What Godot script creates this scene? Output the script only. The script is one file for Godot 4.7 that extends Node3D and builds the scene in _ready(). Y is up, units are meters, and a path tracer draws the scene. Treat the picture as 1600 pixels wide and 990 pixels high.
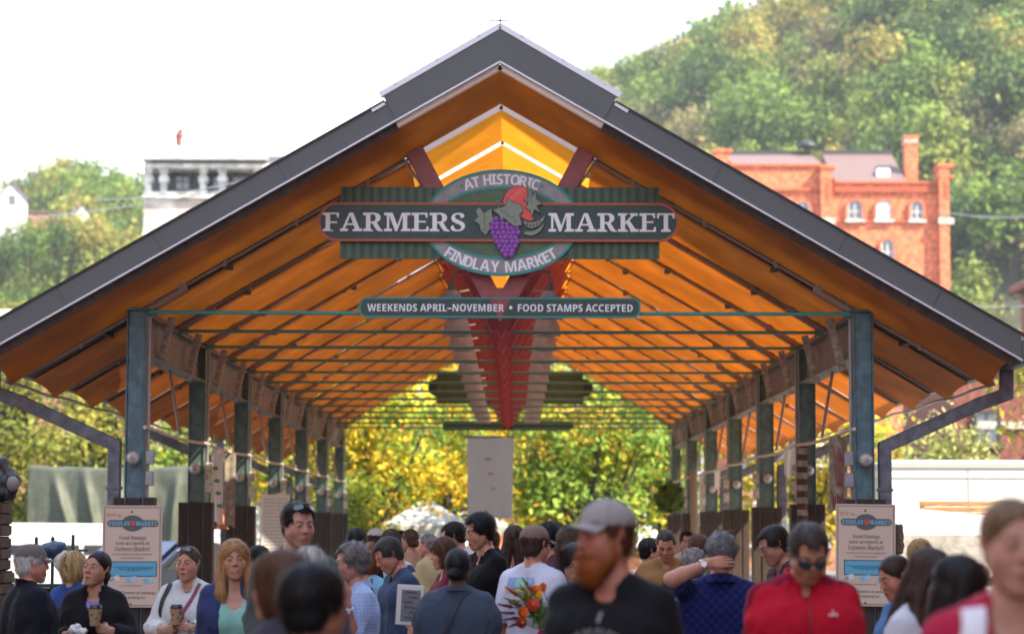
extends Node3D
# A market pavilion on a shopping day, seen from the crowd through an 85 mm lens.

const FOCAL := 3778.0          # focal length in pixels of a picture 1600 wide
const EYE := Vector3(0.16, 1.70, 0.0)
var cam_basis: Basis
var mats := {}
var tex := {}
var rng := RandomNumberGenerator.new()


# ---------------------------------------------------------------- meshes
class Geo:
	var v := PackedVector3Array()
	var n := PackedVector3Array()
	var uv := PackedVector2Array()
	var c := PackedColorArray()
	var i := PackedInt32Array()
	var tint := Color(1, 1, 1)

	func vert(p: Vector3, nn: Vector3, t := Vector2.ZERO) -> int:
		v.append(p); n.append(nn); uv.append(t); c.append(tint)
		return v.size() - 1

	# a flat convex face, turned so that it faces out
	func face(pts: Array, out: Vector3) -> void:
		var nn: Vector3 = (pts[2] - pts[0]).cross(pts[1] - pts[0])
		if nn.length_squared() < 1e-16:
			nn = (pts[-1] - pts[0]).cross(pts[1] - pts[0])
		nn = nn.normalized()
		var rev := nn.dot(out) < 0.0
		if rev:
			nn = -nn
		var s := v.size()
		for p in pts:
			vert(p, nn)
		for k in range(1, pts.size() - 1):
			if rev:
				i.append(s); i.append(s + k + 1); i.append(s + k)
			else:
				i.append(s); i.append(s + k); i.append(s + k + 1)

	func box(at: Vector3, size: Vector3, b := Basis.IDENTITY) -> void:
		var h := size / 2.0
		for ax in 3:
			for s in [-1.0, 1.0]:
				var o := Vector3.ZERO
				o[ax] = s
				var u := Vector3.ZERO
				u[(ax + 1) % 3] = h[(ax + 1) % 3]
				var w := Vector3.ZERO
				w[(ax + 2) % 3] = h[(ax + 2) % 3]
				var m: Vector3 = o * h[ax]
				face([at + b * (m - u - w), at + b * (m + u - w), at + b * (m + u + w), at + b * (m - u + w)], b * o)

	# a box with its edges chamfered by e
	func cbox(at: Vector3, size: Vector3, e: float, b := Basis.IDENTITY) -> void:
		var h := size / 2.0
		e = minf(e, minf(h.x, minf(h.y, h.z)) * 0.9)
		for ax in 3:
			var a1 := (ax + 1) % 3
			var a2 := (ax + 2) % 3
			for s in [-1.0, 1.0]:
				var o := Vector3.ZERO
				o[ax] = s
				var u := Vector3.ZERO
				u[a1] = h[a1] - e
				var w := Vector3.ZERO
				w[a2] = h[a2] - e
				var m: Vector3 = o * h[ax]
				face([at + b * (m - u - w), at + b * (m + u - w), at + b * (m + u + w), at + b * (m - u + w)], b * o)
			for s1 in [-1.0, 1.0]:
				for s2 in [-1.0, 1.0]:
					var l := Vector3.ZERO
					l[ax] = h[ax] - e
					var p := Vector3.ZERO
					p[a1] = s1 * h[a1]
					p[a2] = s2 * (h[a2] - e)
					var q := Vector3.ZERO
					q[a1] = s1 * (h[a1] - e)
					q[a2] = s2 * h[a2]
					var o2 := Vector3.ZERO
					o2[a1] = s1
					o2[a2] = s2
					face([at + b * (p - l), at + b * (p + l), at + b * (q + l), at + b * (q - l)], b * o2)
		for sx in [-1.0, 1.0]:
			for sy in [-1.0, 1.0]:
				for sz in [-1.0, 1.0]:
					var g := Vector3(sx, sy, sz)
					face([at + b * (g * Vector3(h.x, h.y - e, h.z - e)), at + b * (g * Vector3(h.x - e, h.y, h.z - e)), at + b * (g * Vector3(h.x - e, h.y - e, h.z))], b * g)

	func bar(a: Vector3, b: Vector3, w: float, d: float, up := Vector3.UP, e := 0.0) -> void:
		var z := (b - a).normalized()
		var x := up.cross(z)
		if x.length() < 0.01:
			x = Vector3.RIGHT.cross(z)
		x = x.normalized()
		var bs := Basis(x, z.cross(x), z)
		if e > 0.0:
			cbox((a + b) / 2.0, Vector3(w, d, a.distance_to(b)), e, bs)
		else:
			box((a + b) / 2.0, Vector3(w, d, a.distance_to(b)), bs)

	func grid(nu: int, nv: int, at: Callable, flip := false) -> void:
		var s := v.size()
		for b in nv + 1:
			for a in nu + 1:
				vert(at.call(float(a) / nu, float(b) / nv), Vector3.ZERO, Vector2(float(a) / nu, float(b) / nv))
		var s_i := i.size()
		for b in nv:
			for a in nu:
				var k := s + b * (nu + 1) + a
				if flip:
					i.append_array([k, k + nu + 1, k + 1, k + 1, k + nu + 1, k + nu + 2])
				else:
					i.append_array([k, k + 1, k + nu + 1, k + 1, k + nu + 2, k + nu + 1])
		smooth(s, s_i)

	func smooth(from_v := 0, from_i := 0) -> void:
		for k in range(from_v, v.size()):
			n[k] = Vector3.ZERO
		for k in range(from_i, i.size(), 3):
			var a := i[k]
			var b := i[k + 1]
			var d := i[k + 2]
			var nn := (v[d] - v[a]).cross(v[b] - v[a])
			n[a] += nn; n[b] += nn; n[d] += nn
		for k in range(from_v, v.size()):
			n[k] = n[k].normalized() if n[k].length_squared() > 1e-20 else Vector3.UP

	func tube(path: Array, r, sides := 8, caps := true) -> void:
		var m := path.size()
		var up := Vector3.UP
		var t0: Vector3 = (path[1] - path[0]).normalized()
		if absf(t0.dot(up)) > 0.95:
			up = Vector3.RIGHT
		var s := v.size()
		var s_i := i.size()
		var x := up.cross(t0).normalized()
		for k in m:
			var t: Vector3 = path[min(k + 1, m - 1)] - path[max(k - 1, 0)]
			t = t.normalized()
			x = (x - t * x.dot(t)).normalized()
			var y := t.cross(x)
			var rr: float = r[k] if r is Array else r
			for q in sides:
				var a := TAU * q / sides
				var d := x * cos(a) + y * sin(a)
				vert(path[k] + d * rr, d, Vector2(float(q) / sides, float(k) / m))
		for k in m - 1:
			for q in sides:
				var a := s + k * sides + q
				var b := s + k * sides + (q + 1) % sides
				i.append_array([a, a + sides, b, b, a + sides, b + sides])
		if caps:
			for e in [0, m - 1]:
				var t: Vector3 = (path[1] - path[0]) if e else (path[0] - path[1])
				if e:
					t = path[m - 1] - path[m - 2]
				var ring := []
				for q in sides:
					ring.append(v[s + e * sides + q])
				face(ring, t)

	func lathe(prof: Array, sides := 16, xf := Transform3D.IDENTITY) -> void:
		var s := v.size()
		var s_i := i.size()
		for k in prof.size():
			for q in sides + 1:
				var a := TAU * q / sides
				vert(xf * Vector3(cos(a) * prof[k].x, prof[k].y, sin(a) * prof[k].x), Vector3.ZERO, Vector2(float(q) / sides, float(k) / (prof.size() - 1)))
		for k in prof.size() - 1:
			for q in sides:
				var a := s + k * (sides + 1) + q
				var b := a + sides + 1
				i.append_array([a, a + 1, b, a + 1, b + 1, b])
		smooth(s, s_i)

	func ball(at: Vector3, r: Vector3, sides := 10, rows := 6) -> void:
		var prof := []
		for k in rows + 1:
			var a := -PI / 2 + PI * k / rows
			prof.append(Vector2(cos(a), sin(a)))
		lathe(prof, sides, Transform3D(Basis.from_scale(r), at))

	# a flat outline with thickness; the front looks along +z of xf
	func extrude(poly: PackedVector2Array, depth: float, xf := Transform3D.IDENTITY) -> void:
		var t := Geometry2D.triangulate_polygon(poly)
		for s in [1.0, -1.0]:
			var k0 := v.size()
			for p in poly:
				vert(xf * Vector3(p.x, p.y, depth / 2 * s), xf.basis * Vector3(0, 0, s), p)
			for k in range(0, t.size(), 3):
				var a: Vector2 = poly[t[k]]
				var cw: bool = (poly[t[k + 1]] - a).cross(poly[t[k + 2]] - a) < 0.0
				if cw == (s > 0.0):
					i.append_array([k0 + t[k], k0 + t[k + 1], k0 + t[k + 2]])
				else:
					i.append_array([k0 + t[k], k0 + t[k + 2], k0 + t[k + 1]])
		var area := 0.0
		for k in poly.size():
			area += poly[k].cross(poly[(k + 1) % poly.size()])
		for k in poly.size():
			var a := poly[k]
			var b := poly[(k + 1) % poly.size()]
			var o := Vector2(b.y - a.y, a.x - b.x) * signf(area)
			if a.distance_squared_to(b) < 1e-12:
				continue
			face([xf * Vector3(a.x, a.y, depth / 2), xf * Vector3(b.x, b.y, depth / 2), xf * Vector3(b.x, b.y, -depth / 2), xf * Vector3(a.x, a.y, -depth / 2)], xf.basis * Vector3(o.x, o.y, 0))

	func add(g: Geo, xf := Transform3D.IDENTITY) -> void:
		var s := v.size()
		v.append_array(xf * g.v)
		var nb := Transform3D(xf.basis.inverse().transposed(), Vector3.ZERO)
		n.append_array(nb * g.n)
		uv.append_array(g.uv)
		c.append_array(g.c)
		var mirror := xf.basis.determinant() < 0.0
		var gi := g.i
		var at := i.size()
		i.resize(at + gi.size())
		for k in range(0, gi.size(), 3):
			i[at + k] = gi[k] + s
			i[at + k + 1] = gi[k + (2 if mirror else 1)] + s
			i[at + k + 2] = gi[k + (1 if mirror else 2)] + s

	func arrays(a: Array, xf := Transform3D.IDENTITY) -> void:
		var g := Geo.new()
		g.v = a[Mesh.ARRAY_VERTEX]
		g.n = a[Mesh.ARRAY_NORMAL]
		g.uv.resize(g.v.size())
		g.c.resize(g.v.size())
		g.c.fill(tint)
		if a[Mesh.ARRAY_INDEX] != null and a[Mesh.ARRAY_INDEX].size():
			g.i = a[Mesh.ARRAY_INDEX]
		else:
			g.i = PackedInt32Array(range(g.v.size()))
		add(g, xf)

	func mesh() -> ArrayMesh:
		var a := []
		a.resize(Mesh.ARRAY_MAX)
		a[Mesh.ARRAY_VERTEX] = v
		a[Mesh.ARRAY_NORMAL] = n
		a[Mesh.ARRAY_TEX_UV] = uv
		a[Mesh.ARRAY_COLOR] = c
		a[Mesh.ARRAY_INDEX] = i
		var m := ArrayMesh.new()
		if v.size():
			m.add_surface_from_arrays(Mesh.PRIMITIVE_TRIANGLES, a)
		return m


# ---------------------------------------------------------------- things and parts
func thing(called: String, label: String, category: String, at := Vector3.ZERO, turn := 0.0, group := "") -> Node3D:
	var o := Node3D.new()
	o.name = called
	add_child(o, true)
	o.position = at
	o.rotation.y = turn
	return tag(o, label, category, group)


func tag(o: Node3D, label: String, category: String, group := "") -> Node3D:
	o.set_meta("label", label)
	o.set_meta("category", category)
	if group:
		o.set_meta("group", group)
	return o


func part(parent: Node3D, called: String, shape, m: Material, label := "") -> MeshInstance3D:
	var o := MeshInstance3D.new()
	o.name = called
	o.mesh = shape.mesh() if shape is Geo else shape
	o.material_override = m
	parent.add_child(o, true)
	if label:
		o.set_meta("label", label)
	return o


func structure(called: String, shape, m: Material) -> MeshInstance3D:
	var o := part(self, called, shape, m)
	o.set_meta("kind", "structure")
	return o


func another(o: Node3D, at: Vector3, turn: float, label := "", size := 1.0) -> Node3D:
	var d: Node3D = o.duplicate()
	d.name = String(o.name).rstrip("0123456789")
	add_child(d, true)
	d.position = at
	d.rotation = Vector3(0, turn, 0)
	d.scale = Vector3.ONE * size
	if label:
		d.set_meta("label", label)
	return d


# the point at a depth (metres along the street) that the photograph shows at a pixel of its 1600 x 990
func at(px: float, py: float, d: float) -> Vector3:
	var r := cam_basis * Vector3((px - 800.0) / FOCAL, -(py - 495.0) / FOCAL, -1.0)
	return EYE + r * (d / -r.z)


# ---------------------------------------------------------------- materials
func noise_tex(key: String, freq: float, lo: float, hi: float, octaves := 4, normal := false, kind := FastNoiseLite.TYPE_SIMPLEX_SMOOTH, bump := 4.0) -> Texture2D:
	if not tex.has(key):
		var f := FastNoiseLite.new()
		f.seed = hash(key) % 1000
		f.noise_type = kind
		f.frequency = freq
		f.fractal_octaves = octaves
		var t := NoiseTexture2D.new()
		t.width = 512
		t.height = 512
		t.seamless = true
		t.noise = f
		if normal:
			t.as_normal_map = true
			t.bump_strength = bump
		else:
			var g := Gradient.new()
			g.set_color(0, Color(lo, lo, lo))
			g.set_color(1, Color(hi, hi, hi))
			t.color_ramp = g
		tex[key] = t
	return tex[key]


# colours here are linear, as real-world base colours are; tone: mottling of the colour, bump: fine relief
func mat(key: String, col: Color, rough := 0.8, o := {}) -> StandardMaterial3D:
	if mats.has(key):
		return mats[key]
	var m := StandardMaterial3D.new()
	m.resource_name = key
	m.albedo_color = col.linear_to_srgb()
	m.albedo_color.a = o.get("alpha", 1.0)
	m.roughness = rough
	m.metallic = o.get("metal", 0.0)
	if o.has("spec"):
		m.metallic_specular = o.spec
	if o.has("tone"):
		m.albedo_texture = tone(o.tone)
		m.uv1_triplanar = true
		m.uv1_world_triplanar = o.get("world", true)
		m.uv1_scale = Vector3.ONE * o.get("scale", 1.0)
		if o.has("stretch"):
			m.uv1_scale *= o.stretch
	if o.has("bump"):
		m.normal_enabled = true
		m.normal_texture = noise_tex("normal_" + str(o.bump), {"fine": 0.09, "soft": 0.018, "cloth": 0.03}[o.bump], 0, 1, 4, true, FastNoiseLite.TYPE_SIMPLEX_SMOOTH, 6.0)
		m.normal_scale = o.get("bump_by", 0.6)
		m.uv1_triplanar = true
		m.uv1_world_triplanar = o.get("world", true)
		m.uv1_scale = Vector3.ONE * o.get("scale", 1.0)
		if o.has("stretch"):
			m.uv1_scale *= o.stretch
	if o.get("vertex", false):
		m.vertex_color_use_as_albedo = true
	if o.has("backlight"):
		m.backlight_enabled = true
		m.backlight = Color(o.backlight, o.backlight, o.backlight).linear_to_srgb() if o.backlight is float else o.backlight
	if o.has("rim"):
		m.rim_enabled = true
		m.rim = o.rim
	if o.has("coat"):
		m.clearcoat_enabled = true
		m.clearcoat = o.coat
		m.clearcoat_roughness = 0.1
	if o.has("sss"):
		m.subsurf_scatter_enabled = true
		m.subsurf_scatter_strength = o.sss
	if m.albedo_color.a < 1.0:
		m.transparency = BaseMaterial3D.TRANSPARENCY_ALPHA
	mats[key] = m
	return m


func tone(which: String) -> Texture2D:
	match which:
		"soft": return noise_tex("tone_soft", 0.012, 0.80, 1.0)
		"strong": return noise_tex("tone_strong", 0.016, 0.55, 1.0)
		"dirty": return noise_tex("tone_dirty", 0.008, 0.62, 1.0, 6)
		"skin": return noise_tex("tone_skin", 0.02, 0.80, 1.0, 5)
		"grain": return noise_tex("tone_grain", 0.2, 0.72, 1.0, 2)
	return tex[which]


func image_tex(key: String, w: int, h: int, paint: Callable) -> void:
	var im := Image.create(w, h, false, Image.FORMAT_RGB8)
	for y in h:
		for x in w:
			im.set_pixel(x, y, paint.call(x, y))
	tex[key] = ImageTexture.create_from_image(im)


# ---------------------------------------------------------------- lettering
var fonts := {}


func font(family: String, weight := 400, bolder := 0.0) -> Font:
	var key := "%s %d %.2f" % [family, weight, bolder]
	if not fonts.has(key):
		var s := SystemFont.new()
		s.font_names = PackedStringArray([family])
		s.font_weight = weight
		if bolder:
			var w := FontVariation.new()
			w.base_font = s
			w.variation_embolden = bolder
			fonts[key] = w
		else:
			fonts[key] = s
	return fonts[key]


# a line of letters, its capitals high metres, centred (or from its left end) at the middle of the capitals
func letters(text: String, high: float, f: Font, depth := 0.006) -> Geo:
	var t := TextMesh.new()
	t.text = text
	t.font = f
	t.font_size = 64
	t.pixel_size = high / 64.0 / 0.714
	t.depth = depth
	t.curve_step = 2.0
	t.horizontal_alignment = HORIZONTAL_ALIGNMENT_CENTER
	t.vertical_alignment = VERTICAL_ALIGNMENT_CENTER
	var g := Geo.new()
	if t.get_surface_count():
		g.arrays(t.surface_get_arrays(0))
	return g


func span(g: Geo) -> AABB:
	if g.v.is_empty():
		return AABB()
	var b := AABB(g.v[0], Vector3.ZERO)
	for p in g.v:
		b = b.expand(p)
	return b


# letters fitted into a box w wide and h high round at
func fit(text: String, w: float, h: float, f: Font, at_: Vector3, depth := 0.006) -> Geo:
	var g := letters(text, h, f, depth)
	var b := span(g)
	var o := Geo.new()
	var k := Vector3(w / maxf(b.size.x, 1e-4), h / maxf(b.size.y, 1e-4), 1)
	o.add(g, Transform3D(Basis.from_scale(k), at_ - b.get_center() * k))
	return o


# letters set along an arc of an ellipse; rx, ry its radii at the middle of the letters
func arc_letters(text: String, high: float, f: Font, rx: float, ry: float, from: float, to: float, below: bool, depth := 0.006) -> Geo:
	var widths := []
	var all := 0.0
	var glyphs := []
	for ch in text:
		var g := letters(ch, high, f, depth)
		var w := span(g).size.x if ch != " " else high * 0.32
		glyphs.append(g)
		widths.append(w)
		all += w + high * 0.16
	var out := Geo.new()
	var run := 0.0
	for k in text.length():
		var mid: float = (run + widths[k] / 2.0 + high * 0.08) / all
		run += widths[k] + high * 0.16
		var a := lerpf(from, to, mid)
		var p := Vector3(cos(a) * rx, sin(a) * ry, 0)
		var t := Vector2(-sin(a) * rx, cos(a) * ry) * (1.0 if below else -1.0)
		var b := span(glyphs[k])
		if text[k] == " ":
			continue
		out.add(glyphs[k], Transform3D(Basis(Vector3.BACK, atan2(t.y, t.x)), p) * Transform3D(Basis.IDENTITY, Vector3(-b.get_center().x, 0, 0)))
	return out


func ellipse(rx: float, ry: float, m := 48) -> PackedVector2Array:
	var p := PackedVector2Array()
	for k in m:
		p.append(Vector2(cos(TAU * k / m) * rx, sin(TAU * k / m) * ry))
	return p


func pill(w: float, h: float, r: float, m := 8) -> PackedVector2Array:
	var p := PackedVector2Array()
	for q in 4:
		var c: Vector2 = Vector2(w / 2 - r, h / 2 - r) * [Vector2(1, 1), Vector2(-1, 1), Vector2(-1, -1), Vector2(1, -1)][q]
		for k in m + 1:
			var a := PI / 2 * (q + float(k) / m)
			p.append(c + Vector2(cos(a), sin(a)) * r)
	return p


# a ring of rectangular section between two outlines with the same number of points
func ring(outer: PackedVector2Array, inner: PackedVector2Array, depth: float, z := 0.0) -> Geo:
	var g := Geo.new()
	var m := outer.size()
	for k in m:
		var a := outer[k]
		var b := outer[(k + 1) % m]
		var p := inner[k]
		var q := inner[(k + 1) % m]
		var f := Vector3(0, 0, z + depth)
		var o := Vector3(0, 0, z)
		var V := func(t: Vector2, w: Vector3) -> Vector3: return Vector3(t.x, t.y, 0) + w
		g.face([V.call(a, f), V.call(b, f), V.call(q, f), V.call(p, f)], Vector3.BACK)
		g.face([V.call(a, f), V.call(b, f), V.call(b, o), V.call(a, o)], Vector3(a.x, a.y, 0) - Vector3(p.x, p.y, 0))
		g.face([V.call(p, f), V.call(q, f), V.call(q, o), V.call(p, o)], Vector3(p.x, p.y, 0) - Vector3(a.x, a.y, 0))
	return g


# ================================================================ the scene
func _ready() -> void:
	rng.seed = 7
	camera_and_light()
	surroundings()
	pavilion()
	signs()
	stalls()
	people()


func camera_and_light() -> void:
	var cam := Camera3D.new()
	cam.name = "camera"
	cam.position = EYE
	cam_basis = Basis(Vector3.UP, deg_to_rad(0.076)) * Basis(Vector3.RIGHT, deg_to_rad(4.977)) * Basis(Vector3.BACK, deg_to_rad(0.15))
	cam.basis = cam_basis
	cam.fov = 14.93
	cam.near = 0.1
	cam.far = 2000.0
	var lens := CameraAttributesPhysical.new()
	lens.frustum_focal_length = 91.58
	lens.frustum_focus_distance = 19.5
	lens.exposure_aperture = 2.4
	lens.frustum_near = 0.1
	lens.frustum_far = 2000.0
	cam.attributes = lens
	add_child(cam)
	cam.current = true

	var sky := ProceduralSkyMaterial.new()
	sky.sky_top_color = Color(0.62, 0.70, 0.82)
	sky.sky_horizon_color = Color(0.93, 0.93, 0.93)
	sky.sky_curve = 0.25
	sky.ground_horizon_color = Color(0.6, 0.58, 0.55)
	sky.ground_bottom_color = Color(0.3, 0.29, 0.28)
	sky.sun_angle_max = 20.0
	sky.sky_energy_multiplier = 1.0
	var env := Environment.new()
	env.background_mode = Environment.BG_SKY
	env.sky = Sky.new()
	env.sky.sky_material = sky
	env.tonemap_mode = Environment.TONE_MAPPER_LINEAR
	env.tonemap_exposure = 4.3
	env.fog_enabled = true
	env.fog_density = 0.0002
	env.fog_light_color = Color(0.92, 0.95, 1.0)
	env.sdfgi_enabled = true
	env.ssao_enabled = true
	env.ssil_enabled = true
	var we := WorldEnvironment.new()
	we.name = "environment"
	we.environment = env
	add_child(we)

	# a high autumn sun to the right and a little behind the camera
	var sun := DirectionalLight3D.new()
	sun.name = "sun"
	sun.light_energy = 1.5
	sun.light_color = Color(1.0, 0.94, 0.84)
	sun.light_angular_distance = 0.5
	sun.shadow_enabled = true
	add_child(sun)
	sun.look_at_from_position(Vector3(0.62, 0.70, 0.36) * 100.0, Vector3.ZERO)


# ---------------------------------------------------------------- what stands around
func surroundings() -> void:
	ground_and_hills()
	buildings()
	trees()
	vehicles()


func ground_and_hills() -> void:
	var g := Geo.new()
	g.grid(4, 4, func(a: float, b: float) -> Vector3: return Vector3(lerpf(-1200, 1200, a), 0, lerpf(200, -1600, b)))
	structure("ground", g, mat("pale dry ground", Color(0.30, 0.28, 0.24), 0.95, {"tone": "dirty", "scale": 0.05}))
	g = Geo.new()
	g.grid(2, 20, func(a: float, b: float) -> Vector3: return Vector3(lerpf(-18, 22, a), 0.004, lerpf(45, -110, b)))
	structure("road", g, mat("grey asphalt", Color(0.19, 0.185, 0.175), 0.92, {"tone": "dirty", "scale": 0.4, "bump": "fine", "bump_by": 0.5}))
	g = Geo.new()
	g.cbox(Vector3(0, 0.02, -40), Vector3(11.2, 0.1, 34), 0.02)
	structure("pavement", g, mat("concrete pavement", Color(0.42, 0.39, 0.35), 0.9, {"tone": "dirty", "scale": 0.6}))
	# the wooded hill on the right and the lower one on the left
	var soil := mat("dark leaf litter", Color(0.055, 0.06, 0.03), 0.95, {"tone": "strong", "scale": 0.05})
	g = Geo.new()
	g.grid(30, 24, func(a: float, b: float) -> Vector3: return hill_right(lerpf(820, 2300, a), b), false)
	structure("hill", g, soil)
	g = Geo.new()
	g.grid(24, 16, func(a: float, b: float) -> Vector3: return hill_left(lerpf(-700, 620, a), b), false)
	structure("hill", g, soil)


# across: a bearing in pixels of the photograph's width; b: 0 at the foot of the slope, 1 on its crest
func hill_right(across: float, b: float) -> Vector3:
	var d := lerpf(215.0, 390.0, b)
	var crest := 72.0 + (across - 940.0) * 0.064 if across > 940 else 72.0 - (940 - across) * 0.16
	crest = minf(crest, 150.0)
	var y := crest * 0.92 * pow(b, 0.8) + 1.6 * sin(across * 0.02 + b * 7.0)
	if b > 0.97:
		y -= 0.0
	return Vector3(EYE.x + (across - 805.0) / FOCAL * d, maxf(y, -1.0), -d)


func hill_left(across: float, b: float) -> Vector3:
	var d := lerpf(190.0, 330.0, b)
	var crest := 47.0 + 2.5 * sin(across * 0.012) - maxf(0.0, across - 330) * 0.02
	var y := crest * pow(b, 0.85) * 0.9 + 1.2 * sin(across * 0.03 + b * 5.0)
	return Vector3(EYE.x + (across - 805.0) / FOCAL * d, y, -d)


# a rectangle of a facade, given by its corners in the photograph, built solid at a distance d
func slab_at(g: Geo, x0: float, y0: float, x1: float, y1: float, d: float, thick: float, e := 0.0) -> void:
	var a := at(x0, y0, d)
	var b := at(x1, y1, d)
	var c := (a + b) / 2
	var s := Vector3(absf(b.x - a.x), absf(a.y - b.y), thick)
	c.z -= thick / 2
	if e > 0.0:
		g.cbox(c, s, e)
	else:
		g.box(c, s)


func arch(w: float, h: float, m := 8) -> PackedVector2Array:
	var p := PackedVector2Array([Vector2(-w / 2, -h / 2), Vector2(w / 2, -h / 2)])
	for k in m + 1:
		var a := PI * k / m
		p.append(Vector2(cos(a) * w / 2, h / 2 - w / 2 + sin(a) * w / 2))
	return p


func arched_window(parent: Node3D, px: float, py: float, w: float, h: float, d: float, pane: Material, brick: Material, white: Material) -> void:
	var c := at(px, py, d)
	var base := Vector3(c.x, c.y, c.z)
	var g := Geo.new()
	g.extrude(arch(w, h), 0.06, Transform3D(Basis.IDENTITY, base + Vector3(0, 0, 0.03)))
	var win := wpart(parent, "window", g, pane)
	g = Geo.new()
	var o := arch(w + 0.34, h + 0.34)
	var n := arch(w, h)
	g.add(ring(o, n, 0.24, 0.0), Transform3D(Basis.IDENTITY, base))
	wpart(win, "surround", g, brick)
	g = Geo.new()
	g.add(ring(n, arch(w - 0.16, h - 0.16), 0.05, 0.06), Transform3D(Basis.IDENTITY, base))
	g.box(base + Vector3(0, 0, 0.085), Vector3(0.07, h - 0.1, 0.04))
	g.box(base + Vector3(0, -0.1, 0.086), Vector3(w - 0.1, 0.07, 0.04))
	wpart(win, "sash", g, white)
	g = Geo.new()
	g.cbox(base + Vector3(0, -h / 2 - 0.1, 0.12), Vector3(w + 0.4, 0.16, 0.3), 0.02)
	wpart(win, "sill", g, white)


func square_window(parent: Node3D, c: Vector3, w: float, h: float, pane: Material, frame: Material, bars := 1, b := Basis.IDENTITY) -> void:
	var g := Geo.new()
	g.box(c + b * Vector3(0, 0, 0.02), Vector3(w, h, 0.04), b)
	var win := wpart(parent, "window", g, pane)
	g = Geo.new()
	for s in [-1.0, 1.0]:
		g.box(c + b * Vector3(s * w / 2, 0, 0.06), Vector3(0.1, h + 0.1, 0.12), b)
		g.box(c + b * Vector3(0, s * h / 2, 0.058), Vector3(w + 0.1, 0.1, 0.11), b)
	g.box(c + b * Vector3(0, 0, 0.05), Vector3(w, 0.07, 0.06), b)
	for k in bars:
		g.box(c + b * Vector3(w * ((k + 1.0) / (bars + 1) - 0.5), 0, 0.052), Vector3(0.05, h, 0.05), b)
	wpart(win, "frame", g, frame)
	g = Geo.new()
	g.box(c + b * Vector3(0, -h / 2 - 0.11, 0.1), Vector3(w + 0.3, 0.12, 0.24), b)
	wpart(win, "sill", g, frame)


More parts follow.
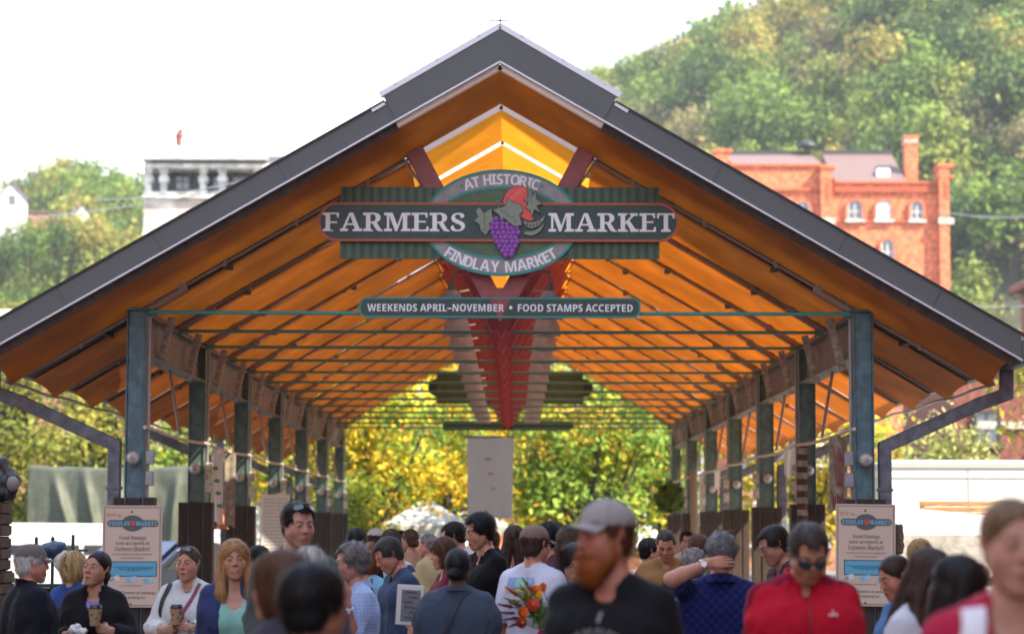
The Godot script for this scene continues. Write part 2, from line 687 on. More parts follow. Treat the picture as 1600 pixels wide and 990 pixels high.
func buildings() -> void:
	var brick := mat("orange red brick", Color(0.74, 0.20, 0.085), 0.85, {"tone": "strong", "scale": 0.25})
	var brick2 := mat("corbelled red brick", Color(0.64, 0.155, 0.065), 0.85, {"tone": "strong", "scale": 0.4})
	var brown := mat("brown red brick", Color(0.23, 0.07, 0.05), 0.85, {"tone": "strong", "scale": 0.5})
	var pink := mat("pale orange brick", Color(0.42, 0.19, 0.12), 0.85, {"tone": "strong", "scale": 0.3})
	var slate := mat("mottled slate", Color(0.18, 0.11, 0.10), 0.7, {"tone": "strong", "scale": 0.6})
	var stone := mat("pale stone", Color(0.6, 0.55, 0.48), 0.8, {"tone": "dirty", "scale": 0.5})
	var white := mat("white painted wood", Color(0.72, 0.72, 0.70), 0.6, {"tone": "dirty", "scale": 0.4})
	var plaster := mat("peeling pale plaster", Color(0.66, 0.58, 0.52), 0.85, {"tone": "dirty", "scale": 0.25})
	var greyblue := mat("dark grey blue paint", Color(0.12, 0.13, 0.16), 0.7, {"tone": "soft"})  # one even dark grey blue for loggia wall, frieze and doors
	var pane := mat("dark window pane", Color(0.05, 0.06, 0.08), 0.08, {"spec": 0.8})
	var blind := mat("white blind pane", Color(0.7, 0.72, 0.74), 0.15)
	var dark := mat("dark metal", Color(0.02, 0.02, 0.022), 0.5)

	# the old brewery under the hill
	var d := 170.0
	var t := thing("brick_brewery", "orange brick brewery with arched windows and chimneys below the wooded hill", "building", Vector3(at(1300, 0, d).x, 0, -d - 10))
	var g := Geo.new()
	var gy := 824.0 + 1.7 / d * FOCAL
	slab_at(g, 1060, 257, 1290, gy, d, 20)
	slab_at(g, 1290, 284.5, 1480, gy, d + 0.02, 20)
	wpart(t, "wall", g, brick)
	g = Geo.new()
	slab_at(g, 1060, 255, 1287, 259, d - 0.2, 0.6)
	slab_at(g, 1304, 282.5, 1470, 286, d - 0.2, 0.6)
	for k in 40:
		slab_at(g, 1306 + k * 4.1, 291, 1308.4 + k * 4.1, 297, d - 0.22, 0.3)
	slab_at(g, 1304, 297, 1470, 299, d - 0.24, 0.3)
	slab_at(g, 1060, 293, 1284, 297, d - 0.25, 0.4)
	slab_at(g, 1304, 344, 1470, 346.5, d - 0.15, 0.3)
	wpart(t, "cornice", g, brick2)
	for q in [[1283, 1305, 258], [1468, 1491, 256], [1118, 1143, 233]]:
		g = Geo.new()
		slab_at(g, q[0], q[2], q[1], gy, d - 0.6, 1.8)
		slab_at(g, q[0] - 1.5, q[2] - 1, q[1] + 1.5, q[2] + 4, d - 0.7, 2.0)
		slab_at(g, q[0] - 1, q[2] + 18, q[1] + 1, q[2] + 21, d - 0.66, 1.9)
		var pier := wpart(t, "pier", g, brick)
		g = Geo.new()
		slab_at(g, q[0] - 0.6, 340, q[1] + 0.6, 349.5, d - 0.68, 0.4)
		wpart(pier, "stone_block", g, stone)
		g = Geo.new()
		for k in 3:
			slab_at(g, q[0] + 7 + 3 * k, q[2] + 26, q[0] + 8.4 + 3 * k, q[2] + 55, d - 0.64, 0.3)
		wpart(pier, "brick_band", g, brick2)
	# roofs lean back
	for q in [[1143, 1287, 258, 240], [1305, 1418, 284, 239]]:
		g = Geo.new()
		var a := at(q[0], q[2], d + 0.3)
		var b := at(q[1], q[2], d + 0.3)
		var up := at(q[0], q[3], d + 7.0).y
		var y0 := a.y
		g.face([a, b, Vector3(b.x, up, b.z - 7), Vector3(a.x, up, a.z - 7)], Vector3(0, 1, 1))
		g.face([Vector3(b.x, up, b.z - 7), Vector3(a.x, up, a.z - 7), Vector3(a.x, y0, a.z - 14), Vector3(b.x, y0, b.z - 14)], Vector3(0, 1, -1))
		for e in [a, b]:
			g.face([e, Vector3(e.x, up, e.z - 7), Vector3(e.x, y0, e.z - 14)], Vector3(-1 if e == a else 1, 0, 0))
		var rf := wpart(t, "roof", g, slate)
		g = Geo.new()
		g.bar(Vector3(a.x, up + 0.1, a.z - 7), Vector3(b.x, up + 0.1, b.z - 7), 0.35, 0.3)
		wpart(rf, "ridge_cap", g, dark)
	g = Geo.new()
	slab_at(g, 1371, 263, 1391, 283, d + 1.6, 2.0)
	wpart(t, "skylight", g, blind)
	g = Geo.new()
	slab_at(g, 1415, 214, 1435, 284, d + 2.0, 1.2)
	slab_at(g, 1413.5, 211, 1436.5, 216, d + 1.9, 1.4)
	slab_at(g, 1414, 222, 1436, 226, d + 1.95, 1.3)
	var ch := wpart(t, "chimney", g, brick)
	g = Geo.new()
	slab_at(g, 1414.4, 217.5, 1435.6, 221.5, d + 1.93, 1.34)
	wpart(ch, "stone_band", g, stone)
	g = Geo.new()
	var vp := at(1262, 240, d + 7)
	g.tube([vp, vp + Vector3(0, 0.6, 0)], 0.3, 10)
	g.lathe([Vector2(0.35, 0.45), Vector2(0.75, 0.45), Vector2(0.6, 0.75), Vector2(0.2, 0.95), Vector2(0, 0.97)], 14, Transform3D(Basis.IDENTITY, vp))
	wpart(t, "roof_vent", g, dark)
	for q in [[1336, 328, 1.05, 1.4, pane], [1381, 328, 1.05, 1.4, blind], [1433, 329, 0.9, 1.35, pane], [1254, 330, 1.05, 1.4, pane], [1387, 392, 0.9, 1.7, pane], [1200, 330, 1.0, 1.4, pane]]:
		arched_window(t, q[0], q[1], q[2], q[3], d - 0.02, q[4], brick2, white)

	# the pale old building with a loggia on the left
	d = 110.0
	gy = 824.0 + 1.7 / d * FOCAL
	t = thing("loggia_building", "pale old building with white roof and columned top storey", "building", Vector3(at(340, 0, d).x, 0, -d - 6))
	g = Geo.new()
	slab_at(g, 224, 308, 460, gy, d, 12)
	wpart(t, "wall", g, plaster)
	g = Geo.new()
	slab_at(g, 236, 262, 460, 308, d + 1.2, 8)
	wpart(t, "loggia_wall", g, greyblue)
	g = Geo.new()
	slab_at(g, 221, 304, 460, 309, d - 0.25, 0.9)
	slab_at(g, 223, 299, 460, 302.5, d - 0.15, 0.4)
	for k in 24:
		slab_at(g, 226 + k * 9.5, 302, 229.5 + k * 9.5, 305, d - 0.1, 0.3)
	wpart(t, "balustrade", g, white)
	for x in [231.0, 255.0, 316.5, 346.5, 402.0]:
		g = Geo.new()
		slab_at(g, x - 4.5, 262, x + 4.5, 308, d, 0.35)
		slab_at(g, x - 7, 262, x + 7, 268, d - 0.15, 0.6)
		slab_at(g, x - 7.5, 274, x + 7.5, 285, d - 0.12, 0.55, 0.05)
		wpart(t, "column", g, white)
	g = Geo.new()
	slab_at(g, 224, 255, 460, 262.5, d - 0.4, 10)
	slab_at(g, 219, 240, 416, 248, d - 0.9, 11)
	slab_at(g, 226, 236, 380, 241, d + 0.4, 8)
	wpart(t, "cornice", g, white)
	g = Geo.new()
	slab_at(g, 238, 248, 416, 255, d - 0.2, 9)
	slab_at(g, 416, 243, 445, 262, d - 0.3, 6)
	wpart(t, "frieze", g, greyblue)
	for x in [285.0, 331.0, 374.0]:
		var c := at(x, 283, d + 1.2)
		square_window(t, c, 0.7, 0.9, pane, greyblue)
	g = Geo.new()
	var a0 := at(240, 236, d + 1.0)
	var b0 := at(400, 236, d + 1.0)
	var y1 := at(300, 222, d + 6).y
	g.face([a0, b0, Vector3(b0.x - 1.0, y1, b0.z - 5), Vector3(a0.x + 1.0, y1, a0.z - 5)], Vector3(0, 1, 1))
	g.face([a0, Vector3(a0.x + 1.0, y1, a0.z - 5), Vector3(a0.x, a0.y, a0.z - 10)], Vector3(-1, 0.3, 0))
	g.face([Vector3(b0.x - 1.0, y1, b0.z - 5), Vector3(a0.x + 1.0, y1, a0.z - 5), Vector3(a0.x, a0.y, a0.z - 10), Vector3(b0.x, b0.y, b0.z - 10)], Vector3(0, 1, -1))
	wpart(t, "roof", g, white)
	g = Geo.new()
	var cp := at(279, 218, d + 4)
	g.tube([cp - Vector3(0, 0.8, 0), cp + Vector3(0, 0.25, 0), cp + Vector3(0.1, 0.5, 0)], [0.13, 0.16, 0.1], 8)
	g.ball(cp + Vector3(0.02, 0.2, 0), Vector3(0.2, 0.22, 0.2), 8, 5)
	wpart(t, "chimney_pot", g, brown)

	# low building on the left with a long grey roof
	d = 100.0
	t = thing("low_brick_shed", "low brick shed with long pale grey roof at the picture's left edge", "building", Vector3(-24, 0, -d - 6))
	g = Geo.new()
	g.box(Vector3(-24, 4.7, -d - 6), Vector3(15, 9.4, 12))
	wpart(t, "wall", g, pink)
	g = Geo.new()
	g.face([Vector3(-31.7, 9.4, -d + 0.4), Vector3(-16.3, 9.4, -d + 0.4), Vector3(-16.3, 11.2, -d - 6), Vector3(-31.7, 11.2, -d - 6)], Vector3(0, 1, 1))
	g.face([Vector3(-31.7, 9.4, -d - 12.4), Vector3(-16.3, 9.4, -d - 12.4), Vector3(-16.3, 11.2, -d - 6), Vector3(-31.7, 11.2, -d - 6)], Vector3(0, 1, -1))
	g.face([Vector3(-16.3, 9.4, -d + 0.4), Vector3(-16.3, 9.4, -d - 12.4), Vector3(-16.3, 11.2, -d - 6)], Vector3(1, 0, 0))
	wpart(t, "roof", g, mat("pale grey roofing", Color(0.42, 0.42, 0.41), 0.8, {"tone": "soft"}))
	for k in 5:
		square_window(t, Vector3(-30 + 3.0 * k, 5.5, -d), 1.0, 1.6, pane, white)

	# brown brick house on the right behind the truck
	d = 75.0
	t = thing("brown_brick_house", "brown brick house with a dark window behind the white truck", "building", Vector3(19, 0, -d - 5))
	g = Geo.new()
	g.box(Vector3(18.4, 3.6, -d - 5), Vector3(9.2, 7.2, 10))
	wpart(t, "wall", g, brown)
	g = Geo.new()
	g.cbox(Vector3(18.4, 7.25, -d - 5), Vector3(9.6, 0.3, 10.4), 0.03)
	g.cbox(Vector3(18.4, 6.7, -d + 0.06), Vector3(9.24, 0.18, 0.2), 0.02)
	wpart(t, "cornice", g, mat("brown cornice paint", Color(0.13, 0.06, 0.05), 0.7))
	square_window(t, Vector3(at(1542, 668, d).x, at(1542, 668, d).y, -d), 0.75, 0.95, pane, dark)
	square_window(t, Vector3(at(1640, 668, d).x, at(1542, 668, d).y, -d), 0.75, 0.95, pane, dark)
	g = Geo.new()
	g.bar(Vector3(14.5, 4.9, -d + 0.05), Vector3(22.5, 4.9, -d + 0.05), 0.1, 0.22)
	wpart(t, "stone_course", g, stone)
	d = 95.0
	t = thing("tall_brick_house", "tall dark red brick house at the picture's right edge", "building", Vector3(26.2, 0, -d - 4))
	g = Geo.new()
	g.box(Vector3(26.05, 6.0, -d - 4), Vector3(8.5, 12.0, 8))
	wpart(t, "wall", g, brown)
	g = Geo.new()
	g.face([Vector3(21.45, 11.9, -d + 0.4), Vector3(30.75, 11.9, -d + 0.4), Vector3(30.75, 14.4, -d - 4), Vector3(24.05, 14.4, -d - 4)], Vector3(0, 1, 1))
	g.face([Vector3(21.45, 11.9, -d + 0.4), Vector3(24.05, 14.4, -d - 4), Vector3(21.45, 11.9, -d - 8.4)], Vector3(-1, 1, 0))
	wpart(t, "roof", g, mat("dark brown shingle", Color(0.09, 0.05, 0.045), 0.8, {"tone": "strong"}))
	g = Geo.new()
	g.cbox(Vector3(26.05, 11.9, -d - 4), Vector3(9.3, 0.35, 8.9), 0.05)
	wpart(t, "eaves", g, brown)
	for k in 3:
		square_window(t, Vector3(23.35 + 2.4 * k, 9.4, -d), 0.9, 1.6, pane, dark)

	# brick terrace beyond the trees at the far end of the street
	d = 98.0
	for k in 5:
		var x0 := -9.4 + 4.6 * k
		var hgt: float = [8.6, 9.6, 8.9, 10.2, 9.0][k]
		var lab := ["pale orange brick house left end of the far terrace", "second brick house of the far terrace from its left end", "middle brick house of the far terrace", "tallest brick house of the far terrace", "brick house at the right end of the far terrace"]
		t = thing("terrace_house", lab[k], "house", Vector3(x0 + 2.3, 0, -d - 5), 0, "terrace beyond the trees")
		g = Geo.new()
		g.box(Vector3(x0 + 2.3, hgt / 2, -d - 5), Vector3(4.58, hgt, 10))
		wpart(t, "wall", g, [pink, brick, pink, brown, pink][k])
		g = Geo.new()
		g.cbox(Vector3(x0 + 2.3, hgt + 0.15, -d - 4.9), Vector3(4.56, 0.4, 10.5), 0.05)
		wpart(t, "cornice", g, white)
		for w in 2:
			for fl in 3:
				square_window(t, Vector3(x0 + 1.25 + 2.1 * w, 1.9 + 2.8 * fl, -d), 0.95, 1.6, blind if (w + fl + k) % 3 == 0 else pane, white)
		g = Geo.new()
		g.cbox(Vector3(x0 + 2.3, 1.1, -d + 0.05), Vector3(0.9, 2.2, 0.1), 0.02)
		wpart(t, "door", g, greyblue)

	# white cottages on the left hill
	var proto: Node3D
	for q in [[18, 318, 250, "white gabled cottage among the trees at the picture's left edge"], [128, 322, 262, "white cottage behind trees on the left hill"]]:
		var b := at(q[0], q[1], q[2])
		if proto:
			another(proto, b - Vector3(0, 2.6, 0), 0.5, q[3], 0.5)
			continue
		t = thing("hill_cottage", q[3], "house", b - Vector3(0, 3, 0), 0.25, "cottages on the left hill")
		proto = t
		g = Geo.new()
		g.extrude(PackedVector2Array([Vector2(-1.6, -2), Vector2(1.6, -2), Vector2(1.6, 3.6), Vector2(0, 5.3), Vector2(-1.6, 3.6)]), 5.0, Transform3D(Basis.IDENTITY, Vector3(0, 0, -2.5)))
		part(t, "wall", g, white)
		g = Geo.new()
		for s in [-1.0, 1.0]:
			g.bar(Vector3(0, 5.4, -2.4), Vector3(s * 1.9, 3.4, -2.4), 5.4, 0.12, Vector3(s * 0.7, 1, 0).normalized())
		g.box(Vector3(3.4, 2.4, -3), Vector3(3.6, 0.15, 4))
		part(t, "roof", g, slate)
		g = Geo.new()
		g.box(Vector3(3.4, 0.3, -3), Vector3(3.2, 4.2, 3.6))
		part(t, "side_wing", g, pink)
		g = Geo.new()
		g.box(Vector3(0, 3.4, 0.03), Vector3(0.7, 1.0, 0.05))
		part(t, "window", g, pane)

	# unseen hall, added and sized to shade the gable and the crowd
	t = thing("added_shade_hall", "unseen brick hall added on the right to shade street and gable", "building", Vector3(14.5, 0, 6))
	g = Geo.new()
	g.box(Vector3(14.5, 9.75, 5.2), Vector3(13, 19.5, 50))
	g.box(Vector3(14.5, 4.75, -21.2), Vector3(12.9, 9.5, 2.8))  # low wing, shaped to shade the right eave yet leave the ridge lit
	wpart(t, "wall", g, brick)
	g = Geo.new()
	g.cbox(Vector3(14.5, 19.6, 5.2), Vector3(13.4, 0.4, 50.4), 0.05)
	wpart(t, "cornice", g, stone)
	for k in 10:
		square_window(t, Vector3(8.0, 4.0, 27 - 5.0 * k), 2.2, 3.2, pane, white, 2, Basis(Vector3.UP, -PI / 2))

	# unseen house row, added on the left to darken crowd and gable
	for q in [[Vector3(-17, 7.5, 3), Vector3(10, 15, 48), PI / 2, "unseen row of brick houses added on the left to dim the crowd", 9, 24.0]]:
		t = thing("added_street_row", q[3], "building", Vector3(q[0].x, 0, q[0].z), 0, "houses added to dim the crowd")
		g = Geo.new()
		g.box(q[0], q[1])
		wpart(t, "wall", g, brown)
		g = Geo.new()
		g.cbox(q[0] + Vector3(0, q[1].y / 2 + 0.1, 0), Vector3(q[1].x + 0.5, 0.4, q[1].z + 0.5), 0.05)
		wpart(t, "cornice", g, stone)
		var wb := Basis(Vector3.UP, q[2])
		for k in q[4]:
			for fl in 3:
				var u: float = (k + 0.5) / q[4] - 0.5
				var face: Vector3 = q[0] + wb * Vector3(u * 2 * q[5] * 0.92, 0, (q[1].x if q[2] < 2.0 else q[1].z) / 2)
				square_window(t, Vector3(face.x, 2.6 + 4.0 * fl, face.z), 1.3, 2.2, pane, white, 1, wb)

	# antenna mast, faint above the left slope of the roof
	d = 420.0
	var base := at(640, 180, d)
	t = thing("antenna_mast", "thin far lattice antenna mast left of the roof peak", "mast", Vector3(base.x, 20, base.z))
	g = Geo.new()
	var foot := Vector3(base.x, 10, base.z)
	var top := at(640, -40, d)
	for k in 3:
		var o := Vector3(cos(TAU * k / 3), 0, sin(TAU * k / 3)) * 0.35
		g.tube([foot + o, top + o], 0.11, 4)
	var y := foot.y
	var k2 := 0
	while y < top.y:
		for k in 3:
			var o1 := Vector3(cos(TAU * k / 3), 0, sin(TAU * k / 3)) * 0.35
			var o2 := Vector3(cos(TAU * (k + 1) / 3), 0, sin(TAU * (k + 1) / 3)) * 0.35
			g.tube([Vector3(foot.x, y, foot.z) + o1, Vector3(foot.x, y + 1.4, foot.z) + o2], 0.06, 4, false)
		y += 1.4
	var steel := mat("pale mast steel", Color(0.2, 0.21, 0.24), 0.5)
	wpart(t, "lattice", g, steel)
	g = Geo.new()
	g.bar(at(616, 69, d), at(638, 60, d), 0.8, 0.55)
	g.tube([at(638, 60, d), at(640, 62, d)], 0.12, 6)
	wpart(t, "dish_arm", g, steel)

	# overhead wires
	var wm := mat("overhead wire", Color(0.25, 0.28, 0.28), 0.6)
	var runs := [[[150, 312, 120], [470, 262, 70], "upper overhead wire crossing the loggia building"], [[-40, 345, 120], [470, 275, 70], "lower overhead wire crossing the left hill"], [[1470, 330, 150], [1680, 334, 90], "overhead wire before the hill right of the brewery"], [[1455, 470, 140], [1680, 472, 80], "low overhead wire at the right edge above the roof"]]
	for r in runs:
		var a := at(r[0][0], r[0][1], r[0][2])
		var b := at(r[1][0], r[1][1], r[1][2])
		g = Geo.new()
		var pts := []
		for k in 9:
			pts.append(a.lerp(b, k / 8.0) - Vector3(0, 0.25 * sin(PI * k / 8.0), 0))
		g.tube(pts, 0.025, 5)
		tag(part(self, "overhead_wire", g, wm), r[2], "wire")


# ---------------------------------------------------------------- trees
# a tree with tapered trunk, limbs and a crown of leaves gathered in clumps; pal: linear leaf colours
func make_tree(called: String, label: String, hgt: float, rad: float, low: float, leaf: float, count: int, pal: Array, group := "", drop := 0.0, clumps := 34, gather := 0.52) -> Node3D:
	var t := thing(called, label, "tree", Vector3.ZERO, 0, group)
	var bark := mat("grey brown bark", Color(0.09, 0.07, 0.055), 0.95, {"tone": "strong", "scale": 2.0, "world": false})
	var leaves := mat("leaf", Color(1, 1, 1), 0.6, {"vertex": true, "backlight": 0.7, "spec": 0.3})
	var g := Geo.new()
	var tr := hgt * 0.026
	var bend := Vector3(rng.randf_range(-0.3, 0.3), 0, rng.randf_range(-0.3, 0.3))
	g.tube([Vector3.ZERO, Vector3(0, low * 0.6, 0) + bend * 0.4, Vector3(0, low + (hgt - low) * 0.35, 0) + bend], [tr * 1.25, tr, tr * 0.6], 8)
	var trunk := part(t, "trunk", g, bark)
	g = Geo.new()
	var centre := Vector3(0, (low + hgt) / 2, 0)
	var cs := []
	for k in clumps:
		var u := rng.randf_range(-1, 1)
		var a := rng.randf() * TAU
		var rr := pow(rng.randf(), 0.45)
		var dir := Vector3(sqrt(1 - u * u) * cos(a), u, sqrt(1 - u * u) * sin(a))
		var wide := 1.0 - 0.25 * maxf(0, dir.y)
		cs.append(centre + dir * rr * Vector3(rad * wide, (hgt - low) / 2, rad * wide) * rng.randf_range(0.72, 1.04))
	var fork := Vector3(0, low + (hgt - low) * 0.1, 0) + bend * 0.8
	for k in mini(clumps, 16):
		var c: Vector3 = cs[k]
		var m := fork.lerp(c, 0.5) + Vector3(0, -0.06 * hgt * rng.randf(), 0)
		g.tube([fork + Vector3(0, rng.randf() * (hgt - low) * 0.2, 0), m, c], [tr * 0.45, tr * 0.28, tr * 0.08], 5, false)
	part(t, "limb", g, bark)
	g = Geo.new()
	var per := count / clumps
	var cr := rad * 1.55 / sqrt(clumps / 4.0)
	for c in cs:
		var hue: Color = pal[rng.randi() % pal.size()]
		var shade := rng.randf_range(0.55, 1.25)
		for k in per:
			var o := Vector3(rng.randfn(), rng.randfn() * 0.72, rng.randfn()) * cr * gather
			var p: Vector3 = c + o
			p.y -= drop * o.length()
			var nn := (Vector3(rng.randfn(), rng.randfn() + 0.8, rng.randfn()) * 0.7 + o.normalized()).normalized()
			var x := nn.cross(Vector3(rng.randfn(), rng.randfn(), rng.randfn())).normalized()
			var y := nn.cross(x)
			var l := leaf * rng.randf_range(0.6, 1.3)
			var w := l * rng.randf_range(0.38, 0.6)
			var col := hue.lerp(pal[rng.randi() % pal.size()], 0.18) * shade * rng.randf_range(0.75, 1.3)
			col.a = 1.0
			var s := g.v.size()
			g.v.append_array([p - y * l * 0.5, p + x * w * 0.5 - nn * l * 0.08, p + y * l * 0.5, p - x * w * 0.5 - nn * l * 0.08])
			var n1 := (nn + o.normalized() * 0.5).normalized()
			g.n.append_array([n1, n1, n1, n1])
			g.c.append_array([col, col, col, col])
			g.uv.append_array([Vector2.ZERO, Vector2.ZERO, Vector2.ZERO, Vector2.ZERO])
			g.i.append_array([s, s + 2, s + 1, s, s + 3, s + 2])
	part(t, "crown", g, leaves)
	return t


func trees() -> void:
	var yg := [Color(0.459, 0.404, 0.024), Color(0.262, 0.353, 0.038), Color(0.558, 0.413, 0.019), Color(0.164, 0.275, 0.043), Color(0.476, 0.292, 0.019)]
	var gg := [Color(0.180, 0.301, 0.048), Color(0.246, 0.361, 0.057), Color(0.115, 0.215, 0.038), Color(0.377, 0.378, 0.028), Color(0.426, 0.284, 0.028)]
	var hill_pals := [
		[Color(0.112, 0.187, 0.033), Color(0.146, 0.225, 0.038), Color(0.090, 0.150, 0.033)],
		[Color(0.190, 0.250, 0.043), Color(0.246, 0.275, 0.054), Color(0.146, 0.212, 0.038)],
		[Color(0.067, 0.119, 0.033), Color(0.090, 0.150, 0.033), Color(0.056, 0.100, 0.027)],
		[Color(0.291, 0.288, 0.065), Color(0.224, 0.250, 0.054), Color(0.314, 0.250, 0.065)],
		[Color(0.224, 0.187, 0.097), Color(0.246, 0.212, 0.086), Color(0.179, 0.175, 0.076)],
	]
	var kinds := ["mid green tree on the wooded hill", "light green tree on the wooded hill", "dark green tree on the wooded hill", "yellowing tree on the wooded hill", "brownish thinning tree on the wooded hill"]
	var protos := []
	for k in 5:
		for v in 2:
			var t := make_tree("hill_tree", kinds[k], 9.5, 3.7, 1.2, 0.75, 1500 if k < 4 else 900, hill_pals[k], "trees on the hills", 0.0, 30)
			protos.append(t)
			t.position = hill_right(1850 + 60 * (2 * k + v), 0.9)
	var rows := 15
	for r in rows:
		var b := 0.16 + 0.86 * r / (rows - 1.0)
		var px := 880.0 + rng.randf_range(0, 30)
		while px < 1660:
			var p := hill_right(px + rng.randf_range(-12, 12), minf(b + rng.randf_range(-0.03, 0.03), 1.0))
			var f := rng.randf()
			var far_right := clampf((px - 1300) / 300, 0, 1)
			var k := 0 if f < 0.28 else 1 if f < 0.56 - 0.12 * far_right else 2 if f < 0.7 + 0.12 * far_right else 3 if f < 0.9 else 4
			var where: String = ["at the hill's foot", "low on the slope", "half way up the slope", "high on the slope", "on the hill's crest"][clampi(r / 3, 0, 4)] + (" left of the brewery" if px < 1120 else " above the brewery" if px < 1480 else " by the right edge")
			another(protos[k * 2 + rng.randi() % 2], p - Vector3(0, 0.6, 0), rng.randf() * TAU, kinds[k].replace("on the wooded hill", where), rng.randf_range(0.6, 1.4))
			px += rng.randf_range(46, 66) * lerpf(1.35, 0.95, b)
	rows = 9
	for r in rows:
		var b := 0.12 + 0.88 * r / (rows - 1.0)
		var px := -230.0 + rng.randf_range(0, 30)
		while px < 460:
			var p := hill_left(px + rng.randf_range(-12, 12), minf(b + rng.randf_range(-0.03, 0.03), 1.0))
			var f := rng.randf()
			var k := 0 if f < 0.34 else 1 if f < 0.6 else 2 if f < 0.75 else 3
			var o := another(protos[k * 2 + rng.randi() % 2], p - Vector3(0, 0.6, 0), rng.randf() * TAU, kinds[k].replace("the wooded hill", "the left hill" + ["'s foot", "'s lower slope", "'s upper slope", "'s crest"][clampi(r / 2 - 1 if r > 1 else 0, 0, 3)]), (rng.randf_range(0.65, 1.05) if r < 7 else rng.randf_range(0.85, 0.98)))
			px += (rng.randf_range(58, 84) if px > 240 else rng.randf_range(44, 60)) * (1.0 if r < 7 else 0.72)

	for q in [[908, 118, 372], [922, 112, 376], [938, 106, 380], [960, 98, 384], [985, 88, 386], [1010, 78, 388]]:
		var w := at(q[0], q[1], q[2])
		another(protos[int(q[0]) % 4], w - Vector3(0, 6.6, 0), q[0] * 1.0, "small tree at the hill's left end beside the roof peak", 0.8)
	for q in [[12, 372, 232], [48, 356, 236], [85, 352, 240], [118, 350, 244], [150, 352, 246]]:
		var w := at(q[0], q[1], q[2])
		another(protos[int(q[0]) % 8], w - Vector3(0, 4.0, 0), q[0] * 1.0, "tree before the left hill cottages, " + {12: "leftmost", 48: "second from left", 85: "middle", 118: "fourth from left", 150: "rightmost"}[q[0]] + " of five", 0.55)
	# the trees round the far end of the street
	var near := make_tree("street_tree", "bright yellow green tree beyond the far left post", 7.6, 3.0, 0.7, 0.24, 6600, yg, "", 0.1, 60, 0.40)
	near.position = Vector3(at(590, 0, 62).x, 0, -62)
	var two := make_tree("street_tree", "yellow leaved tree behind the hanging grey banner", 7.4, 2.8, 0.8, 0.24, 6000, [yg[0], yg[2], yg[1], yg[3], yg[4]], "", 0.1, 60, 0.40)
	two.position = Vector3(at(700, 0, 69).x, 0, -69)
	var three := make_tree("street_tree", "green tree right of the hanging grey banner", 7.0, 2.8, 0.7, 0.24, 6400, gg, "", 0.1, 60, 0.40)
	three.position = Vector3(at(915, 0, 64).x, 0, -64)
	another(three, Vector3(at(1035, 0, 72).x, 0, -72), 1.3, "green tree beyond the far right post", 1.05)
	another(near, Vector3(at(820, 0, 80).x, 0, -80), 2.1, "farthest yellow green tree before the brick terrace", 1.0)
	another(two, Vector3(at(500, 0, 74).x, 0, -74), 2.6, "yellow leaved tree left of the far gable", 1.0)
	var olive := make_tree("street_tree", "olive green tree left of the tarpaulin truck", 6.6, 2.7, 0.8, 0.24, 7600, [Color(0.11, 0.13, 0.025), Color(0.16, 0.18, 0.03), Color(0.075, 0.095, 0.02), Color(0.22, 0.2, 0.035)], "", 0.1, 60, 0.40)
	olive.position = Vector3(at(30, 0, 66).x, 0, -66)
	another(olive, Vector3(at(150, 0, 70).x, 0, -70), 3.2, "green tree behind the tarpaulin truck", 0.95)
	another(three, Vector3(at(280, 0, 76).x, 0, -76), 5.2, "green tree behind the second left post", 0.95)
	var pale := make_tree("street_tree", "pale green feathery tree before the brown brick house", 4.6, 1.7, 1.2, 0.2, 3600, [Color(0.3, 0.32, 0.1), Color(0.36, 0.34, 0.12), Color(0.22, 0.26, 0.07)], "", 0.2, 40)
	pale.position = Vector3(at(1460, 0, 60).x, 0, -60)
	another(near, Vector3(at(1245, 0, 66).x, 0, -66), 1.0, "yellow green tree seen between the right posts", 0.9)
	var twig := make_tree("street_tree", "tree whose yellowing branch hangs at the right edge", 5.6, 1.5, 3.2, 0.22, 900, [Color(0.4, 0.28, 0.03), Color(0.2, 0.24, 0.04)], "", 0.3, 18)
	twig.position = Vector3(at(1655, 0, 47).x, 0, -47)
	var bush := make_tree("bush", "tall yellow green bush beside the far left post", 3.3, 1.15, 0.25, 0.16, 4200, [Color(0.28, 0.33, 0.03), Color(0.2, 0.28, 0.03), Color(0.36, 0.36, 0.05)], "", 0.1, 40)
	bush.position = Vector3(at(545, 0, 57).x, 0, -57)
	bush.set_meta("category", "bush")
	var low := make_tree("bush", "low orange and yellow bushes on the roofline at far left", 2.4, 1.6, 0.2, 0.2, 1500, [Color(0.4, 0.26, 0.06), Color(0.3, 0.28, 0.06)], "", 0.0, 24)
	low.set_meta("category", "bush")
	low.position = Vector3(at(30, 0, 116).x, 9.9, -116)
	low.set_meta("label", "yellow bush above the grey shed roof nearest the left edge")
	another(low, Vector3(at(95, 0, 116).x, 9.9, -116), 1.0, "yellow bush above the grey shed roof beside the gable's slope", 1.0)


# ---------------------------------------------------------------- vehicles
func wheel_on(t: Node3D, c: Vector3, r: float, out: float, along := Vector3.RIGHT) -> void:
	var tyre := mat("black tyre", Color(0.02, 0.02, 0.02), 0.85)
	var rimm := mat("alloy rim", Color(0.45, 0.45, 0.47), 0.35, {"metal": 0.6})
	var ax := along.cross(Vector3.UP).normalized() * out
	var b := Basis(Quaternion(Vector3.UP, ax))
	var g := Geo.new()
	g.lathe([Vector2(r * 0.62, -0.09), Vector2(r * 0.95, -0.1), Vector2(r, -0.07), Vector2(r, 0.07), Vector2(r * 0.95, 0.1), Vector2(r * 0.62, 0.09)], 20, Transform3D(b, c))
	var w := part(t, "wheel", g, tyre)
	g = Geo.new()
	g.lathe([Vector2(0, 0.06), Vector2(r * 0.2, 0.075), Vector2(r * 0.55, 0.05), Vector2(r * 0.63, 0.09), Vector2(r * 0.63, -0.05), Vector2(0, -0.05)], 20, Transform3D(b, c))
	part(w, "rim", g, rimm)


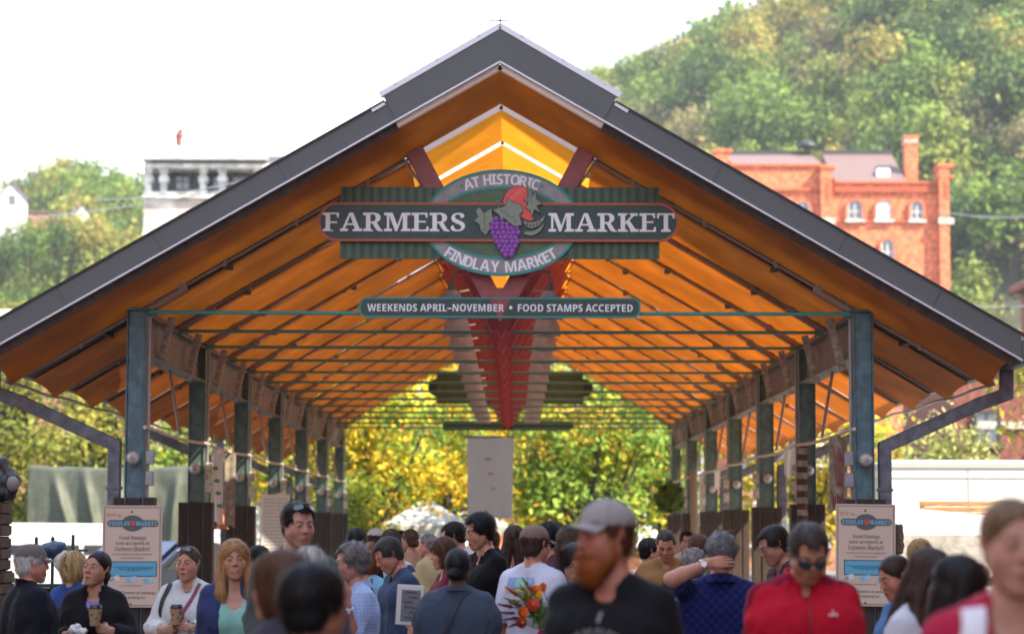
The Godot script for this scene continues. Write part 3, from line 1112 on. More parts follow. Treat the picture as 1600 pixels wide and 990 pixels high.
# a van or car from its side outline (x forward), local to its middle on the ground
func make_car(called: String, label: String, cat: String, outline: PackedVector2Array, glass: Array, width: float, paint: Material, axles: Array, r: float) -> Node3D:
	var t := thing(called, label, cat)
	var pane := mat("tinted car glass", Color(0.02, 0.03, 0.04), 0.05, {"spec": 0.8})
	var g := Geo.new()
	g.extrude(outline, width - 0.24)
	var inner := Geometry2D.offset_polygon(outline, -0.05)
	if inner.size():
		g.extrude(inner[0], width)
	part(t, "body", g, paint)
	for s in [-1.0, 1.0]:
		for q in glass:
			g = Geo.new()
			g.extrude(q, 0.02, Transform3D(Basis.IDENTITY, Vector3(0, 0, s * (width / 2 + 0.004))))
			part(t, "side_window", g, pane)
		for x in axles:
			wheel_on(t, Vector3(x, r, s * (width / 2 - 0.08)), r, -s)
		g = Geo.new()
		g.cbox(Vector3(outline[0].x * 0.0 + axles[0] + 0.35, 1.02, s * (width / 2 + 0.1)), Vector3(0.1, 0.14, 0.2), 0.02)
		part(t, "mirror", g, paint)
		g = Geo.new()
		g.cbox(Vector3(axles[0] + 0.72, 0.72, s * (width / 2 - 0.2)), Vector3(0.12, 0.14, 0.28), 0.03)
		part(t, "headlight", g, mat("headlight glass", Color(0.6, 0.62, 0.65), 0.1))
	return t


func vehicles() -> void:
	var white := mat("white vehicle paint", Color(0.58, 0.58, 0.56), 0.3, {"coat": 0.5})
	var navy := mat("navy vehicle paint", Color(0.02, 0.04, 0.10), 0.3, {"coat": 0.6})
	var steel := mat("dark metal", Color(0.02, 0.02, 0.022), 0.5)
	var P := func(a: Array) -> PackedVector2Array:
		var o := PackedVector2Array()
		for k in range(0, a.size(), 2):
			o.append(Vector2(a[k], a[k + 1]))
		return o
	var van_o: PackedVector2Array = P.call([2.3, 0.3, 2.35, 0.75, 2.2, 1.0, 1.45, 1.12, 0.85, 1.68, 0.5, 1.76, -2.1, 1.78, -2.25, 1.6, -2.3, 0.3])
	var van := make_car("minivan", "white minivan parked side on before the tarpaulin truck", "van", van_o, [P.call([1.2, 1.12, 0.78, 1.3, 0.2, 1.3, 0.2, 1.08]), P.call([0.1, 1.08, 0.1, 1.3, -0.9, 1.3, -0.9, 1.08]), P.call([-1.0, 1.08, -1.0, 1.3, -2.0, 1.3, -2.05, 1.08])], 1.8, white, [1.45, -1.45], 0.32)
	van.position = Vector3(at(140, 0, 54).x, 0, -54)
	van.rotation.y = 0.05
	var car_o: PackedVector2Array = P.call([2.1, 0.25, 2.15, 0.65, 1.9, 0.85, 1.0, 0.95, 0.3, 1.42, -0.9, 1.45, -1.7, 1.0, -2.1, 0.95, -2.15, 0.3])
	var car := make_car("parked_car", "dark blue car half hidden behind the left poster", "car", car_o, [P.call([0.8, 0.95, 0.25, 1.34, -0.3, 1.36, -0.3, 0.95]), P.call([-0.38, 0.95, -0.38, 1.36, -0.85, 1.36, -1.4, 0.98])], 1.7, navy, [1.35, -1.3], 0.31)
	car.position = Vector3(at(285, 0, 43).x, 0, -43)
	car.rotation.y = PI / 2 - 0.5
	# the truck under a green tarpaulin
	var d := 61.0
	var t := thing("tarpaulin_truck", "truck covered by a wrinkled pale green tarpaulin behind the left posts", "truck", Vector3(at(180, 0, d).x, 0, -d - 1.2))
	var x0 := at(58, 0, d).x
	var x1 := at(305, 0, d).x
	var top := at(180, 726, d).y
	var cx := (x0 + x1) / 2
	var g := Geo.new()
	var w := x1 - x0
	var fn := FastNoiseLite.new()
	fn.seed = 3
	fn.frequency = 0.6
	var fold := func(u: float, y: float) -> float:
		var k := 0.0
		for q in 5:
			var c := x0 + w * (0.14 + 0.2 * q) + (top - y) * (0.32 - 0.10 * q)
			k += 0.22 * exp(-pow((u - c) / 0.12, 2.0)) * clampf((top - y) * 0.9, 0, 1)
		return k + 0.06 * fn.get_noise_2d(u * 2.0, y)
	g.grid(90, 36, func(a: float, b: float) -> Vector3:
		var x := x0 + w * a
		if b < 0.28:
			var v := b / 0.28
			return Vector3(x, top - 0.05 * sin(a * PI) - 0.03 * pow(v * 2 - 1, 2.0) + 0.02 * fn.get_noise_1d(x * 3), -d - 2.4 + 2.4 * v)
		var y := top - 0.03 - (b - 0.28) / 0.72 * 2.2
		return Vector3(x, y, -d + fold.call(x, y)))
	for s in [0.0, 1.0]:
		g.grid(12, 12, func(a: float, b: float) -> Vector3:
			return Vector3(x0 + w * s + (0.04 * sin(b * 9 + a * 7)) * (1 - 2 * s), top - 0.03 - 2.2 * b, -d - 2.4 + 2.4 * a), s > 0)
	wpart(t, "tarpaulin", g, mat("green tarpaulin", Color(0.058, 0.070, 0.05), 0.6, {"tone": "soft", "bump": "cloth", "bump_by": 0.3}))
	g = Geo.new()
	g.cbox(Vector3(cx, 0.85, -d - 1.2), Vector3(w - 0.1, 0.3, 2.2), 0.03)
	wpart(t, "truck_bed", g, steel)
	g = Geo.new()
	g.cbox(Vector3(x1 + 0.9, 1.3, -d - 1.2), Vector3(1.7, 1.9, 2.0), 0.2)
	wpart(t, "cab", g, white)
	for x in [x0 + 0.8, x1 - 0.6, x1 + 1.1]:
		for s in [-1.0, 1.0]:
			wheel_on(t, Vector3(x, 0.42, -d - 1.2 + s * 0.95) - t.position, 0.42, -s)
	# the white box truck on the right
	d = 45.0
	t = thing("box_truck", "white box truck parked behind the right front post", "truck", Vector3(at(1520, 0, d).x, 0, -d - 1.2))
	x0 = at(1378, 0, d).x
	x1 = x0 + 4.6
	top = at(1500, 719, d).y
	g = Geo.new()
	g.cbox(Vector3((x0 + x1) / 2, (top + 0.8) / 2, -d - 1.2), Vector3(x1 - x0, top - 0.8, 2.3), 0.03)
	wpart(t, "cargo_box", g, white)
	g = Geo.new()
	g.cbox(Vector3((x0 + x1) / 2, top - 0.09, -d - 1.2), Vector3(x1 - x0 + 0.04, 0.14, 2.36), 0.02)
	g.cbox(Vector3((x0 + x1) / 2, top - 0.32, -d - 1.2), Vector3(x1 - x0 + 0.03, 0.03, 2.34), 0.01)
	for q in 4:
		g.cbox(Vector3(x0 + (x1 - x0) * q / 3.0, (top + 0.8) / 2, -d - 0.06), Vector3(0.06, top - 1.0, 0.04), 0.01)
	wpart(t, "trim", g, mat("grey truck trim", Color(0.3, 0.3, 0.29), 0.4))
	g = Geo.new()
	g.cbox(Vector3(x1 + 0.8, 1.25, -d - 1.2), Vector3(1.5, 1.8, 2.0), 0.2)
	wpart(t, "cab", g, white)
	g = Geo.new()
	g.cbox(Vector3((x0 + x1) / 2, 0.7, -d - 1.2), Vector3(x1 - x0 + 1.6, 0.16, 0.9), 0.02)
	wpart(t, "chassis", g, steel)
	for x in [x0 + 0.9, x1 + 0.9]:
		for s in [-1.0, 1.0]:
			wheel_on(t, Vector3(x, 0.4, -d - 1.2 + s * 0.95) - t.position, 0.4, -s)
	# the white market tent, its sloped roof towards us
	d = 31.0
	var canvas := mat("white tent canvas", Color(0.46, 0.455, 0.44), 0.7, {"tone": "soft", "bump": "soft", "bump_by": 0.3, "backlight": 0.3})
	t = thing("market_tent", "white sloped market tent behind the right poster", "tent", Vector3(7.2, 0, -d - 1.5))
	g = Geo.new()
	var L := 4.72
	var R := 9.4
	g.grid(24, 12, func(a: float, b: float) -> Vector3:
		var x := lerpf(L, R, a)
		var y := lerpf(1.62, 2.03, b) - 0.42 * a * b - 0.08 * sin(a * PI) * sin(b * PI)
		return Vector3(x + 0.12 * (1 - a) * b, y, -d - 1.5 * b))
	g.grid(24, 3, func(a: float, b: float) -> Vector3:
		return Vector3(lerpf(L, R, a), 1.62 - 0.34 * b, -d + 0.03 * sin(a * 26.0) * b), true)
	g.grid(12, 12, func(a: float, b: float) -> Vector3:
		return Vector3(lerpf(L, R, a), lerpf(2.03, 1.6, b) - 0.42 * a * (1 - b), -d - 1.5 - 1.5 * b))
	g.face([Vector3(L, 1.62, -d), Vector3(L + 0.12, 2.03, -d - 1.5), Vector3(L, 1.6, -d - 3)], Vector3(-1, 0, 0))
	g.face([Vector3(R, 1.62, -d), Vector3(R, 1.61, -d - 1.5), Vector3(R, 1.6, -d - 3)], Vector3(1, 0, 0))
	wpart(t, "canopy", g, canvas)
	for x in [L + 0.1, R - 0.1]:
		for z in [-d - 0.1, -d - 2.9]:
			g = Geo.new()
			g.cbox(Vector3(x, 0.8, z), Vector3(0.05, 1.62, 0.05), 0.006)
			wpart(t, "pole", g, mat("white tent pole", Color(0.6, 0.6, 0.6), 0.4))
	# pale tents far down the street
	for q in [[672, 66, "white tent roof far down the street left of the black haired man"], [742, 78, "white tent roof farthest down the street"]]:
		var b := at(q[0], 0, q[1])
		var f := thing("pale_tent", q[2], "tent", Vector3(b.x, 0, -q[1]), 0, "pale tents down the street")
		g = Geo.new()
		var o := Vector3.ZERO
		var yy := 1.75 if q[1] > 50 else 2.6
		for k in 4:
			var a := TAU * k / 4 + PI / 4
			var a2 := TAU * (k + 1) / 4 + PI / 4
			var p1 := Vector3(cos(a), 0, sin(a)) * 1.7 + Vector3(0, yy, 0)
			var p2 := Vector3(cos(a2), 0, sin(a2)) * 1.7 + Vector3(0, yy, 0)
			g.face([p1, p2, Vector3(0, yy + 0.75, 0)], Vector3(cos(a + PI / 4), 0.6, sin(a + PI / 4)))
			g.face([p1, p2, p2 - Vector3(0, 0.25, 0), p1 - Vector3(0, 0.25, 0)], Vector3(cos(a + PI / 4), 0, sin(a + PI / 4)))
		part(f, "canopy", g, canvas)
		for k in 4:
			var a := TAU * k / 4 + PI / 4
			g = Geo.new()
			g.cbox(Vector3(cos(a) * 1.66, yy / 2, sin(a) * 1.66), Vector3(0.05, yy, 0.05), 0.006)
			part(f, "pole", g, mat("white tent pole", Color(0.6, 0.6, 0.6), 0.4))


# ---------------------------------------------------------------- the pavilion
const FRONT := 24.2            # the gable
const FRAME := 25.27           # the first frame; one every STEP behind it, a post at every second
const STEP := 2.44
const FRAMES := 13
const PITCH := 0.575
const LOW := 6.19              # lower edge of the orange folds at the ridge
const FOLD := 0.085


# a mesh in the scene's coordinates as a part of a thing that stands elsewhere
func wpart(parent: Node3D, called: String, g, m: Material, label := "") -> MeshInstance3D:
	var o := part(parent, called, g, m, label)
	var up: Node3D = parent
	var off := Vector3.ZERO
	while up != self and up is Node3D:
		off += up.position
		up = up.get_parent()
	o.position = -off
	return o


func pavilion() -> void:
	var orange := mat("orange canvas", Color(0.74, 0.20, 0.009), 0.75, {"tone": "dirty", "scale": 0.3, "bump": "soft", "bump_by": 0.2, "backlight": 0.34})
	var glow := mat("glow painted orange canvas", Color(0.84, 0.32, 0.02), 0.75, {"tone": "soft", "scale": 0.35, "backlight": 1.0})  # same canvas under the skylight, its glow put into colour and backlight
	var fascia := mat("grey painted fascia", Color(0.138, 0.15, 0.152), 0.55, {"tone": "grain", "scale": 2.0, "bump": "fine", "bump_by": 0.3})
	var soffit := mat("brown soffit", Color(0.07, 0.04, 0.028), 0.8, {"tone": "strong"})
	var teal := mat("teal painted steel", Color(0.095, 0.20, 0.245), 0.45, {"tone": "dirty", "scale": 1.2})
	var green := mat("green painted steel", Color(0.12, 0.205, 0.18), 0.5, {"tone": "dirty", "scale": 1.2})
	var turquoise := mat("turquoise tie rod", Color(0.04, 0.28, 0.25), 0.45)
	var tie := mat("green tie rod", Color(0.085, 0.22, 0.18), 0.4)
	var red := mat("maroon painted steel", Color(0.37, 0.05, 0.055), 0.42, {"tone": "soft"})
	var beam_m := mat("brown grey beam", Color(0.27, 0.22, 0.195), 0.6, {"tone": "dirty", "scale": 1.5})
	var tan := mat("tan bracket", Color(0.78, 0.68, 0.58), 0.6, {"tone": "dirty", "scale": 3.0})
	var galv := mat("galvanised steel", Color(0.33, 0.34, 0.37), 0.45, {"metal": 0.3, "tone": "soft"})
	var pipe := mat("grey brown conduit", Color(0.26, 0.19, 0.165), 0.5)
	var board := mat("brown timber board", Color(0.05, 0.026, 0.018), 0.7, {"tone": "strong", "scale": 2.0, "stretch": Vector3(3, 0.3, 3)})
	var dark := mat("dark metal", Color(0.02, 0.02, 0.022), 0.5)
	var white_sheet := mat("clear ridge light", Color(0.9, 0.93, 0.97), 0.45, {"alpha": 0.2})
	var trim := mat("silver flashing", Color(0.62, 0.64, 0.68), 0.4, {"metal": 0.2})
	var cream := mat("cream skylight paint", Color(0.88, 0.8, 0.72), 0.5)

	var p := thing("market_pavilion", "long open market pavilion with grey gabled roof and folded orange canvas underside", "pavilion", Vector3(0, 0, -40))
	var back := FRAME + STEP * (FRAMES - 1) + 1.07
	var eave := 5.24

	# the folds of the canvas: a face that falls away from the gable, then a short one that rises again
	for k in FRAMES:
		var dl := FRAME + STEP * k
		var d0 := FRONT + 0.03 if k == 0 else dl - 1.32
		for s in [-1.0, 1.0]:
			for zone in [[0.0, 1.0], [1.0, 5.13]]:
				var g := Geo.new()
				var sag := rng.randf_range(0.008, 0.02)
				g.grid(4 if zone[0] == 0.0 else 12, 7, func(u: float, b: float) -> Vector3:
					var x := lerpf(zone[0], zone[1], u)
					var a := x / 5.13
					var t := b
					var top := 0.14 if k == 0 else lerpf(0.13, 0.045, a)
					var y := LOW - PITCH * x + top * (1.0 - pow(t, 1.6)) - 0.045 * pow(a, 9.0) * pow(t, 2.0) - sag * sin(a * PI * 3.0) * sin(t * PI) - 0.03 * exp(-pow((1.0 - t) * 5.0, 2.0))
					return Vector3(s * x, y, -lerpf(d0, dl, t)), s < 0)
				g.grid(4, 3, func(u: float, b: float) -> Vector3:
					var x := lerpf(zone[0], zone[1], u)
					var a := x / 5.13
					return Vector3(s * x, LOW - PITCH * x - (0.03 + 0.045 * pow(a, 9.0)) * (1.0 - b) + lerpf(0.13, 0.045, a) * b, -(dl + 0.5 * b)), s < 0)
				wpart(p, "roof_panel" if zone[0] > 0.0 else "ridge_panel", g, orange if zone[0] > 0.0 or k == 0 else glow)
			# hem rod along the lower edge, bent down beside the V strut
			var h := Geo.new()
			var path := []
			for q in 12:
				var x := 4.95 - 4.05 * q / 11.0
				path.append(Vector3(s * x, LOW - PITCH * x - 0.06, -(dl + 0.02)))
			path.append(Vector3(s * 0.84, LOW - PITCH * 0.86 - 0.09, -(dl + 0.02)))
			path.append(Vector3(s * 0.79, LOW - PITCH * 0.86 - 0.19, -(dl + 0.02)))
			path.append(Vector3(s * 0.5, 4.92, -(dl + 0.02)))
			path.append(Vector3(s * 0.4, 4.72, -(dl + 0.02)))
			h.tube(path, 0.016, 6)
			for q in 5:
				var x := 1.4 + 0.75 * q
				h.box(Vector3(s * x, LOW - PITCH * x - 0.055, -(dl + 0.01)), Vector3(0.03, 0.075, 0.05))
			h.tube([Vector3(s * 3.78, LOW - PITCH * 3.78 - 0.1, -dl), Vector3(s * 3.3, LOW - PITCH * 3.3 - 0.09, -dl)], 0.036, 8)
			h.box(Vector3(s * 3.34, LOW - PITCH * 3.34 - 0.06, -dl), Vector3(0.09, 0.06, 0.08))
			wpart(p, "hem_rod", h, pipe)
			# the dark flat between two folds, and cream strips painted as skylight glimpses
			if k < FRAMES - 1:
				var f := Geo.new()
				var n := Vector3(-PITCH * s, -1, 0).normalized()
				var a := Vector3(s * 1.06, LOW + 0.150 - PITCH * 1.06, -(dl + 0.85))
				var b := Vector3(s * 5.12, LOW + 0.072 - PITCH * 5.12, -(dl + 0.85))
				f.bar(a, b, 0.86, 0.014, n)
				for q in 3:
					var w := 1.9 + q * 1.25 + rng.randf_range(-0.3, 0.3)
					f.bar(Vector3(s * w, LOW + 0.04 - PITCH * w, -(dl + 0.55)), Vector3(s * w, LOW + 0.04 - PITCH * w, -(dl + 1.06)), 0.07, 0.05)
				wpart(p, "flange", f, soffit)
			var r := Geo.new()
			var z := -(FRONT + 0.06) if k == 0 else -(dl - STEP + 1.08)
			var y0 := 0.19 if k == 0 else 0.15
			r.bar(Vector3(0, LOW + y0, z), Vector3(s * 1.05, LOW + y0 - PITCH * 1.05, z), 0.03, 0.10)
			wpart(p, "reflector_strip", r, cream)
	# added shade sheets, ridge light
	for s in [-1.0, 1.0]:
		var d := back - FRONT - 0.1
		var l := Geo.new()
		l.bar(Vector3(0, 6.815, -(FRONT + back) / 2), Vector3(s * 1.24, 6.815 - 0.585 * 1.24, -(FRONT + back) / 2), d + 0.1, 0.03, Vector3(0.585 * s, 1, 0).normalized())
		wpart(p, "ridge_light", l, white_sheet)
		for e in [0, 1]:
			var z := -FRONT if e == 0 else -back
			var zd := 0.05
			# raking fascia, with its lip, the raised one of the ridge and its flashing
			var f := Geo.new()
			var poly := PackedVector2Array([Vector2(s * 1.03, 6.394 - PITCH * 1.03), Vector2(s * 5.24, 6.394 - PITCH * 5.24), Vector2(s * 5.24, 6.66 - PITCH * 5.24), Vector2(s * 1.155, 6.66 - PITCH * 1.155)])
			f.extrude(poly, zd, Transform3D(Basis.IDENTITY, Vector3(0, 0, z)))
			wpart(p, "fascia", f, fascia)
			var jt := Geo.new()
			for x in [2.2, 3.45, 4.4]:
				var jy: float = 6.53 - PITCH * x
				var jd := Vector3(s * 0.5, 0.866, 0)
				jt.bar(Vector3(s * x, jy, z + (0.026 if e == 0 else -0.026)) - jd * 0.11, Vector3(s * x, jy, z + (0.026 if e == 0 else -0.026)) + jd * 0.11, 0.004, 0.006, Vector3.BACK)
			wpart(p, "fascia_joint", jt, dark)
			var m := Geo.new()
			m.extrude(PackedVector2Array([Vector2(0, 6.396), Vector2(s * 1.045, 6.396 - PITCH * 1.045), Vector2(s * 1.18, 6.735 - 0.585 * 1.18), Vector2(0, 6.735)]), zd, Transform3D(Basis.IDENTITY, Vector3(0, 0, z + (0.012 if e == 0 else -0.012))))
			wpart(p, "ridge_fascia", m, fascia)
			var t := Geo.new()
			t.bar(Vector3(0, 6.768, z), Vector3(s * 1.215, 6.768 - 0.585 * 1.215, z), 0.09, 0.054, Vector3(0.585 * s, 1, 0).normalized())
			for q in 3:
				var x: float = s * (0.22 + 0.42 * q)
				t.ball(Vector3(x, 6.792 - 0.585 * absf(x), z + 0.045), Vector3.ONE * 0.012, 6, 4)
			t.bar(Vector3(s * 1.17, 6.68 - 0.6 * 1.17, z - 0.02), Vector3(s * 1.3, 6.68 - 0.6 * 1.3, z - 0.02), 0.12, 0.05, Vector3(0.585 * s, 1, 0).normalized())
			wpart(p, "flashing", t, trim)
			var lip := Geo.new()
			lip.bar(Vector3(0, 6.40, z), Vector3(s * 5.25, 6.40 - PITCH * 5.25, z), 0.075, 0.016, Vector3(PITCH * s, 1, 0).normalized())
			wpart(p, "fascia_lip", lip, trim)
			var edge := Geo.new()
			edge.bar(Vector3(s * 1.17, 6.668 - PITCH * 1.17, z), Vector3(s * 5.3, 6.668 - PITCH * 5.3, z), 0.09, 0.02, Vector3(PITCH * s, 1, 0).normalized())
			wpart(p, "roof_edge", edge, dark)
			var so := Geo.new()
			so.bar(Vector3(s * 1.05, 6.37 - PITCH * 1.05, z + (-0.04 if e == 0 else 0.04)), Vector3(s * 5.2, 6.37 - PITCH * 5.2, z + (-0.04 if e == 0 else 0.04)), 0.02, 0.13, Vector3(PITCH * s, 1, 0).normalized())
			wpart(p, "soffit", so, soffit)
		# unseen opaque sheets, added to darken the canvas at overhangs and eaves
		for q in [[1.06, 5.24, FRONT + 0.03, FRONT + 0.85], [4.3, 5.24, FRONT + 0.85, back - 0.03 if s < 0 else FRONT + 6.2], [1.06, 5.24, back - 1.2, back - 0.03]]:
			if s < 0 and q[2] > 50.0 and q[0] < 2.0:
				q[1] = 4.29
			var rs := Geo.new()
			var up := Vector3(PITCH * s, 1, 0).normalized()
			rs.bar(Vector3(s * q[0], LOW + 0.24 - PITCH * q[0], -(q[2] + q[3]) / 2), Vector3(s * q[1], LOW + 0.24 - PITCH * q[1], -(q[2] + q[3]) / 2), q[3] - q[2], 0.02, up)
			wpart(p, "added_shade_sheet", rs, mat("grey added shade sheet", Color(0.2, 0.2, 0.21), 0.5, {"tone": "soft"}))
		# eave gutter and the rod that the canvas is laced to
		var gut := Geo.new()
		gut.cbox(Vector3(s * 5.31, 3.47, -(FRONT + back) / 2), Vector3(0.13, 0.24, back - FRONT + 0.06), 0.015)
		wpart(p, "gutter", gut, fascia)
		var rod := Geo.new()
		var path := []
		for q in 49:
			var u := q / 48.0
			path.append(Vector3(s * (5.16 + 0.01 * sin(q * 2.1)), LOW - PITCH * 5.13 - 0.045 + 0.012 * sin(q * 1.3), -lerpf(FRAME - 0.1, back - 1.0, u)))
		rod.tube(path, 0.017, 6)
		for k in FRAMES:
			for q in 3:
				rod.ball(Vector3(s * 5.13, LOW - PITCH * 5.13 - 0.02, -(FRAME + STEP * k - 0.16 + 0.1 * q)), Vector3.ONE * 0.02, 5, 4)
		wpart(p, "lacing_rod", rod, galv)

	# frames: the V struts, their tie rods
	for k in FRAMES:
		var z := -(FRAME + STEP * k)
		for s in [-1.0, 1.0]:
			var g := Geo.new()
			var a := Vector3(s * 0.93, 5.70, z)
			var b := Vector3(s * 0.03, 3.99, z)
			g.bar(a, b, 0.18, 0.014, Vector3.BACK, 0.004)
			g.bar(a + Vector3(0, 0, 0.065), b + Vector3(0, 0, 0.065), 0.19, 0.012, Vector3.BACK, 0.004)
			g.bar(a - Vector3(0, 0, 0.065), b - Vector3(0, 0, 0.065), 0.19, 0.012, Vector3.BACK, 0.004)
			var w := (b - a).normalized()
			var sd := w.cross(Vector3.BACK)
			for q in [-1.0, 1.0]:
				g.bar(a + sd * 0.088 * q, b + sd * 0.088 * q, 0.012, 0.118, Vector3.BACK)
			wpart(p, "strut", g, red)
			var c := Geo.new()
			for q in 2:
				var o: Vector3 = Vector3(s * (0.13 + 0.055 * q), 0.03, 0.03 * q)
				c.tube([a + o + Vector3(0, -0.02, 0), b + o + Vector3(0, 0.35, 0)], 0.014, 6)
			for q in 3:
				c.box(a.lerp(b, 0.2 + 0.22 * q) + Vector3(s * 0.16, 0.03, 0.02), Vector3(0.12, 0.03, 0.05))
			wpart(p, "conduit", c, red if k % 2 else pipe)
			var t := Geo.new()
			t.tube([Vector3(s * 3.78, 3.94, z), Vector3(s * 0.12, 3.935, z)], 0.02, 8)
			t.tube([Vector3(s * 3.72, 3.94, z), Vector3(s * 3.6, 3.94, z)], 0.034, 8)
			wpart(p, "tie_rod", t, turquoise if k == 0 else tie)
		var n := Geo.new()
		n.extrude(PackedVector2Array([Vector2(-0.17, 4.2), Vector2(0, 3.86), Vector2(0.17, 4.2)]), 0.15, Transform3D(Basis.IDENTITY, Vector3(0, 0, z)))
		wpart(p, "strut_foot", n, red)

	# posts, beams and what hangs on them
	for s in [-1.0, 1.0]:
		for b in 7:
			var z := -(FRAME + 2 * STEP * b)
			var x: float = s * 3.8
			var g := Geo.new()
			g.cbox(Vector3(x, 1.975, z), Vector3(0.17, 3.95, 0.17), 0.006)
			for q in [-1.0, 1.0]:
				g.cbox(Vector3(x + q * 0.094, 1.976, z), Vector3(0.018, 3.955, 0.21), 0.004)
			g.cbox(Vector3(x, 3.965, z), Vector3(0.26, 0.025, 0.26), 0.005)
			var po := wpart(p, "post", g, teal if b == 0 else green)
			for q in [-1.0, 0.0, 1.0]:
				var c := Geo.new()
				c.cbox(Vector3(x + q * 0.158, 1.0 + rng.randf_range(-0.004, 0.004), z + (0.1 if q == 0 else 0.0)), Vector3(0.105 if q else 0.162, 2.0, 0.04 if q == 0 else 0.24), 0.008)
				if q == 0:
					c.tube([Vector3(x, 1.62, z + 0.11), Vector3(x, 1.62, z + 0.135)], 0.022, 8)
				wpart(po, "board", c, board)
			if b < 6:
				var bm := Geo.new()
				var z2 := z - 2 * STEP
				bm.box(Vector3(x, 3.72, (z + z2) / 2), Vector3(0.016, 0.42, 2 * STEP - 0.24))
				for q in [3.5, 3.925]:
					bm.cbox(Vector3(x, q, (z + z2) / 2), Vector3(0.2, 0.018, 2 * STEP - 0.24), 0.004)
				wpart(p, "beam", bm, beam_m)
				for q in [0.27, 0.74]:
					var h := Geo.new()
					var zz := lerpf(z, z2, q)
					h.bar(Vector3(x - s * 0.03, 3.44, zz), Vector3(x - s * 0.17, 4.0, zz), 0.085, 0.02, Vector3.BACK, 0.003)
					for w in 5:
						h.tube([Vector3(x - s * (0.05 + 0.025 * w), 3.53 + 0.09 * w, zz + 0.009), Vector3(x - s * (0.05 + 0.025 * w), 3.53 + 0.09 * w, zz + 0.016)], 0.012, 6)
					wpart(p, "bracket", h, tan)
				var hr := Geo.new()
				hr.tube([Vector3(x + s * 0.01, 3.5, (z + z2) / 2), Vector3(x - s * 0.12, 2.74, (z + z2) / 2)], 0.019, 8)
				wpart(p, "hanger_rod", hr, pipe)
				var tb := Geo.new()
				tb.tube([Vector3(x - s * 0.04, 3.99, z - 0.1), Vector3(x - s * 0.04, 3.99, z2 + 0.1)], 0.016, 6)
				wpart(p, "cable", tb, pipe)
			# the conduit up the post and its junction boxes
			var cd := Geo.new()
			cd.tube([Vector3(x - s * 0.135, 1.9, z + 0.06), Vector3(x - s * 0.135, 3.88, z + 0.06)], 0.016, 8)
			cd.tube([Vector3(x - s * 0.135, 3.05, z + 0.06), Vector3(x - s * 0.135, 3.1, z + 0.06)], 0.022, 8)
			wpart(po, "conduit", cd, galv)
			for q in 2:
				var jb := Geo.new()
				jb.cbox(Vector3(x - s * 0.16, 2.42 - 0.22 * q, z + 0.08), Vector3(0.085, 0.15, 0.07), 0.008)
				jb.box(Vector3(x - s * 0.16, 2.42 - 0.22 * q, z + 0.117), Vector3(0.05, 0.09, 0.008))
				wpart(po, "junction_box", jb, galv if b == 0 else tan)
			if b % 2 == 0:
				var ds := Geo.new()
				var zz := z + 0.02
				var pts := [Vector3(s * 4.02, 0.1, zz), Vector3(s * 4.02, 2.55, zz), Vector3(s * 5.02, 3.0, zz), Vector3(s * 5.3, 3.1, zz), Vector3(s * 5.31, 3.4, zz)]
				for q in 4:
					var e: Vector3 = (pts[q + 1] - pts[q]).normalized() * 0.045
					ds.bar(pts[q] - (e if q else Vector3.ZERO), pts[q + 1] + e, 0.10 + 0.002 * q, 0.135 + 0.002 * q, Vector3.BACK.cross(e).normalized(), 0.01)
				for q in [0.6, 2.1]:
					ds.cbox(Vector3(s * 4.02, q, zz), Vector3(0.16, 0.03, 0.125), 0.004)
				wpart(p, "downspout", ds, mat("blue grey downspout", Color(0.165, 0.18, 0.215), 0.5, {"tone": "dirty", "scale": 1.5}))
		var rail := Geo.new()
		var rp := []
		for q in 61:
			var d := lerpf(FRAME - 0.25, FRAME + STEP * 12 + 0.2, q / 60.0)
			rp.append(Vector3(s * 3.675, 2.73 - 0.03 * absf(sin((d - FRAME) / (2 * STEP) * PI)), -d))
		rail.tube(rp, 0.02, 8)
		wpart(p, "hanging_rail", rail, tan)
	var tip := Geo.new()
	tip.tube([Vector3(0, 6.78, -FRONT - 0.02), Vector3(0, 6.86, -FRONT - 0.02)], 0.008, 6)
	tip.tube([Vector3(-0.115, 6.83, -FRONT - 0.02), Vector3(0.115, 6.835, -FRONT - 0.02)], 0.006, 6)
	tip.tube([Vector3(-0.015, 6.86, -FRONT - 0.02), Vector3(-0.015, 7.25, -FRONT - 0.02)], 0.003, 5)
	wpart(p, "lightning_rod", tip, dark)

	# round grey lamp shades in two rows beside the V struts
	var proto: Node3D
	var shade_m := mat("grey lamp shade", Color(0.46, 0.45, 0.48), 0.5, {"tone": "soft"})
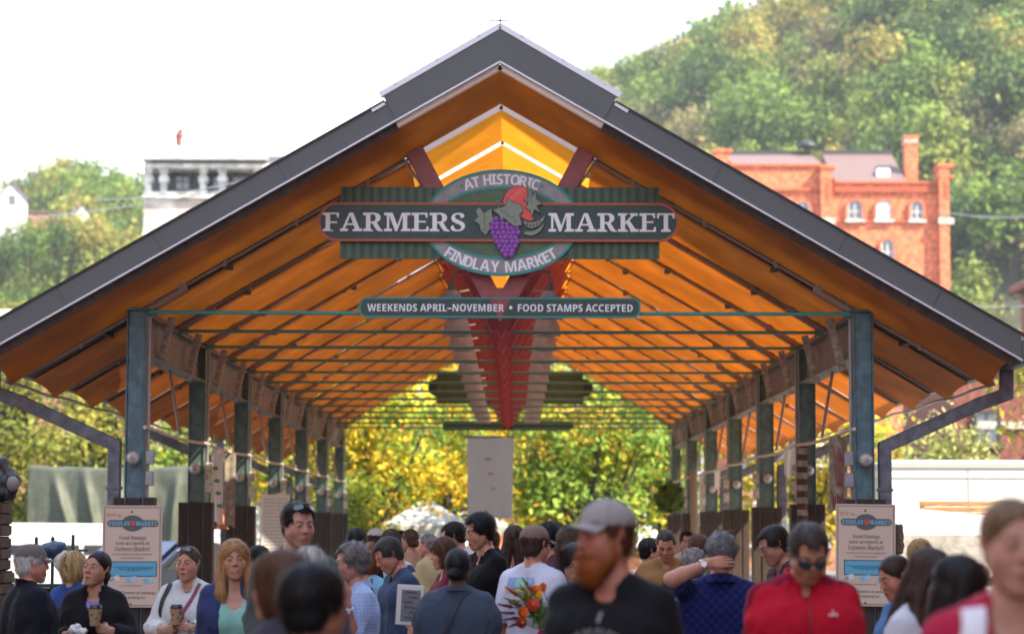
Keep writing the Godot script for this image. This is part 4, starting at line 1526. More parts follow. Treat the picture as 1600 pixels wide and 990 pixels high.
	for s in [-1.0, 1.0]:
		for k in FRAMES - 1:
			var pos := Vector3(s * 0.54, 3.99, -(FRAME + STEP * (k + 0.5)))
			var lab := "grey bell lamp shade, %s from front in the %s row beside V struts" % [["first", "second", "third", "fourth", "fifth", "sixth", "seventh", "eighth", "ninth", "tenth", "eleventh", "last"][k], "left" if s < 0 else "right"]
			if proto == null:
				proto = thing("hanging_lamp", lab, "lamp", pos, 0, "lamps beside the V struts")
				var g := Geo.new()
				g.lathe([Vector2(0.03, 0.31), Vector2(0.06, 0.30), Vector2(0.1, 0.25), Vector2(0.14, 0.16), Vector2(0.163, 0.07), Vector2(0.17, 0.0), Vector2(0.162, 0.0), Vector2(0.152, 0.07), Vector2(0.13, 0.155), Vector2(0.09, 0.24)], 20)
				part(proto, "shade", g, shade_m)
				var st := Geo.new()
				st.tube([Vector3(0, 0.3, 0), Vector3(0, 0.46, 0), Vector3(0.04, 0.53, 0), Vector3(0.22, 0.56, 0)], 0.014, 8)
				st.lathe([Vector2(0.0, 0.4), Vector2(0.04, 0.4), Vector2(0.045, 0.28), Vector2(0.0, 0.28)], 10)
				part(proto, "stem", st, pipe)
				var bl := Geo.new()
				bl.ball(Vector3(0, 0.13, 0), Vector3(0.06, 0.09, 0.06))
				part(proto, "bulb", bl, mat("unlit bulb", Color(0.7, 0.7, 0.66), 0.3))
			else:
				another(proto, pos, 0.0 if s < 0 else PI, lab)
	# caged lamps on the posts
	var cage: Node3D
	var glass := mat("frosted lamp glass", Color(0.55, 0.5, 0.46), 0.3, {"coat": 0.6})
	for s in [-1.0, 1.0]:
		for b in 7:
			var pos := Vector3(s * 3.8, 2.41, -(FRAME + 2 * STEP * b) + 0.115)
			var nth: String = ["front", "second", "third", "fourth", "fifth", "sixth", "last"][b]
			var lab := "round caged lamp on the %s post of the %s row" % [nth, "left" if s < 0 else "right"]
			if cage == null:
				cage = thing("caged_lamp", lab, "lamp", pos, 0, "caged lamps on the posts")
				var bs := Geo.new()
				bs.tube([Vector3(0, 0, -0.01), Vector3(0, 0, 0.03)], 0.06, 16)
				part(cage, "base", bs, galv)
				var gl := Geo.new()
				gl.ball(Vector3(0, 0, 0.085), Vector3(0.062, 0.062, 0.07), 14, 9)
				part(cage, "globe", gl, glass)
				var wr := Geo.new()
				for q in 4:
					var arc := []
					for w in 13:
						var a := PI * w / 12.0
						arc.append(Vector3(0, 0, 0.03) + Vector3(cos(a) * cos(q * PI / 4), cos(a) * sin(q * PI / 4), sin(a) * 1.75) * 0.072)
					wr.tube(arc, 0.0045, 5)
				for q in [0.06, 0.105]:
					var rg := []
					for w in 17:
						rg.append(Vector3(cos(TAU * w / 16) * 0.068, sin(TAU * w / 16) * 0.068, q))
					wr.tube(rg, 0.0045, 5, false)
				part(cage, "cage", wr, galv)
			else:
				another(cage, pos, 0, lab)


# ---------------------------------------------------------------- signs
func signs() -> void:
	var deep := mat("dark green sign paint", Color(0.027, 0.066, 0.053), 0.5, {"tone": "soft", "world": false})
	var leaf_green := mat("mid green sign paint", Color(0.075, 0.145, 0.06), 0.5, {"tone": "soft", "world": false})
	var grey := mat("grey sign paint", Color(0.34, 0.345, 0.34), 0.55, {"tone": "soft", "world": false})
	var teal := mat("teal sign paint", Color(0.01, 0.24, 0.22), 0.5)
	var rust := mat("orange sign border", Color(0.42, 0.085, 0.03), 0.5)
	var white := mat("white sign letters", Color(0.78, 0.80, 0.84), 0.5)
	var purple := mat("purple sign paint", Color(0.30, 0.085, 0.45), 0.5)
	var purple_dark := mat("dark purple sign paint", Color(0.07, 0.015, 0.13), 0.5)
	var tomato := mat("red sign paint", Color(0.72, 0.075, 0.06), 0.5)
	var sage := mat("sage sign paint", Color(0.21, 0.25, 0.19), 0.5)
	var sage_dark := mat("dark line sign paint", Color(0.03, 0.045, 0.035), 0.5)
	var back := mat("dark sign back", Color(0.07, 0.08, 0.055), 0.7, {"tone": "strong"})
	var kx := 0.00666
	var ky := 0.00690
	var c := at(778.5, 347.3, 24.98)
	var t := thing("market_sign", "large oval farmers market sign with grapes hung under the gable", "sign", c)
	# striped boards behind
	var g := Geo.new()
	g.cbox(Vector3(2.5 * kx, 0, -0.06), Vector3(500 * kx, 109 * ky, 0.03), 0.003)
	part(t, "back_board", g, leaf_green)
	g = Geo.new()
	for k in 36:
		g.box(Vector3((2.5 - 250 + 7 + 13.9 * k) * kx, 0, -0.0436), Vector3(6.6 * kx, 108.4 * ky, 0.004))
	part(t, "stripe", g, deep)
	var cx := 5.0 * kx
	var O := Transform3D(Basis.IDENTITY, Vector3(cx, 0, -0.025))
	g = Geo.new()
	g.extrude(ellipse(121 * kx, 80 * ky), 0.03, O)
	part(t, "oval_plate", g, grey)
	g = Geo.new()
	g.add(ring(ellipse(122 * kx, 81 * ky), ellipse(118 * kx, 77 * ky), 0.036, -0.042), Transform3D(Basis.IDENTITY, Vector3(cx, 0, 0)))
	g.add(ring(ellipse(105 * kx, 55 * ky), ellipse(101.5 * kx, 51.5 * ky), 0.008, -0.012), Transform3D(Basis.IDENTITY, Vector3(cx, 0, 0)))
	part(t, "oval_rim", g, teal)
	g = Geo.new()
	g.extrude(ellipse(102 * kx, 52 * ky), 0.008, Transform3D(Basis.IDENTITY, Vector3(cx, 0, -0.0095)))
	part(t, "oval_centre", g, leaf_green)
	g = Geo.new()
	g.extrude(pill(557 * kx, 53 * ky, 26.3 * ky, 12), 0.03, Transform3D(Basis.IDENTITY, Vector3(0, 0, 0.012)))
	part(t, "name_board", g, deep)
	part(t, "name_board_border", ring(pill(564 * kx, 59 * ky, 29.4 * ky, 12), pill(556 * kx, 52 * ky, 25.9 * ky, 12), 0.036, -0.005), rust)
	var serif := font("Droid Serif", 700)
	var sans := font("Droid Sans", 700)
	g = Geo.new()
	var F := Vector3(0, 0, 0.0305)
	g.add(slab("FARMERS", 222 * kx, 28 * ky, serif), Transform3D(Basis.IDENTITY, Vector3((615.5 - 778.5) * kx, -0.3 * ky, 0.0305)))
	g.add(slab("MARKET", 197 * kx, 28 * ky, serif), Transform3D(Basis.IDENTITY, Vector3((955.5 - 778.5) * kx, -0.3 * ky, 0.0305)))
	part(t, "lettering", g, white)
	g = Geo.new()
	g.add(arc_letters("AT HISTORIC", 15.5 * ky, sans, 112 * kx, 65.5 * ky, 2.12, 1.02, false), Transform3D(Basis.IDENTITY, Vector3(cx, 0, -0.007)))
	g.add(arc_letters("FINDLAY MARKET", 16.5 * ky, sans, 112 * kx, 67.5 * ky, PI + 0.70, TAU - 0.72, true), Transform3D(Basis.IDENTITY, Vector3(cx, 0, -0.007)))
	part(t, "oval_lettering", g, white)
	g = Geo.new()
	for x in [721.0, 846.5]:
		g.extrude(ellipse(2.4 * kx, 2.4 * ky, 12), 0.006, Transform3D(Basis.IDENTITY, Vector3((x - 778.5) * kx, (347.3 - 291.5) * ky, -0.007)))
	part(t, "dot", g, teal)
	# the fruit: outlines of the painted cut-outs, in pixels of an enlarged view
	var S := func(pts: Array, grow := 0.0) -> PackedVector2Array:
		var o := PackedVector2Array()
		for q in pts:
			o.append(Vector2((q.x / 5.5 + 640 - 778.5) * kx, -(q.y / 5.5 + 260 - 347.3) * ky))
		return o
	var soft := func(o: PackedVector2Array) -> PackedVector2Array:
		for r in 2:
			var q := PackedVector2Array()
			for k in o.size():
				var a := o[k]
				var b := o[(k + 1) % o.size()]
				q.append(a.lerp(b, 0.25))
				q.append(a.lerp(b, 0.75))
			o = q
		return o
	var cut := func(called: String, pts: PackedVector2Array, z: float, m: Material) -> Node3D:
		var outer := Geometry2D.offset_polygon(pts, 0.0075)
		var og := Geo.new()
		og.extrude(outer[0], 0.008, Transform3D(Basis.IDENTITY, Vector3(0, 0, z - 0.005)))
		var gg := Geo.new()
		gg.extrude(pts, 0.012, Transform3D(Basis.IDENTITY, Vector3(0, 0, z)))
		var o := part(t, called, gg, m)
		part(o, "outline", og, sage_dark)
		return o
	var tom: PackedVector2Array = S.call([Vector2(800, 335), Vector2(812, 270), Vector2(848, 215), Vector2(900, 186), Vector2(955, 183), Vector2(1005, 198), Vector2(1024, 245), Vector2(1012, 300), Vector2(1003, 345), Vector2(1030, 372), Vector2(1048, 420), Vector2(1070, 445), Vector2(1050, 472), Vector2(1000, 462), Vector2(955, 432), Vector2(895, 392), Vector2(850, 345)])
	var tm: Node3D = cut.call("tomato", soft.call(tom), 0.036, tomato)
	g = Geo.new()
	for k in 6:
		var a := Vector2(820 + k * 20, 300 - k * 17)
		var pts: PackedVector2Array = S.call([a, a + Vector2(60, -20), a + Vector2(118, 8), a + Vector2(60, -12)])
		g.extrude(pts, 0.003, Transform3D(Basis.IDENTITY, Vector3(0, 0, 0.0437)))
	part(tm, "highlight", g, mat("pale red sign paint", Color(0.85, 0.2, 0.14), 0.5))
	var leaves := [
		[[Vector2(600, 360), Vector2(638, 412), Vector2(702, 368), Vector2(704, 420), Vector2(722, 462), Vector2(682, 488), Vector2(690, 532), Vector2(655, 590), Vector2(612, 550), Vector2(602, 500), Vector2(556, 470), Vector2(592, 440), Vector2(568, 388)], Vector2(640, 410), Vector2(655, 570), 0.046],
		[[Vector2(718, 382), Vector2(780, 366), Vector2(828, 348), Vector2(840, 285), Vector2(892, 322), Vector2(952, 340), Vector2(974, 392), Vector2(940, 420), Vector2(962, 505), Vector2(900, 518), Vector2(845, 476), Vector2(806, 442), Vector2(796, 470), Vector2(768, 420)], Vector2(780, 380), Vector2(940, 490), 0.058],
		[[Vector2(1012, 178), Vector2(1044, 222), Vector2(1052, 272), Vector2(1082, 226), Vector2(1086, 290), Vector2(1134, 332), Vector2(1088, 346), Vector2(1118, 402), Vector2(1072, 372), Vector2(1052, 432), Vector2(1036, 382), Vector2(998, 362), Vector2(1026, 322), Vector2(982, 294), Vector2(1022, 284)], Vector2(1050, 330), Vector2(1020, 200), 0.056],
	]
	for l in leaves:
		var o: Node3D = cut.call("leaf", S.call(l[0]), l[3], sage)
		var vg := Geo.new()
		var ab: PackedVector2Array = S.call([l[1], l[2]])
		var dir := (ab[1] - ab[0]).normalized()
		var nor := Vector2(-dir.y, dir.x)
		for q in 5:
			var a := ab[0].lerp(ab[1], q / 5.0)
			var e: Vector2 = ab[1] if q == 0 else a + (dir * 0.5 + nor * (1.0 if q % 2 else -1.0)) * 0.05
			var w := nor * 0.003 if q == 0 else Vector2(-(e - a).y, (e - a).x).normalized() * 0.0022
			vg.extrude(PackedVector2Array([a - w, a + w, e + w * 0.3, e - w * 0.3]), 0.003, Transform3D(Basis.IDENTITY, Vector3(0, 0, l[3] + 0.0067 + 0.0004 * q)))
		part(o, "vein", vg, sage_dark)
	for pod in [[Vector2(972, 468), Vector2(1000, 518), Vector2(1052, 536), Vector2(1112, 510), Vector2(1150, 466), Vector2(1170, 420), Vector2(1118, 466), Vector2(1060, 488), Vector2(1010, 480)], [Vector2(974, 566), Vector2(1020, 596), Vector2(1080, 588), Vector2(1132, 550), Vector2(1164, 478), Vector2(1116, 532), Vector2(1060, 560), Vector2(1010, 558)]]:
		cut.call("pea_pod", soft.call(S.call(pod)), 0.044, sage)
	g = Geo.new()
	for k in 5:
		var q: PackedVector2Array = S.call([Vector2(1010 + 27 * k, 500 + [0, 10, 8, -2, -22][k])])
		g.ball(Vector3(q[0].x, q[0].y, 0.051), Vector3(0.012, 0.0125, 0.006), 8, 5)
	part(t, "pea", g, leaf_green)
	g = Geo.new()
	var tendril := []
	for k in 22:
		var a := k / 21.0
		var q: PackedVector2Array = S.call([Vector2(742 + 22 * sin(a * 9.0) + 38 * a, 360 - 95 * a + 18 * cos(a * 9.0))])
		tendril.append(Vector3(q[0].x, q[0].y, 0.05))
	g.tube(tendril, 0.0045, 6)
	part(t, "tendril", g, sage)
	var gr := Geo.new()
	gr.ball(Vector3.ZERO, Vector3(0.0265, 0.0275, 0.011), 12, 6)
	var grape_mesh := gr.mesh()
	gr = Geo.new()
	gr.extrude(ellipse(0.0305, 0.0315, 16), 0.006, Transform3D.IDENTITY)
	var rim_mesh := gr.mesh()
	gr = Geo.new()
	for k in 3:
		gr.extrude(PackedVector2Array([Vector2(-0.012 + 0.008 * k, -0.014 - 0.002 * k), Vector2(-0.004 + 0.008 * k, 0.0), Vector2(-0.007 + 0.008 * k, 0.001)]), 0.003, Transform3D(Basis.IDENTITY, Vector3(0, 0, 0.0105)))
	var nick_mesh := gr.mesh()
	var rows := [[745, 455, 2], [712, 496, 6], [708, 534, 6], [722, 572, 6], [738, 610, 5], [752, 648, 5], [776, 686, 4], [800, 722, 3], [828, 756, 2]]
	for r in rows:
		for k in r[2]:
			var q: PackedVector2Array = S.call([Vector2(r[0] + 43.0 * k + rng.randf_range(-3, 3), r[1] + rng.randf_range(-3, 3))])
			var o := part(t, "grape", grape_mesh, purple)
			o.position = Vector3(q[0].x, q[0].y, 0.043 + 0.002 * (k % 2))
			part(o, "outline", rim_mesh, purple_dark).position.z = -0.004
			part(o, "nick", nick_mesh, purple_dark)
	g = Geo.new()
	for s in [-1.0, 1.0]:
		for y in [-0.2, 0.25]:
			g.bar(Vector3(s * 0.62 + cx, y, -0.07), Vector3(s * (0.52 if y > 0 else 0.2), y, -0.24), 0.05, 0.03)
	part(t, "mount", g, back)
	var far := another(t, Vector3(0.06, c.y, -(FRAME + STEP * 12 + 0.25)), PI, "dark back of the oval market sign at the far gable")

	# the narrow sign on the tie rod
	c = at(781, 480.6, FRAME - 0.06)
	t = thing("notice_sign", "narrow green weekends and food stamps sign on the front tie rod", "sign", c)
	kx = 0.00672
	g = Geo.new()
	g.extrude(pill(434 * kx, 26.5 * ky, 10 * ky), 0.03, Transform3D.IDENTITY)
	part(t, "board", g, deep)
	part(t, "border", ring(pill(439 * kx, 31 * ky, 12 * ky), pill(433 * kx, 25.5 * ky, 9.5 * ky), 0.037, -0.018), teal)
	g = Geo.new()
	g.add(fit("WEEKENDS APRIL–NOVEMBER", 213 * kx, 11.5 * ky, sans, Vector3((681 - 781) * kx, -0.4 * ky, 0.018)))
	g.add(fit("FOOD STAMPS ACCEPTED", 179 * kx, 11.5 * ky, sans, Vector3((898.5 - 781) * kx, -0.4 * ky, 0.018)))
	g.extrude(ellipse(2.6 * kx, 2.6 * ky, 12), 0.006, Transform3D(Basis.IDENTITY, Vector3((798 - 781) * kx, 0, 0.018)))
	part(t, "lettering", g, white)
	another(t, Vector3(0.0, c.y, -(FRAME + STEP * 12 + 0.06)), PI, "dark back of the narrow sign on the far tie rod")

	# the two posters on the front posts
	posters(font("Droid Serif", 700))


# Clarendon-like capitals: bold serif letters whose serifs get slabs
func slab(text: String, w: float, h: float, f: Font) -> Geo:
	var out := Geo.new()
	var glyphs := []
	var all := 0.0
	for ch in text:
		var g := letters(ch, h, f, 0.008)
		var b := span(g)
		var k := h / b.size.y
		var o := Geo.new()
		o.add(g, Transform3D(Basis.from_scale(Vector3(k * 1.22, k, 1)), -b.get_center() * Vector3(k * 1.22, k, 1)))
		# slabs: thicken the ends of the upright strokes
		var sl := h * 0.135
		var feet := []
		match ch:
			"F": feet = [[-1, -0.46, 0.42], [1, -0.5, 0.3]]
			"A": feet = [[-1, -0.5, 0.36], [-1, 0.14, 0.36]]
			"R": feet = [[-1, -0.5, 0.42], [1, -0.5, 0.2]]
			"M": feet = [[-1, -0.5, 0.3], [-1, 0.18, 0.32], [1, -0.5, 0.2], [1, 0.3, 0.2]]
			"E": feet = [[-1, -0.5, 0.3], [1, -0.5, 0.3]]
			"K": feet = [[-1, -0.5, 0.4], [-1, 0.1, 0.4], [1, -0.5, 0.4], [1, 0.12, 0.34]]
			"T": feet = [[-1, -0.24, 0.48]]
		var bw: float = span(o).size.x
		for q in feet:
			o.box(Vector3((q[1] + q[2] / 2) * bw, q[0] * (h / 2 - sl / 2), 0), Vector3(q[2] * bw, sl, 0.0079))
		glyphs.append(o)
		all += bw + h * 0.07
	all -= h * 0.07
	var x := -w / 2
	for o in glyphs:
		var bw: float = span(o).size.x
		var k := w / all
		var b := span(o)
		out.add(o, Transform3D(Basis.from_scale(Vector3(k, 1, 1)), Vector3(x + k * bw / 2 - b.get_center().x * k, 0, 0)))
		x += k * (bw + h * 0.07)
	return out


func posters(serif: Font) -> void:
	var paper := mat("pale poster board", Color(0.55, 0.44, 0.355), 0.7)
	var ink := mat("dark poster ink", Color(0.03, 0.03, 0.035), 0.7)
	var grey_ink := mat("grey poster ink", Color(0.2, 0.14, 0.13), 0.7)
	var red_ink := mat("red poster ink", Color(0.5, 0.07, 0.06), 0.7)
	var blue := mat("blue poster panel", Color(0.1, 0.36, 0.5), 0.7)
	var pale := mat("pale blue paper", Color(0.33, 0.52, 0.62), 0.7)
	var white := mat("white paper", Color(0.6, 0.6, 0.6), 0.7)
	var cyan := mat("cyan letters", Color(0.2, 0.48, 0.6), 0.6)
	var steel := mat("dark metal", Color(0.02, 0.02, 0.022), 0.5)
	var italic := font("Droid Serif", 400)
	var sans := font("Droid Sans", 400)
	var u := 0.00663
	var t := thing("food_stamp_poster", "pale food stamps poster on the front left post", "poster", at(205.5, 869, FRAME - 0.19))
	var g := Geo.new()
	g.cbox(Vector3.ZERO, Vector3(93 * u, 158 * u, 0.014), 0.003)
	part(t, "board", g, paper)
	var z := 0.0085
	g = Geo.new()
	for k in 27:
		for s in [-1.0, 1.0]:
			g.box(Vector3((-43.5 + 87.0 * k / 26) * u, s * 76 * u, z), Vector3(1.7 * u, 1.7 * u, 0.003))
	for k in range(1, 46):
		for s in [-1.0, 1.0]:
			g.box(Vector3(s * 43.5 * u, (-76 + 152.0 * k / 46) * u, z), Vector3(1.7 * u, 1.7 * u, 0.003))
	part(t, "dotted_border", g, ink)
	var px := func(zx: float, zy: float) -> Vector3: return Vector3((zx / 4.95 + 150 - 205.5) * u, -(zy / 4.95 + 770 - 869) * u, z)
	g = Geo.new()
	g.extrude(ellipse(17.5 * u, 12.5 * u, 28), 0.003, Transform3D(Basis.IDENTITY, px.call(277, 236)))
	g.extrude(pill(80 * u, 10.5 * u, 5 * u), 0.004, Transform3D(Basis.IDENTITY, px.call(279, 236) + Vector3(0, 0, 0.001)))
	part(t, "emblem", g, mat("emblem grey", Color(0.09, 0.1, 0.11), 0.7))
	g = Geo.new()
	g.add(fit("FINDLAY", 33 * u, 6.2 * u, serif, px.call(176, 237) + Vector3(0, 0, 0.004), 0.002))
	g.add(fit("MARKET", 34 * u, 6.2 * u, serif, px.call(387, 237) + Vector3(0, 0, 0.004), 0.002))
	part(t, "emblem_lettering", g, cyan)
	g = Geo.new()
	g.extrude(ellipse(4 * u, 4.4 * u, 14), 0.003, Transform3D(Basis.IDENTITY, px.call(279, 236) + Vector3(0, 0, 0.004)))
	g.add(fit("NEW", 14.5 * u, 4.8 * u, italic, px.call(111, 172), 0.002))
	part(t, "red_print", g, red_ink)
	g = Geo.new()
	g.add(fit("to...", 9 * u, 4.5 * u, italic, px.call(183, 175), 0.002))
	g.add(fit("Food Stamps", 42 * u, 7.6 * u, italic, px.call(279, 350), 0.002))
	g.add(fit("now accepted at", 53 * u, 7.4 * u, italic, px.call(279, 391), 0.002))
	g.add(fit("Farmers Market!", 55 * u, 7.0 * u, italic, px.call(277, 432), 0.002))
	g.add(fit("d Stamp Station at walkway", 74 * u, 5.6 * u, sans, px.call(277, 771), 0.002))
	g.add(fit("in north parking lot", 48 * u, 5.6 * u, sans, px.call(262, 806), 0.002))
	part(t, "lettering", g, ink)
	g = Geo.new()
	g.add(fit("Farmers Market open weekends", 62 * u, 4.0 * u, italic, px.call(277, 474), 0.002))
	g.add(fit("April–November", 36 * u, 4.0 * u, italic, px.call(277, 503), 0.002))
	g.add(fit("www.findlaymarket.org", 36 * u, 3.0 * u, italic, px.call(267, 714), 0.002))
	part(t, "small_lettering", g, grey_ink)
	g = Geo.new()
	g.box(px.call(288, 586) - Vector3(0, 0, 0.0005), Vector3(73 * u, 23.5 * u, 0.003))
	part(t, "blue_panel_border", g, ink)
	g = Geo.new()
	g.box(px.call(288, 586) + Vector3(0, 0, 0.0006), Vector3(70.5 * u, 21 * u, 0.003))
	part(t, "blue_panel", g, blue)
	g = Geo.new()
	for k in 4:
		var x: float = -31.0 + [0.0, 5.0, 9.0, 20.0][k]
		while x < 31.0 - [0.0, 5.0, 9.0, 20.0][k]:
			var w := rng.randf_range(1.5, 5.0)
			g.box(px.call(288, 572 + 9 * k) + Vector3((x + w / 2) * u, 0, 0.0025), Vector3(w * u, 1.1 * u, 0.001))
			x += w + 1.0
	part(t, "panel_lettering", g, mat("navy poster ink", Color(0.03, 0.09, 0.2), 0.7))
	var cards := [[140, 665, white, 0.3], [268, 666, pale, 0.15], [402, 672, pale, 0.12]]
	for q in cards:
		g = Geo.new()
		g.box(px.call(q[0], q[1]) + Vector3(0, 0, 0.002), Vector3(18 * u, 8.5 * u, 0.002), Basis(Vector3.BACK, q[3]))
		var card := part(t, "pictured_card", g, q[2])
		g = Geo.new()
		for k in 3:
			g.box(px.call(q[0], q[1]) + Basis(Vector3.BACK, q[3]) * Vector3(-3 * u, (2 - 2 * k) * u, 0.0038), Vector3(8 * u, 0.9 * u, 0.001), Basis(Vector3.BACK, q[3]))
		part(card, "print", g, ink if q[2] == white else blue)
	g = Geo.new()
	for y in [148.0, 855.0]:
		g.tube([px.call(272, y) - Vector3(0, 0, 0.01), px.call(272, y) + Vector3(0, 0, 0.004)], 0.011, 10)
	part(t, "bolt", g, steel)
	g = Geo.new()
	g.box(Vector3(0.0, 0.2, -0.035), Vector3(0.5, 0.06, 0.05))
	g.box(Vector3(0.0, -0.2, -0.035), Vector3(0.5, 0.06, 0.05))
	part(t, "mounting_bar", g, steel)
	another(t, at(1353, 867, FRAME - 0.19), 0.0, "pale food stamps poster on the front right post").rotation.z = -0.012


# ---------------------------------------------------------------- goods, banners and stalls
func hanging_cloth(label: String, called: String, p0: Vector3, w: float, h: float, m: Material, ripple := 0.02, turn := 0.0, cat := "banner") -> Node3D:
	var t := thing(called, label, cat, p0, turn)
	var g := Geo.new()
	var ph := rng.randf() * 6.0
	for lay in 2:
		g.grid(16, 20, func(a: float, b: float) -> Vector3:
			return Vector3((a - 0.5) * w * (1.0 - 0.05 * b), -h * b - 0.02 * sin(a * 7 + ph), ripple * sin(a * 9.0 + ph + b * 1.5) * (0.3 + b) + 0.003 * lay), lay == 0)
	part(t, "cloth", g, m)
	return t


func stalls() -> void:
	var steel := mat("dark metal", Color(0.02, 0.02, 0.022), 0.5)
	var pipe := mat("grey brown conduit", Color(0.26, 0.19, 0.165), 0.5)
	var cream := mat("cream cloth", Color(0.58, 0.5, 0.4), 0.85, {"tone": "dirty", "scale": 2.0, "bump": "soft", "bump_by": 0.3, "backlight": 0.4})
	var white := mat("white cloth", Color(0.75, 0.73, 0.7), 0.85, {"bump": "soft", "bump_by": 0.3, "backlight": 0.4})
	var grey := mat("grey canvas banner", Color(0.30, 0.27, 0.265), 0.85, {"bump": "soft", "bump_by": 0.1, "backlight": 0.7})
	var crimson := mat("crimson print", Color(0.3, 0.02, 0.03), 0.85)
	# the grey banner that hangs under the far tie rod
	var d := FRAME + STEP * 12 + 0.35
	var b := hanging_cloth("blank grey canvas banner hanging at the far end of the pavilion", "hanging_banner", at(766, 683, d), 73.0 / FOCAL * d, 123.0 / FOCAL * d * 1.02, grey, 0.045)
	var g := Geo.new()
	g.tube([Vector3(-0.56, 0.01, 0), Vector3(0.56, 0.01, 0)], 0.02, 8)
	for s in [-1.0, 1.0]:
		g.tube([Vector3(s * 0.5, 0.01, 0), Vector3(s * 0.5, 3.93 - b.position.y, 0)], 0.006, 5)
	part(b, "batten", g, steel)
	g = Geo.new()
	for y in [-1.78]:
		g.box(Vector3(0, y, 0.02), Vector3(0.98, 0.012, 0.004))
	part(b, "seam", g, pipe)
	g = Geo.new()
	for k in 3:
		g.box(Vector3(-0.05 + 0.06 * k, -0.5 - 0.33 * k, 0.06), Vector3(0.14 - 0.03 * k, 0.05, 0.004))
	part(b, "faded_print", g, mat("faded pink print", Color(0.36, 0.24, 0.23), 0.85))
	# cloths on the rails along the posts
	var rail := func(s: float, dd: float) -> Vector3: return Vector3(s * 3.675, 2.70, -dd)
	b = hanging_cloth("cream cloth banner with red marks beside the right front post", "cloth_banner", rail.call(1.0, 26.3), 0.2, 0.82, cream, 0.012, -0.2)
	g = Geo.new()
	for k in 5:
		g.bar(Vector3(-0.06 + 0.025 * k, -0.62 - 0.03 * (k % 2), 0.03), Vector3(-0.05 + 0.024 * k, -0.78, 0.036), 0.018, 0.004)
	for k in 7:
		g.bar(Vector3(-0.06 + 0.02 * k, -0.1 - 0.04 * (k % 3), 0.024), Vector3(-0.02 + 0.01 * k, -0.55, 0.03), 0.006, 0.004)
	part(b, "print", g, crimson)
	b = hanging_cloth("brown and cream striped banner on the second right post's rail", "striped_banner", rail.call(1.0, 29.6), 0.14, 0.92, mat("brown stripe cloth", Color(0.09, 0.045, 0.03), 0.85), 0.01, -0.1)
	g = Geo.new()
	for k in 6:
		g.box(Vector3(0, -0.06 - 0.15 * k, 0.018), Vector3(0.13, 0.075, 0.006))
	part(b, "stripe", g, cream)
	b = hanging_cloth("white cloth hanging behind the striped banner", "cloth_banner", rail.call(1.0, 30.9), 0.16, 0.35, white, 0.02, 0.3)
	b = hanging_cloth("long white cloth on the rail by the far right posts", "cloth_banner", rail.call(1.0, 45.2), 0.16, 0.95, white, 0.02, 0.0)
	b = hanging_cloth("short white cloth on the rail by the far right posts", "cloth_banner", rail.call(1.0, 42.0), 0.1, 0.32, white, 0.01, 0.0)
	b = hanging_cloth("white cloth with leaf print behind the second left post", "cloth_banner", rail.call(-1.0, 31.2), 0.16, 0.95, white, 0.015, 0.2)
	for k in 4:
		g = Geo.new()
		g.ball(Vector3(-0.03 + 0.02 * k, -0.25 - 0.16 * k, 0.035), Vector3(0.04, 0.025, 0.004), 8, 4)
		part(b, "printed_leaf", g, mat("green print", Color(0.1, 0.3, 0.05), 0.85))
	b = hanging_cloth("plain cream cloth beside the leaf printed one", "cloth_banner", rail.call(-1.0, 32.6), 0.15, 1.0, cream, 0.01, 0.15)
	# clips with green tags on the left rail
	for k in 2:
		var c := thing("green_tag", ["left of two green tags clipped on the left rail", "right of two green tags clipped on the left rail"][k], "tag", Vector3(-3.675, 2.74, -30.9 - 1.3 * k))
		g = Geo.new()
		g.cbox(Vector3(0, 0.07, 0), Vector3(0.03, 0.12, 0.02), 0.006)
		part(c, "clip", g, mat("green plastic", Color(0.08, 0.4, 0.04), 0.4))
	# round sign and orange bell behind the second post
	var t := thing("round_sign", "round black sign with red rim hung behind the second left post", "sign", at(334, 808, 33.0))
	g = Geo.new()
	g.tube([Vector3(0, 0, -0.015), Vector3(0, 0, 0.015)], 0.15, 24)
	part(t, "disc", g, steel)
	part(t, "rim", ring(ellipse(0.165, 0.165, 32), ellipse(0.145, 0.145, 32), 0.04, -0.02), mat("red rim", Color(0.45, 0.03, 0.02), 0.5))
	g = Geo.new()
	g.tube([Vector3(0, 0.15, 0), Vector3(-0.05, 0.62, 0)], 0.005, 5)
	part(t, "cord", g, steel)
	t = thing("orange_bell", "orange clay bell hanging beside the round sign", "bell", at(346, 822, 33.0))
	g = Geo.new()
	g.lathe([Vector2(0.0, 0.17), Vector2(0.03, 0.16), Vector2(0.05, 0.08), Vector2(0.075, 0.0), Vector2(0.1, -0.04), Vector2(0.09, -0.04), Vector2(0.06, 0.0), Vector2(0.0, 0.14)], 18)
	part(t, "bell", g, mat("orange clay", Color(0.55, 0.17, 0.03), 0.6, {"tone": "soft"}))
	g = Geo.new()
	g.tube([Vector3(0, 0.16, 0), Vector3(-0.02, 0.74, 0)], 0.005, 5)
	part(t, "cord", g, steel)
	# the white price board
	t = thing("price_board", "white price board standing between the left posts", "board", Vector3(at(439, 0, 36).x, 0.07, -36), 0.1)
	g = Geo.new()
	g.cbox(Vector3(0, 1.66, 0), Vector3(0.42, 0.9, 0.02), 0.004)
	part(t, "panel", g, mat("white board", Color(0.72, 0.72, 0.68), 0.5))
	g = Geo.new()
	for k in 15:
		var x := -0.17
		while x < 0.14:
			var w := rng.randf_range(0.015, 0.05)
			g.box(Vector3(x + w / 2, 2.04 - 0.052 * k, 0.0115), Vector3(w, 0.008, 0.002))
			x += w + 0.012
	part(t, "print", g, mat("grey poster ink", Color(0.2, 0.14, 0.13), 0.7))
	g = Geo.new()
